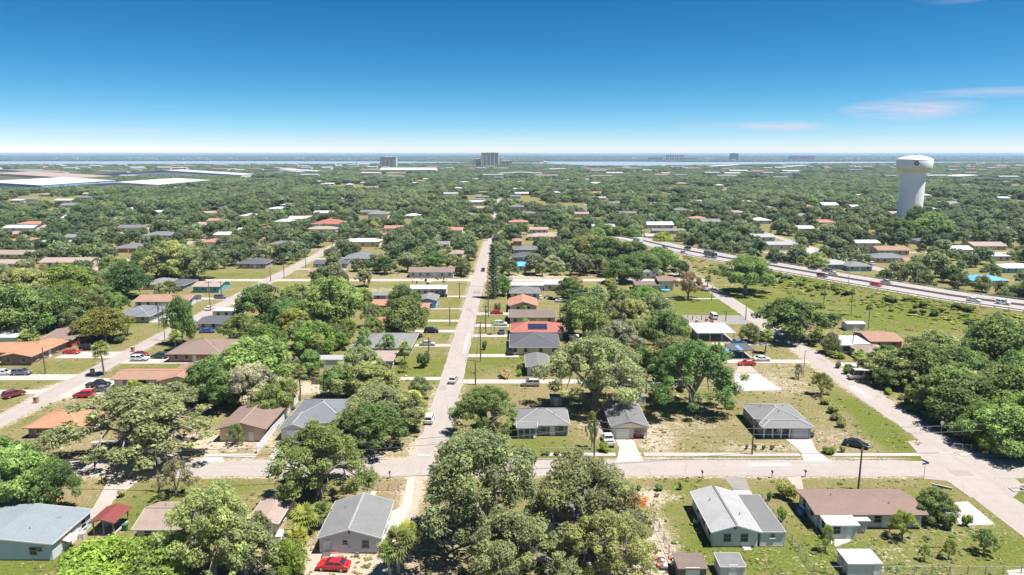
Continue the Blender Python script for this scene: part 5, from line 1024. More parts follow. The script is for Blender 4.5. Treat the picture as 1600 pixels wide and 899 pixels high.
for a in [('sedan', -15.21,175.81, 83, SIL, 'silver sedan driving on the central street'), ('suv', -18.17,148.18, 88, WHT, 'white sport utility car parked at the edge of the central street'), ('sedan', -25.37,91.79, 175, RED, 'bright red sedan behind the grey gabled house'), ('sedan', 69.21,134.63, -33, BLK, 'black sedan parked on the grass beside the grey hipped house'),
 ('suv', -130.67,181.75, 3, GRY, 'grey sport utility car on the drive near the utility pole'), ('sedan', -135.45,181.75, 5, WHT, 'white sedan cut by the left photo edge'), ('suv', -120.84,164.51, 60, DRED, 'dark red sport utility car on the strip drive'), ('sports', -129.74,202.07, 2, RED, 'bright red sports car before the orange roofed house'), ('suv', -127.28,206.23, 5, BLK, 'black car in the shade under the carport tree'),
 ('suv', -106.02,194.84, 2, WHT, 'white sport utility car on the brown hipped house drive'), ('sedan', -108.18,199.38, 0, DRED, 'maroon sedan parked behind the white sport utility car'), ('suv', -101.45,197.41, 178, DGN, 'dark green sport utility car close to the brown hipped house'), ('pickup', -104.46,171.72, 5, BLK, 'black pickup at the top of the shell parking area'), ('sedan', -101.86,168.28, 175, GRY, 'dark grey sedan between the black pickup and the red truck'), ('suv', -103.49,164.05, 185, RED, 'red and black jeep-like car at the front of the shell parking area'),
 ('sedan', -100.34,227.17, 10, BLU, 'blue car before the dark roofed low house'), ('pickup', 29.67,172.22, 172, WHT, 'white pickup parked between the two large trees'), ('suv', 4.72,172.73, 178, SIL, 'silver sport utility car by the concrete drive'), ('sedan', 65.44,190.48, 182, RED, 'red sedan before the dark open carport'), ('sedan', 71.05,194.84, 2, WHT, 'white sedan on the drive beside the red sedan'), ('sedan', 19.59,276.44, 5, WHT, 'white car on the grass beside the long mobile home'),
 ('sedan', -5.64,254.68, 0, RED, 'small red car on a drive along the central street'), ('suv', -28.99,286.7, 5, BLK, 'black car beside the white mobile home'), ('suv', -26.56,227.17, 0, BLK, 'black car at the end of the narrow drive'), ('suv', -3.36,226.32, 90, GRY, 'dark car beside the red tiled house'), ('suv', -0.57,202.07, 90, BLK, 'black car beside the cream house'), ('pickup', 19.59,136.56, 93, WHT, 'white pickup beside the tan garage house'),
 ('sedan', 70.29,106.85, 4, SIL, 'silver sedan under the small corner tree'), ('camper', 90.96,177.93, 178, TAN, 'cream camper van parked beside the right street')]: car(a[0], a[1], a[2], a[3], a[4], a[5])
for a in [('suv', -118.5, 282.77, 0, GRY, 'grey car on the drive of the white walled long house'), ('sedan', -122, 243.53, 0, WHT, 'white sedan on the drive beside the glazed corner house'), ('pickup', -97, 272.77, 4, SIL, 'silver pickup opposite the white walled long house'), ('sedan', -96, 393.13, 0, WHT, 'white sedan on the looping drive by the twin grey roofs'), ('suv', -92, 357.41, 0, DRED, 'maroon car on the drive near the orange roofed bungalow'), ('sedan', -26, 211.3, 0, SIL, 'silver sedan on the narrow drive near the fan palms'),
  ('suv', -4, 236.91, 0, WHT, 'white car on the drive beside the feather palm'), ('sedan', 70, 212.79, 0, BLU, 'blue sedan on the side drive by the fan palm'), ('van', 72, 247.48, 90, WHT, 'white van on the asphalt pad by the bollards'), ('pickup', 190.5, 372, 90, WHT, 'white pickup on the street behind the highway'), ('sedan', 184.5, 402, -90, GRY, 'grey sedan on the street behind the highway'), ('suv', 215, 421.5, 0, RED, 'red car on the cross street beyond the highway'), ('sedan', 99, 191.09, 0, GRY, 'grey sedan on the pale drive of the white roofed bungalow'), ('suv', -42.5, 131.8, 80, BLK, 'black car on the driveway behind the white fence'), ('sedan', -114.2, 262, 90, WHT, 'white sedan driving along the street of orange roofs'), ('sedan', -14.5, 352, -90, BLK, 'black sedan far along the central street')]: car(*a)
def hcar(kind, s, off, col, label, rev=False, second=None):
    """vehicle on the highway: s = index along the near edge polyline, off = metres from the near edge"""
    P = hwy_frames(off); i = int(s); f_ = s-i; a, b_ = P[i], P[i+1]; x, y = a[0]+(b_[0]-a[0])*f_, a[1]+(b_[1]-a[1])*f_
    car(kind, x, y, math.degrees(math.atan2(b_[1]-a[1], b_[0]-a[0]))+(180 if rev else 0), col, label, hwy_z(y)+.12, None, second)
for a in [('truck', 1.30, 3.5, BLU, 'blue semi truck on the highway near the tree line', True, (.75,.75,.75)), ('truck', 2.90, 7, GRY, 'dark dump truck on the highway', False, (.16,.15,.14)), ('sedan', 1.90, 7, GRY, 'grey car between the blue truck and the dark truck'), ('suv', 2.10, 16.5, BLK, 'black car in the far lane near the highway crest', True), ('sedan', 2.45, 3.4, SIL, 'silver car near the guardrail behind the dark truck'), ('sedan', 2.60, 12.0+4, SIL, 'silver car in the far lanes beside the dark truck', True), ('suv', 3.30, 17, GRY, 'grey car in the far lanes before the bushy oak', True), ('suv', 3.45, 3.3, BLK, 'black car by the guardrail before the bushy oak'), ('suv', 3.60, 20.5, BLK, 'black car in the outermost far lane', True),
  ('suv', 4.35, 20.5, GRY, 'dark grey car in the far lane above the palm', True), ('suv', 4.15, 20.8, BLK, 'black car at the far guardrail beside the street lamp', True), ('suv', 4.55, 6.5, DRED, 'maroon sport utility car on the highway'), ('sedan', 4.50, 17, WHT, 'white car in the far lanes behind the maroon car', True), ('sedan', 5.20, 6.8, RED, 'red sedan on the highway near the lamp post'), ('sedan', 5.15, 17, SIL, 'silver car in the far lanes behind the red sedan', True), ('sedan', 6.25, 7, WHT, 'white sedan on the highway towards the right edge'), ('suv', 6.50, 9.6, WHT, 'white sport utility car on the highway nearest the right edge')]: hcar(*a)

# ------------------------------------------------------------ poles, lamps, signs, fences, small things
def pole(x, y, h, label, kind='wood', arms=0, lamp=0, can=0, group=None, rz=0):
    t = thing('utility_pole' if kind != 'lamp' else 'street_lamp', label, 'pole' if kind != 'lamp' else 'street lamp', (x, y, hz_at(x, y)), rz, group); mat = WOODPOLE if kind == 'wood' else (STEEL if kind == 'lamp' else CONC)
    MB().tube([(0,0,-.5),(0,0,h)], [.19, .13] if kind != 'lamp' else [.12, .08], 8).build('pole', mat, t)
    for i in range(arms):
        MB().box(-1.25, 1.25, -.07, .07, h-.5-i*1.1, h-.36-i*1.1).build('crossarm', mat, t)
        for k in (-1.1, -.4, .4, 1.1): MB().lathe([(.05, h-.36-i*1.1), (.07, h-.25-i*1.1), (.03, h-.15-i*1.1)], 6, (k, 0)).build('insulator', plain('insulator', (.5,.5,.52), .3), t)
    if can: MB().lathe([(.01, h-2.6),(.26, h-2.6),(.26, h-1.6),(.01, h-1.55)], 10, (.42, 0)).build('transformer', STEEL, t)
    if lamp: m = MB().tube([(0,0,h-.3),(lamp*.5,0,h+.25),(lamp,0,h+.3)], .05, 5).build('lamp_arm', STEEL, t); MB().box(min(lamp, lamp*1.25), max(lamp, lamp*1.25), -.14, .14, h+.2, h+.34).build('lamp_head', STEEL, m)
    return t
def hz_at(x, y): return float(bank(np.array([[x]]), np.array([[y]]))[0, 0])
for a in [(-21.28,236.91,6.73, 'wooden pole on the vacant lot beside the central street'), (-24.75,204.13,4.52, 'wooden pole beside the narrow drive near the fan palms'), (-21.32,282.77,6.61, 'wooden pole before the second cross street', 'wood', 1), (-8.53,249.5,11.49, 'tall wooden pole at the corner by the pine', 'wood', 1), (-8.64,227.17,9.27, 'wooden pole beside the feather palm', 'wood', 1, 0, 1), (-8.9,194.2,11.75, 'tall wooden pole by the cream house lawn', 'wood', 1), (-9.29,173.23,6.26, 'wooden pole with lamp beside the silver sedan', 'wood', 0, 1.6),
 (31.96,161.78,8.42, 'wooden pole beside the dense mango tree'), (17.22,248.48,5.16, 'short wooden pole beside the low brown roof'), (33.7,237.83,6.31, 'wooden pole between the two round trees'), (76.73,179.55,7.33, 'street lamp pole beside the small garden tree', 'lamp', 0, 1.4), (100.78,203.44,5.67, 'wooden pole before the white roofed bungalow'), (60.82,116.05,7.53, 'tall dark wooden pole before the long brown house', 'wood', 0, 0, 0), (46.99,130.61,5.83, 'wooden pole in front of the grey hipped house'), (15.32,124.29,9.85, 'tall wooden pole rising from the oak by the porch house', 'wood', 1, 0, 1), (-61.36,114.85,8.05, 'tall wooden pole with transformer before the big spreading oak', 'wood', 1, 0, 1),
 (-125.08,182.87,7.27, 'wooden pole on the lawn of the orange roofed house'), (-126.42,214.3,6.55, 'pale concrete pole with three crossarms', 'conc', 3), (-123.83,222.18,4.45, 'wooden pole beside the yellow-green tree'), (-120.9,236.91,8.29, 'wooden pole on the corner lawn before the grey hipped house', 'wood', 0, 0, 1), (-109.18,216.61,11.94, 'tall pale pole with transformers by the dark tree', 'conc', 1, 0, 1), (-113.01,260.08,11.21, 'tall wooden pole beside the teal house street', 'wood', 1), (-120.71,289.38,5.94, 'wooden pole beside the teal house', 'wood', 1), (-107.76,330.97,9.17, 'wooden pole at the street corner island', 'wood', 1), (-111.26,322.42,6.57, 'wooden pole by the corner lawn of the second cross street'),
 (-106.77,363.62,9.35, 'wooden pole by the loop drive', 'wood', 1), (-105.45,395.6,7.61, 'wooden pole by the twin grey roofs'), (-106.62,419.2,11.46, 'tall wooden pole by the far end of the orange house street', 'wood', 1), (-109.09,448.87,9.39, 'wooden pole furthest along the orange house street', 'wood', 1), (80.07,278.94,5.74, 'wooden pole beside the street to the highway'), (82.86,245.49,5.8, 'wooden pole by the bushy street corner'), (75.24,243.53,3.69, 'short pole by the asphalt pad')]: pole(*a)
for s_, off, lb in ((3.85, HW_W+.6, 'highway lamp post beside the far guardrail near the bend'), (5.0, -.8, 'highway lamp post on the near edge above the grass bank'), (5.4, HW_W+.6, 'highway lamp post beside the far guardrail near the oak'), (2.2, HW_W+.6, 'highway lamp post near the crest'), (6.2, HW_W+.6, 'highway lamp post furthest right')):
    P = hwy_frames(off); i = int(s_); f_ = s_-i; x, y = P[i][0]+(P[i+1][0]-P[i][0])*f_, P[i][1]+(P[i+1][1]-P[i][1])*f_; pole(x, y, 10.5, lb, 'lamp', 0, 2.4 if off < 0 else -2.4)
def wire(label, pts, sag=.8, r=.04):
    t = thing('power_line', label, 'wire', pts[0][:2]+(0,)); m = MB(); o = t.location
    for a, b_ in zip(pts[:-1], pts[1:]):
        a, b_ = Vector(a), Vector(b_); m.tube([a.lerp(b_, i/10) + Vector((0,0,-sag*4*(i/10)*(1-i/10))) - o for i in range(11)], r, 4, False)
    m.build('cable', DARKM, t)
pl = lambda *a: (a[0], a[1], a[2])
A, B, C, D_, E_ = pl(-61.36,114.85,8.05), pl(15.32,124.29,9.85), pl(46.99,130.61,5.83), pl(60.82,116.05,7.53), pl(106.24,122.4,9.97)
for dz, w in ((-.3, 'upper'), (-1.6, 'lower')):
    f_ = lambda p: (p[0], p[1], p[2]+dz)
    wire('%s overhead cable along the cross street towards the porch house' % w, [f_((-120, 118, 9)), f_(A), f_(B)], 1.2); wire('%s overhead cable along the cross street past the grey hipped house' % w, [f_(B), f_(C), f_((118, 131, 8.5))], 1.0)
wire('overhead cable above the central street lawns', [pl(-9.29,173.23,6.26), pl(-8.9,194.2,11.75), pl(-8.64,227.17,9.27), pl(-8.53,249.5,11.49), pl(-21.32,282.77,6.61)], .7); wire('overhead cable along the street of orange roofed houses', [pl(-125.08,182.87,7.27), pl(-126.42,214.3,6.55), pl(-109.18,216.61,11.94), pl(-113.01,260.08,11.21), pl(-107.76,330.97,9.17), pl(-106.62,419.2,11.46)], .9)

def sign(x, y, label, col, shape='blade', rz=0, h=2.6):
    t = thing('street_sign', label, 'sign', (x, y, 0), rz); MB().tube([(0,0,-.2),(0,0,h)], .045, 6).build('post', STEEL, t); mt = plain('sign_'+col[0], col[1], .5, .03)
    if shape == 'blade': MB().box(-.75, .75, -.06, -.04, h, h+.36).build('panel', mt, t); MB().box(-.04, -.02, -.75, .75, h+.40, h+.72).build('panel', mt, t)
    elif shape == 'octagon': m = MB(); n = 8; m.add([(.42*math.cos(6.2832*(i+.5)/n), s*.02-.06, h-.1+.42*math.sin(6.2832*(i+.5)/n)) for s in (-1, 1) for i in range(n)], [tuple(range(n)), tuple(range(2*n-1, n-1, -1))]+[(i, n+i, n+(i+1)%n, (i+1)%n) for i in range(n)]); m.build('panel', mt, t)
    else: MB().box(-.4, .4, -.06, -.04, h-.5, h+.1).build('panel', mt, t)
sign(-22.05,133.06, 'blue street name sign at the central street corner', ('blue', (.05,.25,.5)), h=3.2); sign(74.42,119.79, 'blue street name sign at the right street corner', ('navy', (.04,.12,.38)), h=3.0, rz=.3); sign(89.88,140.58, 'pale octagonal sign back before the wooded corner', ('white', (.7,.7,.7)), 'octagon', h=2.8); sign(93.45,131.52, 'round pale sign among the corner bushes', ('pale', (.6,.62,.6)), 'octagon', h=2.2)
t = thing('barricade', 'small yellow orange road marker beside the corner bushes', 'barricade', (92.41,130.31, 0)); MB().box(-.6, .6, -.05, .05, .55, .95).build('board', plain('marker_orange', (.75,.42,.05)), t); MB().box(-.5,-.42,-.04,.04,0,.55).build('leg', STEEL, t); MB().box(.42,.5,-.04,.04,0,.55).build('leg', STEEL, t)
def mailbox(x, y, label, kind='post'):
    t = thing('mailbox', label, 'mailbox', (x, y, 0))
    if kind == 'post': MB().box(-.05,.05,-.05,.05,0,1.1).build('post', WOODPOLE, t); MB().box(-.14,.14,-.28,.28,1.1,1.32).lathe([(.14,1.32)],4).box(-.1,.1,-.28,.28,1.32,1.4).build('box', DARKM, t)
    else: MB().box(-.42,.42,-.42,.42,0,1.5).build('pillar', WL['brick'], t); MB().box(-.5,.5,-.5,.5,1.5,1.62).build('cap', CONC, t); MB().box(-.14,.14,-.46,-.42,1.0,1.25).build('door', DARKM, t)
for px in [(34.58,120.56, 'dark mailbox by the street before the white house'), (47.27,120.56, 'mailbox by the street before the long brown house'), (-73.9,119.27, 'mailbox beside the curved driveway'), (-22.19,120.3, 'mailbox at the edge of the dry verge near the sandy track'), (53.42,120.82, 'mailbox at the brown house drive')]: mailbox(*px)
for px in [(-111.74,181.75, 'brick mailbox pillar before the bushy palm'), (-112.45,160.01, 'brick mailbox pillar at the lawn corner by the shell parking'), (-112.72,204.13, 'brick mailbox pillar opposite the red sports car')]: mailbox(*px, 'brick')
def fence(label, p, q, h, n, mat, kind='panel', name='fence'):
    t = thing(name, label, 'fence', (p[0], p[1], 0)); p, q = Vector((*p, 0)), Vector((*q, 0)); L = (q-p).length; d = (q-p)/L; a = math.atan2(d.y, d.x); s = L/n
    pm = MB().box(-.06,.06,-.06,.06,-.1,h+.12).mesh('post', mat)
    if kind == 'panel': fm = MB().box(.07, s-.07, -.025, .025, .08, h).box(.06, s-.06, -.04, .04, h, h+.07).mesh('panel', mat)
    elif kind == 'board':
        bm = MB().box(.0,.17,-.015,.015,.05,h).mesh('board', mat)
    else:
        m = MB(); k = int(s/.22)
        for i in range(k+1): m.tube([(i*s/k,0,.05),(min(s,(i+.5)*s/k),0,h*.5),(i*s/k,0,h)], .008, 3, False)
        m.tube([(0,0,h),(s,0,h)], .03, 5); m.tube([(0,0,.08),(s,0,.08)], .012, 4); fm = m.mesh('mesh_panel', STEEL)
    for i in range(n+1):
        o = p + d*s*i - t.location; put('post', pm, t, o, a)
        if i < n:
            if kind == 'board':
                for k in range(int(s/.19)): put('board', bm, t, o+d*(.05+k*.19), a)
            else: put('panel' if kind == 'panel' else 'mesh_panel', fm, t, o, a)
vin = plain('white_vinyl', (.72,.74,.78), .4, .03)
fence('white vinyl fence running back beside the grey hipped house', (-49.98,130.91), (-50.81,160.89), 1.7, 13, vin); fence('weathered brown board fence behind the leafy oak', (-51.18,173.74), (-43.98,173.74), 1.8, 5, WOODPOLE, 'board'); fence('leaning wire mesh fence beside the orange flowering tree', (22.77,108.11), (23.25,89.31), 1.6, 6, STEEL, 'mesh'); fence('wire mesh fence before the dry verge', (-25.2,115.57), (-19.82,115.57), 1.2, 3, STEEL, 'mesh'); fence('grey board fence behind the dark red shed', (-64.16,102.83), (-62.7,104.4), 1.5, 3, plain('grey_board', (.5,.48,.45)), 'board'); fence('low wire fence at the wooded corner lot', (88.15,133.37), (100.04,130.31), 1.2, 8, STEEL, 'mesh')
fence('low hedge-side wire fence of the porch house lawn', (5.69,131.82), (15.8,131.82), 1.0, 6, STEEL, 'mesh')
t = thing('storm_drain', 'concrete storm drain box in the grass at the right corner', 'drain', (88.65,115.81, 0))
MB().box(-1.2,1.2,-.8,-.6,-.1,.18).box(-1.2,1.2,.6,.8,-.1,.18).box(-1.2,-1.0,-.6,.6,-.1,.18).box(1.0,1.2,-.6,.6,-.1,.18).build('rim', CONC_WHITE, t); MB().box(-1,1,-.6,.6,-.1,.02).build('grate', DARKM, t)
t = thing('storm_drain', 'concrete drain headwall on the verge beside the corner street', 'drain', (75.98,116.78, 0), -.6); MB().box(-1.5,1.5,-.15,.15,0,.35).build('headwall', CONC, t); MB().box(-.8,.8,-.18,-.15,.02,.25).build('opening', DARKM, t)
def bin_(x, y, col, label): t = thing('wheeled_bin', label, 'bin', (x, y, 0), rng.uniform(0, 3)); MB().add([(-.25,-.3,.1),(.25,-.3,.1),(.25,.3,.1),(-.25,.3,.1),(-.32,-.38,1.0),(.32,-.38,1.0),(.32,.38,1.0),(-.32,.38,1.0)], [(3,2,1,0),(4,5,6,7),(0,1,5,4),(1,2,6,5),(2,3,7,6),(3,0,4,7)]).build('body', plain('bin_'+col[0], col[1], .5), t); MB().box(-.35,.35,-.41,.41,1.0,1.07).build('lid', plain('bin_'+col[0], col[1], .5), t)
BB, BG, BK = ('blue', (.05,.12,.38)), ('green', (.05,.16,.07)), ('black', (.03,.03,.03))
for a in [(47.07,107.48, BB, 'blue bin beside the long brown house, nearer the street'), (47.14,106.85, BB, 'blue bin beside the long brown house, nearer the lawn'), (62.21,139.22, BK, 'black bin beside the grey garage door'), (-24.62,96.42, BK, 'black bin behind the grey gabled house, at its window'), (-23.78,96.07, BG, 'green bin behind the grey gabled house, at its wall'), (-22.49,96.25, BK, 'black bin behind the grey gabled house, next to the door vent'), (-63.97,107.9, BK, 'dark barrel-like bin behind the dark red shed'), (-60.53,102.25, BG, 'green bin beside the grey board fence'), (-67.95,103.61, BG, 'bin at the corner of the pale blue house')]: bin_(*a)
# junk, tarpaulins, pools and boats seen in yards
def heap(label, x, y, r, n, cols, name='junk_heap', cat='junk heap', h=.8):
    t = thing(name, label, cat, (x, y, 0)); q = random.Random(n+int(r*10))
    for i in range(n):
        a = q.uniform(0, 6.28); d = r*math.sqrt(q.random()); s = q.uniform(.25, .7); m = MB(); c = (d*math.cos(a), d*math.sin(a)); hh = q.uniform(.2, h)
        m.add([(c[0]+s*sx*q.uniform(.6,1.2), c[1]+s*sy*q.uniform(.6,1.2), z) for z in (0, hh) for sx, sy in ((-1,-1),(1,-1),(1,1),(-1,1))], [(3,2,1,0),(4,5,6,7),(0,1,5,4),(1,2,6,5),(2,3,7,6),(3,0,4,7)]); m.build('piece', cols[i % len(cols)], t)
JW, JD, JB, JR = plain('junk_white', (.62,.62,.6)), plain('junk_dark', (.08,.08,.08)), plain('tarp_blue', (.05,.18,.55), .45), plain('junk_red', (.4,.12,.08))
heap('heap of white and dark junk beside the brown cottage', -35.71,102.06, 2.6, 16, [JW, JD, JW, GREYD]); heap('pale sheet rubble in front of the brown cottage', -35.12,99.26, 2.2, 9, [JW, JW, GREYD], h=.3); heap('blue tarpaulin bundle under the big oak, beside its trunk', -71.39,133.06, 1.6, 6, [JB], 'tarpaulin_bundle', 'tarpaulin', 1.2); heap('blue tarpaulin bundle under the big oak, further from the road pole', -75.65,134.63, 1.9, 8, [JB, JD], 'tarpaulin_bundle', 'tarpaulin', 1.0); heap('plant pots and buckets behind the grey gabled house', -24.99,95.56, 2.6, 9, [JD, JW, JR], 'pot_cluster', 'pots', .5)
heap('red and white yard clutter under the mango tree', 38.26,165.44, 2.0, 8, [JR, JW], h=.5); heap('dark clutter along the wire fence', 22.13,93.23, 1.8, 12, [JD, JW, JR], h=.7); heap('dark yard clutter between the trees', 40.51,206.94, 3.5, 10, [JD, GREYD], h=1.0); heap('low row of junk beside the white bungalow', 67.07,241.6, 4, 10, [JR, JW, JR], h=1.0); heap('yard clutter beside the mobile home', 15.15,284.07, 4, 12, [JW, JD, JB], h=1.1); heap('junk behind the dark roofed low house', -94.86,227.17, 3, 8, [JW, JD], h=.8); heap('crowd of dark objects in front of the shaded bungalow', -37.78,322.42, 8, 18, [JD, JD, JW], h=1.2)
def pool(label, x, y, w, d): t = thing('tarpaulin_cover', label, 'cover', (x, y, 0)); MB().lathe([(.01,.95),(w*.5,.9),(w*.52,.0)], 14).build('cover', RM['tarp'], t); MB().lathe([(w*.53,.0),(w*.53,.95),(w*.5,.97)], 14).build('rim', STEEL, t)
pool('round blue pool beside the orange roofed house', -58.77,280.2, 7, 6); pool('blue pool cover in the garden of the long mobile home', 27.76,293.5, 8, 5); pool('small blue cover between garden palms', -69.08,230.62, 4.5, 4); pool('small blue cover in the yard of the yellow house', 65.58,297.73, 4, 3)
def shed(label, x, y, w, d, wall, rm): simple(label, x, x+w, y, d, 'gx', .25, wall, rm, 2.1, 'S:d.5', None, .15, name='shed', cat='shed')
for a in [('small tan garden shed behind the porch house', 9, 158, 2.6, 2.2, 'tan', 'grey'), ('small white garden shed behind the garage house', 29, 159, 2.4, 2.2, 'white', 'lgrey'), ('green garden shed behind the brown hipped house', -74, 210, 3, 2.4, 'green', 'corr'), ('small grey shed in the garden of the charcoal roofed house', 18, 214, 2.6, 2.4, 'grey', 'white'), ('white shed behind the long copper roofed house', -73, 178, 3, 2.6, 'white', 'corr'), ('small shed behind the blue sided house', -44, 283, 3, 3, 'white', 'weathered')]: shed(*a)
for lb, p, q, h_, n_, mt, kd in [('brown board fence behind the cream house garden', (24,200), (24,216), 1.7, 8, WOODPOLE, 'board'), ('white panel fence behind the red tiled house', (24,224), (24,246), 1.6, 10, vin, 'panel'), ('wire mesh fence along the back of the vacant lawn', (25,171), (52,171), 1.3, 10, STEEL, 'mesh'), ('wire mesh fence along the open green lot', (50,262), (50,284), 1.3, 8, STEEL, 'mesh'), ('weathered board fence behind the brown hipped house', (-70,200), (-70,214), 1.7, 7, WOODPOLE, 'board'), ('wire mesh fence beside the white sheds lawn', (42.5,91), (42.5,112), 1.2, 8, STEEL, 'mesh'), ('wire mesh fence along the lawn behind the small white shed', (44,90.6), (74,90.6), 1.1, 12, STEEL, 'mesh')]: fence(lb, p, q, h_, n_, mt, kd)
# concrete bollards by the asphalt pad
for i in range(6): tag(MB().tube([(0,0,-.1),(0,0,1.5)], .16, 8).build('bollard', JR if i % 2 else JW), 'short %s bollard, number %s from the street on the asphalt pad' % ('red' if i % 2 else 'white', ('six', 'five', 'four', 'three', 'two', 'one')[i]), 'bollard', 'bollards by the asphalt pad').location = (62.43+i*1.6, 245.49, 0)

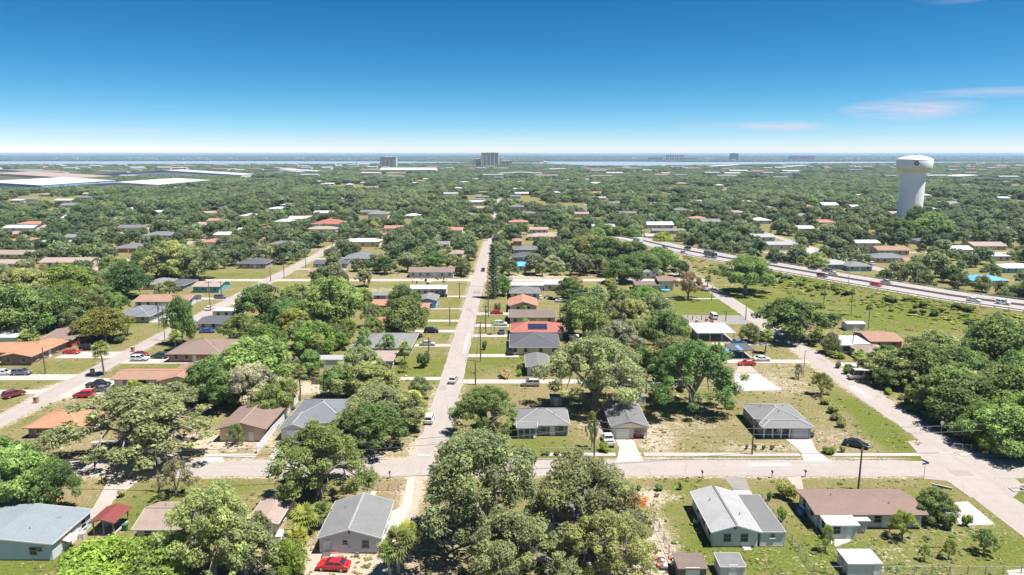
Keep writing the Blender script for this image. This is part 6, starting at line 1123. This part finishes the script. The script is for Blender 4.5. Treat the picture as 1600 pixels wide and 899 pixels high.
# ------------------------------------------------------------ trees and shrubs placed one by one
near_trees = [
 ('grand0', -4.64,98.35,10.4,18.22, 'largest spreading oak beside the sandy track in the lower middle', 'oak'), ('grand1', 9.96,96.25,9.73,15.16, 'broad oak shading the hidden grey roofed house', 'oak'), ('grand2', 0,86.39,7.32,11.66, 'oak whose crown fills the lower middle edge', 'oak'), ('grand0', 13.12,87.83,6.56,10.88, 'oak beside the wire mesh fence at the lower edge', 'olive'),
 ('dense0', -54.72,86.39,6.46,7.52, 'bright green bushy tree at the lower left edge', 'lime'), ('dense1', -48.53,87.83,5.68,7.34, 'bright green tree left of the dark oak at the lower edge', 'bright'), ('grand1', -41.59,90.07,6.71,13.73, 'dark tall oak before the brown roofed house', 'olive'), ('oak2', -36.83,89.31,4.88,10.09, 'oak right of the dark tall one at the lower edge', 'oak'), ('dense2', -31.57,90.07,2.95,5.85, 'round bright lime green tree beside the red sedan', 'lime'),
 ('grand2', -33.1,113.68,9.1,13.16, 'oak between the cross street and the brown cottage', 'mid'), ('fine0', -57.81,113.68,3.31,6.82, 'pale drooping tree beside the tall pole', 'pale'), ('oak2', -81.16,108.11,6.59,12.08, 'bushy tree at the left edge beside the driveway', 'mid'), ('oak2', -75.04,108.11,3.95,9.88, 'smaller bushy tree nearer the curved driveway', 'mid'), ('oak3', -90.24,117.27,5.11,9.38, 'leafy tree cut by the left edge', 'bright'), ('grand2', -72.14,131.52,14.82,13.84, 'large spreading oak shading the cross street', 'oak'), ('oak1', -69.35,155.74,6.64,12.24, 'oak between the spreading oak and the brown gabled house', 'mid'),
 ('dense2', -63.81,169.25,9.97,14.46, 'tall dense dark tree behind the brown gabled house', 'mid'), ('dense0', -70.51,166.85,7.08,10.91, 'dense tree left of the tall dark one', 'mid'), ('bare0', -57.88,174.26,5.08,10.17, 'leafless grey tree behind the white fence', 'grey'), ('dense1', -53.33,149.71,4.27,8.17, 'leafy tree at the back of the white fence', 'mid'),
 ('oak2', -34.3,163.59,7.34,9.62, 'leafy oak above the brown board fence', 'olive'), ('grand1', -28.69,143.39,9.56,9.99, 'oak behind the grey hipped house', 'oak'), ('oak1', -28.56,132.44,7.62,9.73, 'oak over the cross street pavement', 'mid'), ('oak0', -22.07,144.83,4.14,8.37, 'oak beside the parked white car', 'olive'),
 ('dense0', -60.33,234.18,9.98,18.48, 'tall dense tree behind the blue covers', 'mid'), ('dense1', -34.34,221.36,7.71,13.63, 'tall leafy tree before the red roof', 'mid'), ('fine1', -48.61,234.18,4.12,9.31, 'young tree beside the tall dense tree', 'mid'), ('fine2', -43.1,200.71,3.19,8.1, 'small tree before the pale hipped house, leftmost of two', 'mid'), ('fine0', -36.05,200.04,3.18,6.93, 'small tree before the pale hipped house, nearest its door', 'mid'), ('fine1', -29.17,184,1.55,3.94, 'small thin tree on the green lawn', 'mid'),
 ('oak0', -86.87,240.65,9.47,14.71, 'dark oak beside the street of orange roofs', 'dk'), ('dense2', -76.38,234.18,6.51,10.41, 'dark tree right of the street oak', 'dk'), ('oak3', -62.89,207.65,5.81,8.94, 'oak behind the fan palms', 'olive'), ('dense0', -54.11,211.3,4.43,7.07, 'tree near the house with the rust roof', 'mid'), ('dense1', -71.01,197.41,6.46,10.42, 'leafy tree beside the brown hipped house', 'bright'),
 ('dense1', -128.36,217.39,8.29,11.16, 'bright yellow-green tree by the concrete pole', 'yel'), ('dense2', -102,212.79,4.36,16.15, 'tall dark tree wrapped in vines by the tall pole', 'dk'),
 ('dense0', -160.5,222.99,10.87,17.89, 'broad green tree at the left edge behind the lawns', 'mid'), ('dense1', -155.81,234.18,9.98,13.69, 'broad green tree in the left grove', 'mid'), ('oak0', -153.24,245.49,8.51,12.01, 'grove tree nearest the grey hipped house', 'mid'), ('oak2', -188.48,269.19,10.54,15.81, 'back tree of the left grove', 'olive'), ('dense2', -179.92,281.48,11.91,15.18, 'bright crowned tree of the left grove', 'bright'), ('oak3', -157.32,264.56,6.34,9.18, 'small grove tree above the grassy yard', 'mid'), ('dense1', -157.48,284.07,9.4,15.31, 'dark grove tree left of the teal house', 'dk'), ('oak1', -157.99,325.79,11.92,18.87, 'large oak behind the teal house', 'olive'), ('oak2', -147.56,325.79,10.43,16.8, 'oak beside the grassy corner behind the teal house', 'oak'),
 ('grand0', 19.18,155.74,12.17,17.49, 'large oak with bare multiple trunks beside the white pickup', 'oak'), ('grand2', 41.32,155.74,10.7,17.05, 'dense dark mango tree before the vacant lot', 'dk'), ('dense2', 22.95,220.56,7.38,14.21, 'round dense tree behind the multi-trunk oak', 'mid'), ('oak2', 37.91,220.56,6.76,13.59, 'airy tree between the two round trees', 'olive'), ('dense0', 46.38,205.53,6.9,12.94, 'round dense tree left of the white carport', 'mid'), ('oak3', 30.82,200.04,6.54,10.74, 'grey leaved tree in the middle of the back gardens', 'grey'), ('grand1', -5.1,140.58,7.51,10.79, 'leafy tree at the corner of the central street', 'mid'), ('oak2', -8.61,127.96,4.3,6.76, 'leafy oak overhanging the street corner', 'oak'), ('fine2', 15.91,134,1.28,8.1, 'thin bright tree before the porch house', 'lime'),
 ('oak3', 89.15,218.96,12.01,13.5, 'dark oak leaning over the right street', 'dk'), ('dense1', 91.94,202.75,3.03,6.62, 'clipped bushy tree beside the right street', 'olive'), ('fine0', 75.42,165.44,3.28,5.85, 'small garden tree with round crown on the dry lawn', 'yel'), ('fine1', 74.95,178.47,1.51,4.35, 'twiggy small tree beside the lamp pole', 'grey'), ('dense2', 74.03,215.06,3.4,6.58, 'bushy tree at the corner of the asphalt pad', 'olive'), ('oak0', 98.55,294.89,12.45,16.93, 'bushy oak where the street meets the bank', 'mid'), ('fine2', 71.19,281.48,6.73,11.8, 'russet tinged tree beside the yellow house', 'rust'), ('fine0', 25.52,289.38,5.05,8.63, 'russet tree behind the blue pool cover', 'rust'), ('dense0', 95.66,448.87,6.92,9.79, 'bright lime tree beside the highway crest', 'lime'), ('dense1', 74.59,355.39,9.4,12.08, 'bright green tree below the highway', 'bright'),
 ('fine2', 59.61,99.62,2.25,4.87, 'bright green young tree before the long brown house', 'lime'), ('fine1', 46.5,96.25,1.14,4.53, 'young papaya-like tree beside the white shed', 'lime'), ('fine0', 59.77,93.89,0.93,2.63, 'young tree on the lawn, leftmost of the small row', 'lime'), ('fine1', 63.49,94.22,1.12,3.25, 'yellowish young tree in the middle of the lawn row', 'yel'), ('fine2', 69.49,95.56,1.89,4.1, 'straggly young tree at the end of the lawn row', 'mid'), ('oak1', 67.54,105.01,3.08,5.85, 'small dark tree over the silver sedan', 'mid'), ('fine0', 18.83,104.01,3.36,5.91, 'orange flowering tree beside the wire fence', 'orange'), ('fine2', -55.78,135.59,1.82,4.79, 'small tree before the brown gabled house', 'mid'), ('dense0', 130.02,182.31,10.27,16.65, 'tall dense tree at the back of the wooded lot', 'mid'),
 ('dense1', 103.49,171.72,8.49,11.69, 'wooded lot tree beside the brick house', 'mid'), ('dense2', 114.77,174.26,7.38,10.17, 'wooded lot tree before the tall dense one', 'dk'), ('oak0', 98.37,174.26,7.38,9.33, 'oak of the wooded lot next to the brown hipped house', 'olive'), ('oak1', 89.26,151.67,7.92,11.67, 'oak of the wooded lot nearest the right street', 'mid'), ('dense0', 95.83,145.93,7.99,11.57, 'leafy tree in the middle of the wooded lot', 'mid'), ('dense1', 108.21,147.8,8.08,13.14, 'leafy tree of the wooded lot at the right edge', 'mid'), ('oak2', 84.97,135.59,5.84,9.12, 'bright edged tree of the wooded lot near the sign', 'bright'), ('dense2', 91.91,130.31,6.88,10.51, 'tree of the wooded lot behind the yellow marker', 'mid'), ('oak3', 100.04,130.31,6.25,9.47, 'tree of the wooded lot nearest the lower right edge', 'olive'), ('oak1', 103.07,188.08,5.29,6.37, 'small oak behind the camper van', 'mid'),
 ('dense0', 111.92,162.23,6.9,10.34, 'dark tree deep in the wooded lot', 'dk'), ('dense1', 87.8,155.74,5.16,7.69, 'low leafy tree at the street edge of the wooded lot', 'bright'), ('dense2', 91.37,171.72,4.45,6.21, 'low leafy tree behind the camper van drive', 'mid'), ('dense0', 83.95,137.22,4.59,6.21, 'bushy tree at the street edge opposite the grass ditch', 'mid'), ('dense1', 85.76,131.52,4.41,5.33, 'bushy bright tree behind the octagonal sign', 'bright'), ('dense2', 99.68,137.22,5.9,9.62, 'leafy bright tree in the lower wooded lot', 'bright'), ('dense0', 126.02,169.25,7.18,10.73, 'leafy tree of the wooded lot cut by the right edge', 'mid'), ('dense1', 121.74,197.41,7.38,8.54, 'pale green tree at the far side of the wooded lot', 'olive'), ('oak2', 104.77,155.74,5.9,9.97, 'airy oak in the middle of the wooded lot', 'olive'), ('dense2', 84.13,142.33,4.07,5.7, 'round leafy tree nearest the ditch road', 'mid'), ('dense0', 104.93,137.22,5.25,10.98, 'bright tree of the wooded lot low at the right edge', 'bright'), ('dense1', 50.59,370.04,12.14,15.24, 'dark leafy tree before the highway end, leftmost of five', 'dk'), ('oak2', 60.66,359.46,11.48,15.16, 'dark leafy tree before the highway end, second of five', 'dk'), ('dense2', 63.99,339.97,9.32,11.9, 'leafy tree below the highway end beside the lime tree', 'mid'), ('oak0', 42.36,381.25,12.5,15.67, 'olive oak before the highway end', 'olive'), ('dense0', 51.13,319.12,9.06,13.56, 'leafy tree behind the garden palms and the yellow house', 'mid'), ('pine0', -7.57,284.07,3.26,22.85, 'tall slender pine beside the central street', 'blue'), ('dense1', 291.54,494.15,13.86,18.73, 'tree hiding the right foot of the water tower', 'mid'), ('oak0', 258.23,479.3,11.94,16.47, 'tree left of the water tower foot', 'mid'), ('dense2', 298.93,526.74,8.09,21.8, 'tall dark tree in front of the water tower shaft', 'dk'), ('dense2', -3.99,289.38,3.72,9.17, 'round bright tree beside the slender pine', 'bright')]
for k_, x, y, r, h, lb, c in near_trees:
    if 78 < x and 126 < y < 206: x = max(x, 91.2+r*.9) if 'garden tree' not in lb and 'twiggy' not in lb else x      # the woods stand behind the street's far edge
    tree(k_, x, y, r, h, lb, c)
for i, (x, y, r_, h) in enumerate([(58,482,6,9),(66,490,6.5,10),(50,474,5.5,8.5),(74,486,6,9.5),(62,500,7,11),(82,478,5.5,9)]): tree('dense', x, y, r_, h, 'leafy tree closing the view where the highway leaves it, %s of six' % ('first', 'second', 'third', 'fourth', 'fifth', 'sixth')[i], 'mid')
for k_, x, y, r, h, lb, c in [
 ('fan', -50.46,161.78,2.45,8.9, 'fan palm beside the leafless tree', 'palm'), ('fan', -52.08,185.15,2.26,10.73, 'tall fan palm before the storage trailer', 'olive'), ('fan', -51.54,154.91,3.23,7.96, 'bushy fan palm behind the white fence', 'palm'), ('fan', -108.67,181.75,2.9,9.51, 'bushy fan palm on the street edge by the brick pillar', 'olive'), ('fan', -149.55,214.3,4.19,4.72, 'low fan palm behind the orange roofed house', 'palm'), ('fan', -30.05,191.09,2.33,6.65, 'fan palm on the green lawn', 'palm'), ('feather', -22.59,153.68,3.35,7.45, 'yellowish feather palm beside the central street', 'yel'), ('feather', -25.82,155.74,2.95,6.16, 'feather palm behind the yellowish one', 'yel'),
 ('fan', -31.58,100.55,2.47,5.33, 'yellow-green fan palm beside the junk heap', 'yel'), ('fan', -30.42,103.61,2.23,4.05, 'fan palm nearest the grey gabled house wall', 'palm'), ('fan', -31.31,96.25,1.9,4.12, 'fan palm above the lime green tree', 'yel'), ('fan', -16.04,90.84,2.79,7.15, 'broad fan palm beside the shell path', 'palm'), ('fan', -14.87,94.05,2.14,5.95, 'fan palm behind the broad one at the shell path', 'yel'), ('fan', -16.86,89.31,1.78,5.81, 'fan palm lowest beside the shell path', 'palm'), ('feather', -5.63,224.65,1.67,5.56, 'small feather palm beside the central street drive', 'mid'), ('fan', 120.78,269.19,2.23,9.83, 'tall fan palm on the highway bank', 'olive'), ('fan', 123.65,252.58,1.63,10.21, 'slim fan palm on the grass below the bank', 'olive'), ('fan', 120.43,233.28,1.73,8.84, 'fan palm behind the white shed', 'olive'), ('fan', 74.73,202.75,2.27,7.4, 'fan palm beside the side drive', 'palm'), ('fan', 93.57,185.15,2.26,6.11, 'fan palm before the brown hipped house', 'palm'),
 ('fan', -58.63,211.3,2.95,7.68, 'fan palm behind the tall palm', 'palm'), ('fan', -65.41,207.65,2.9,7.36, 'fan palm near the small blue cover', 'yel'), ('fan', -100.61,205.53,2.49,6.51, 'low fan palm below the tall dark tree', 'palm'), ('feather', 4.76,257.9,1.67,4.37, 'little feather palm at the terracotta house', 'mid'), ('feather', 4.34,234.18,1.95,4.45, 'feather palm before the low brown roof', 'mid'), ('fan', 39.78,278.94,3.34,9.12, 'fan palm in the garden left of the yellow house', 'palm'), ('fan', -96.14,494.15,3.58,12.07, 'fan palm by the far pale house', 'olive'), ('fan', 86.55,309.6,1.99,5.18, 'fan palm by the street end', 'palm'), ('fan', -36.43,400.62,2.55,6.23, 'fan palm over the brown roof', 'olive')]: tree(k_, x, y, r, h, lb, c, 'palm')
# shrubs, each on its own
for x, y, r, h, lb, c in [
 (18.81,116.29,0.56,0.97, 'small grey shrub first in the row by the oak', 'olive'), (20.38,115.57,0.73,1.2, 'round shrub second in the row by the oak', 'lime'), (22.22,115.81,0.67,1.2, 'round shrub third in the row by the oak', 'lime'), (25.81,115.81,0.95,1.2, 'wider round shrub by the sandy patch', 'mid'), (29.57,116.05,0.62,1.81, 'upright shrub before the white house', 'olive'), (24.84,113.21,0.44,0.83, 'tiny shrub in the sandy patch', 'olive'), (46.65,112.75,1.97,3.17, 'clipped round topiary shrub before the brown house', 'yel'), (43.39,105.21,1.03,2.67, 'yellow-green clipped shrub on the lawn between houses', 'lime'), (43.7,111.84,0.65,1.75, 'dark round shrub beside the carport', 'mid'), (62.17,131.21,1.64,1.47, 'wide bright hedge shrub at the concrete driveway', 'lime'), (65.22,131.82,0.76,1.48, 'grey shrub behind the parked black sedan', 'olive'),
 (51.76,133.06,0.57,1.22, 'young shrub before the grey porch, nearest the drive', 'yel'), (46.89,133.37,0.51,1.22, 'young shrub at the grey house lawn edge, leftmost', 'mid'), (48.55,133.37,0.45,1.09, 'young shrub at the grey house lawn edge, middle', 'mid'), (50.1,133.06,0.45,1.08, 'young shrub at the grey house lawn edge, nearest the pole', 'mid'), (72.01,103.61,0.91,2.09, 'bright shrub beside the parking pad', 'lime'), (68.38,102.64,1.41,2.94, 'dark shrub beside the silver sedan', 'dk'), (73.78,159.14,1.66,1.89, 'low round shrub in the garden line, furthest from the street corner', 'olive'), (72.87,153.68,1.75,1.99, 'low round shrub in the garden line, second', 'olive'), (71.82,149.71,1.85,1.65, 'low round shrub in the garden line, third', 'olive'), (71.33,145.2,1.8,1.75, 'low round shrub in the garden line, nearest the black sedan', 'olive'),
 (-67.17,113.44,0.88,1.42, 'grey shrub beside the curved driveway', 'olive'), (-24.21,188.67,2.47,4.57, 'large dark clipped ball shrub on the green lawn', 'dk'), (-5.21,256.82,1.66,4.12, 'clipped ball shrub beside the small red car', 'mid'), (-8.27,206.23,1.06,3.17, 'clipped shrub on the cream house lawn', 'mid'), (2.09,185.73,1.04,2.17, 'round green shrub before the small grey house, back one', 'mid'), (2.04,180.64,1.02,1.94, 'round green shrub before the small grey house, front one', 'lime'), (-1.69,179.55,2.53,2.11, 'flowering red and green shrub bed by the concrete drive', 'rust'), (27.4,147.8,1.41,1.78, 'scrubby shrub behind the garage house', 'olive'), (-122.24,214.3,2.19,2.88, 'dark clipped shrub below the yellow-green tree', 'dk'), (-133.53,242.56,2.02,2.07, 'hedge ball at the grey hipped house', 'mid'), (13.13,130.31,1,1.33, 'bright shrub by the pavement near the garage house', 'lime'),
 (8.75,130.31,0.88,1.06, 'hedge shrub by the pavement, middle of the porch house lawn', 'mid'), (6.5,130.31,0.88,1.06, 'hedge shrub by the pavement, nearest the oak', 'mid'), (11,130.31,0.88,1.06, 'hedge shrub by the pavement, second from the tall pole', 'mid'), (18.37,132.13,1.52,2.42, 'tall bright shrub beside the white pickup', 'lime'), (94.07,197.41,2.21,2.29, 'bright low hedge shrub before the bungalow', 'lime'), (92.46,200.04,1.68,2.13, 'clipped hedge shrub beside the bungalow walk', 'lime'), (89.86,188.08,1.23,1.83, 'small shrub at the camper drive', 'olive'), (89.82,182.31,1.88,2.13, 'shrub row piece beside the camper van', 'dk'), (-68.65,134,1.28,1.36, 'low shrub at the foot of the spreading oak', 'mid'), (-95.09,137.22,1.31,2.5, 'yellowish shrub before the small orange roof', 'yel'), (-91.82,137.22,1.18,1.81, 'shrub before the small orange roof, right one', 'mid'), (-93.32,169.25,2.39,2, 'shrub beside the copper roofed wing', 'bright'), (-95.03,163.59,2.01,3.23, 'bright shrub beside the shell parking area', 'bright')]: tree('shrub', x, y, r, h, lb, c, 'shrub')
for i in range(16): tree('shrub', 91.9+(i*37 % 11)*.16, 133+i*3.7, 1.0+(i*29 % 7)*.14, 1.1+(i*17 % 5)*.2, 'undergrowth bush along the street edge of the wooded lot', ('lime', 'bright', 'mid')[i % 3], 'shrub', 'undergrowth bushes along the wooded lot')
# low scrub on the highway bank and verge
r = random.Random(31); bank_spots = []
for _ in range(900):
    px, py = r.uniform(95, 190), r.uniform(225, 345); z = hz_at(px, py)
    i = min(range(len(HWY)), key=lambda k: abs(HWY[k][1]-py)); 
    if .25 < z < 3.2 and px < np.interp(py, [p[1] for p in HWY[::-1]], [p[0] for p in HWY[::-1]])-1.5 and py > 232: bank_spots.append((px, py, z))
bank_spots = bank_spots[:120]
for x, y, z in bank_spots:
    s = .5+2.3*r.random()**2; tree('shrub', x, y, s*r.uniform(.9, 1.3), s*.95, 'low scrub bush on the grass bank below the highway', r.choice(('lime', 'mid', 'olive', 'yel', 'mid', 'bright')), 'shrub', 'scrub bushes on the highway bank', z=z-.1)
# ------------------------------------------------------------ canopy: trees one can pick out up to the limit, then one mass of far trees
ROADX, ROADY = (-213, -112.8, -15.8, 87.2, 187), (124.6, 326, 526)
HX = np.array(hwy_frames(HW_W/2))
def blocked(x, y, rad):
    if any(p[0]-rad*.55 < x < p[1]+rad*.55 and p[2]-rad*.9-1.5 < y < p[3]+rad*.35 for p in PADS): return True
    if y < 478 and any(abs(x-a) < 3.5+rad*.62 for a in ROADX[:4]) or (y < 900 and abs(x-187) < 3+rad*.5): return True
    if y >= 600 and math.sin(y*.013) > .2 and any(abs(x-a) < 2+rad*.4 for a in ROADX): return True
    if any(abs(y-b_) < 3.5+rad*.7 for b_ in ROADY) and x < 95: return True
    if y < 560 and np.min(np.hypot(HX[:, 0]-x, HX[:, 1]-y)) < 60:
        if hz_at(x, y) > .05: return True
    return False
# open ground with no trees (lawns, yards, sand, the bank), as (x0, x1, y0, y1)
OPEN = [(-110,-99,315,485),(-36,-19,168,300),(-13,22,150,330),(-140,-86,140,215),(-140,-86,150,330),(20,60,128,170),(45,84,125,200),(52,100,195,330),(88,172,195,256),(88,140,256,345),(-85,-20,327,336),(-140,-60,318,340),(-60,-18,280,325),(0,84,285,322),(-90,-70,375,420),(300,335,640,700),(-760,-560,1380,1440)]
placed = [(t.location.x, t.location.y) for t in COL.objects if t.get('category') in ('tree', 'palm')]
grid = {}
def free(x, y, rad):
    i, j = int(x//12), int(y//12)
    return all((x-a)**2+(y-b_)**2 > ((rad+c)*.62)**2 for di in (-1,0,1) for dj in (-1,0,1) for a, b_, c in grid.get((i+di, j+dj), []))
def keep(x, y, rad): grid.setdefault((int(x//12), int(y//12)), []).append((x, y, rad))
for a, b_ in placed: keep(a, b_, 4.5)
r = random.Random(2024); cand = []
y = 150.
while y < 700:
    for _ in range(int(1.7*y/9)):
        yy = y+r.uniform(0, 7); x = r.uniform(-.80, .80)*yy; rad = r.choice((2.8, 3.6, 4.4, 5.2, 6.0, 6.8))
        if any(a < x < b_ and c < yy < d for a, b_, c, d in OPEN): continue
        if yy < 215 and x > 88 or yy < 200 and x < -118 or yy < 128: continue
        if blocked(x, yy, rad) or not free(x, yy, rad): continue
        keep(x, yy, rad); cand.append((x, yy, rad))
    y += 7
N_IND = 300-sum(1 for o in COL.objects if o.get('category') == 'tree' and 'label' in o)
cand.sort(key=lambda c: c[1]); rest = cand[N_IND:]
HS = []
for o in COL.objects:                       # houses by their short description, to say which tree is meant
    if o.get('category') in ('house', 'carport', 'shed', 'trailer') and 'half lost' not in o['label']:
        sh = o['label']
        for cut in (' with ', ' beside ', ' behind ', ' before ', ' at ', ' by ', ' under ', ' inside ', ' on '): sh = sh.split(cut)[0]
        HS.append((o.location.x, o.location.y, ' '.join(sh.split()[:6])))
CW = {'oak': 'grey green', 'mid': 'mid green', 'dk': 'dark green', 'olive': 'olive green', 'bright': 'bright green', 'grey': 'greyish', 'yel': 'yellowish green', 'rust': 'russet'}
for x, y_, rad in cand[:N_IND]:
    hx, hy, sh = min(HS, key=lambda q: (q[0]-x)**2+(q[1]-y_)**2); dx, dy = x-hx, y_-hy
    rel = ('behind' if dy > 0 else 'in front of') if abs(dy) > abs(dx) else ('to the right of' if dx > 0 else 'to the left of')
    c = r.choices(('oak', 'mid', 'dk', 'olive', 'bright', 'grey', 'yel', 'rust'), (6, 5, 5, 3, 1.8, .6, .12, .08))[0]
    k_ = r.choice(('oak', 'dense', 'oak', 'dense')) if y_ < 300 else r.choice(('far', 'far', 'oak'))
    if r.random() < .08: tree('fan', x, y_, r.uniform(1.8, 2.6), r.uniform(6.5, 10), 'fan palm with shaggy head %s the %s' % (rel, sh), r.choice(('palm', 'olive', 'yel')), 'palm', 'palms '+rel+' the '+sh); continue
    lb = '%s %s tree %s the %s' % ('small' if rad < 3.4 else ('large' if rad > 5.5 else 'medium'), CW[c], rel, sh)
    tree(k_, x, y_, rad*1.05, r.uniform(1.15, 1.6)*rad+2.2, lb, c, group='trees '+rel+' the '+sh)
def crowns(base, *cols): return [o for c in cols for o in CROWNS.get((base, c), [])[:3]]
def far_canopy(name, label, pts, color, srcs, unit=(6, 9), cat='tree canopy'):
    """one mass of far trees: points carrying size and turn, tree crowns instanced on them"""
    me = bpy.data.meshes.new(name); me.from_pydata([(p[0], p[1], p[4] if len(p) > 4 else -.4) for p in pts], [], [])
    n = len(pts); sc = np.array([(p[2]/unit[0], p[2]/unit[0], p[3]/unit[1]) for p in pts], dtype=np.float32); ro = np.zeros((n, 3), np.float32); ro[:, 2] = nrg.uniform(0, 6.28, n)
    for nm_, arr in (('size', sc), ('turn', ro)): a = me.attributes.new(nm_, 'FLOAT_VECTOR', 'POINT'); a.data.foreach_set('vector', arr.ravel())
    a = me.attributes.new('pick', 'INT', 'POINT'); a.data.foreach_set('value', nrg.integers(0, len(srcs), n).astype(np.int32))
    o = tag(put(name, me, color=color), label, cat, kind='stuff')
    ng = bpy.data.node_groups.new(name, 'GeometryNodeTree'); ng.interface.new_socket('Geometry', in_out='INPUT', socket_type='NodeSocketGeometry'); ng.interface.new_socket('Geometry', in_out='OUTPUT', socket_type='NodeSocketGeometry')
    q = ng.nodes; l = ng.links; gi, go = q.new('NodeGroupInput'), q.new('NodeGroupOutput'); jn = q.new('GeometryNodeJoinGeometry'); ip = q.new('GeometryNodeInstanceOnPoints')
    for s_ in srcs[::-1]:
        oi = q.new('GeometryNodeObjectInfo'); oi.inputs['Object'].default_value = s_; oi.inputs['As Instance'].default_value = True; l.new(oi.outputs['Geometry'], jn.inputs[0])
    def at(nm_, ty): n_ = q.new('GeometryNodeInputNamedAttribute'); n_.data_type = ty; n_.inputs['Name'].default_value = nm_; return n_.outputs[0]
    l.new(gi.outputs[0], ip.inputs['Points']); l.new(jn.outputs[0], ip.inputs['Instance']); ip.inputs['Pick Instance'].default_value = True
    l.new(at('pick', 'INT'), ip.inputs['Instance Index']); l.new(at('turn', 'FLOAT_VECTOR'), ip.inputs['Rotation']); l.new(at('size', 'FLOAT_VECTOR'), ip.inputs['Scale']); l.new(ip.outputs[0], go.inputs[0])
    md = o.modifiers.new('scatter', 'NODES'); md.node_group = ng; return o
pts = {0: [], 1: [], 2: []}
for x, y_, rad in rest: pts[r.choices((0, 1, 2), (5, 4, 1))[0]].append((x, y_, rad, r.uniform(1.15, 1.6)*rad+2))
y = 700.
dens = lambda y: 7 + (y-700)/260.
def in_river(x, y):
    c = False; n = len(riv)
    for i in range(n):
        (x1, y1), (x2, y2) = riv[i], riv[(i+1) % n]
        if (y1 > y) != (y2 > y) and x < (x2-x1)*(y-y1)/(y2-y1)+x1: c = not c
    return c
while y < 9000:
    st = dens(y); nrow = int(1.62*y/(st*1.12))
    for _ in range(nrow):
        yy = y+r.uniform(0, st); x = r.uniform(-.81, .81)*yy; clump = math.sin(x*.011+1.3)*math.sin(yy*.0082+.5)+math.sin(x*.023+yy*.017)*.5+.35*math.sin(x*.061-yy*.027)
        rad = r.uniform(2.8, 7.6)*(1.14-.42*clump)*(1+(yy-700)/4600.)
        if clump > .62+.25*r.random() and yy < 4000: continue
        if yy < 3400 and blocked(x, yy, rad): continue
        if yy > 2900 and in_river(x, yy): continue
        pts[r.choices((0, 1, 2), (5, 4, 1))[0]].append((x, yy, rad, r.uniform(.9, 1.4)*min(rad, 9 if yy < 1000 else 6)+2.0))
    y += st
while y < 27000:      # the last wooded land up to the horizon, as broad low crowns
    st = y/70.
    for _ in range(int(1.62*y/(st*.8))):
        yy = y+r.uniform(0, st); x = r.uniform(-.81, .81)*yy; pts[0 if r.random() < .4 else 1].append((x, yy, st*r.uniform(.35, .6), r.uniform(11, 17)))
    y += st*.55
print('far trees', sum(len(v) for v in pts.values()), 'individual', N_IND, 'rest', len(rest))
far_canopy('tree_canopy', 'grey green mass of far tree crowns stretching to the river', pts[0], (.210, .255, .135), crowns('far', 'oak', 'dk')); far_canopy('tree_canopy', 'dark green far tree crowns scattered through the mass', pts[1], (.145, .198, .094), crowns('far', 'dk', 'dk', 'blue')); far_canopy('tree_canopy', 'lighter green far tree crowns scattered through the mass', pts[2], (.195, .255, .105), crowns('far', 'mid', 'olive'))

# ------------------------------------------------------------ weeds and grass tufts: too many to count
r = random.Random(99); SHC = {'straw': crowns('shrub', 'olive', 'yel'), 'olive': crowns('shrub', 'olive'), 'mid': crowns('shrub', 'mid'), 'lime': crowns('shrub', 'lime', 'yel')}
lawn = {'straw': [], 'olive': [], 'mid': []}; bankw = {'lime': [], 'olive': [], 'straw': []}
FP = [(p[0]+.6, p[1]-.6, p[2]+1.6, p[3]-.6) for p in PADS if p[3] < 330]
CURVE = [Vector(p) for p in ((87.5,125), (88,120), (82.66,114.38), (82.2,104.4), (83,93.23))]
def paved(x, y):
    if any(abs(x-a) < 3.6 for a in (-112.8, -15.8, 87.2)) or abs(y-125) < 4.2 or 129.2 < y < 131.6 or abs(y-326) < 2.8: return True
    if x > 72 and y < 132 and any((Vector((x, y))-(a+(b_-a)*max(0, min(1, (Vector((x, y))-a).dot(b_-a)/(b_-a).length_squared)))).length < 4.4 for a, b_ in zip(CURVE[:-1], CURVE[1:])): return True
    if x > 76 and y > 116 and y < 134: return True
    return any(a < x < b_ and c < y < d for a, b_, c, d in DRIVES) or any(a < x < b_ and c < y < d for a, b_, c, d in FP)
for _ in range(30000):
    y = 90+200*r.random()**1.5; x = r.uniform(-.76, .76)*y
    cl = math.sin(x*.55+y*.31)*math.sin(y*.47-x*.2)+.6*math.sin(x*1.7)*math.sin(y*1.9)
    if cl < r.uniform(-.5, .9) or paved(x, y): continue
    s = r.uniform(.10, .30)*(1+.6*(r.random() < .06)); lawn[r.choices(('straw', 'olive', 'mid'), (3, 4, 3))[0]].append((x, y, s*1.3, s*.8, hz_at(x, y)-.03 if x > 88 else -.03))
for _ in range(10000):
    x, y = r.uniform(88, 200), r.uniform(215, 400)
    if x > np.interp(y, [p[1] for p in HWY[::-1]], [p[0] for p in HWY[::-1]])-1.2 or paved(x, y): continue
    z = hz_at(x, y)
    if z < .1 and r.random() < .75: continue
    cl = math.sin(x*.21+y*.13)*math.sin(y*.17-x*.09)
    if cl < r.uniform(-1, .7): continue
    s = .25+.8*r.random()**2; bankw[r.choices(('lime', 'olive', 'straw'), (6, 2, 3))[0]].append((x, y, s*1.6, s*.55, z-.05))
for d_, wh, nm_ in ((lawn, 'scattered over the lawns', 'grass_tufts'), (bankw, 'growing on the highway bank', 'weeds')):
    for k_, v in d_.items(): far_canopy(nm_, '%s tufts and weeds %s' % ({'straw': 'dry straw coloured', 'olive': 'olive green', 'mid': 'mid green', 'lime': 'bright yellow-green'}[k_], wh), v, GREEN['weed' if k_ == 'lime' else ('lime' if d_ is bankw and k_ == 'olive' else k_)], SHC[k_], (1, 1.1), 'weeds')
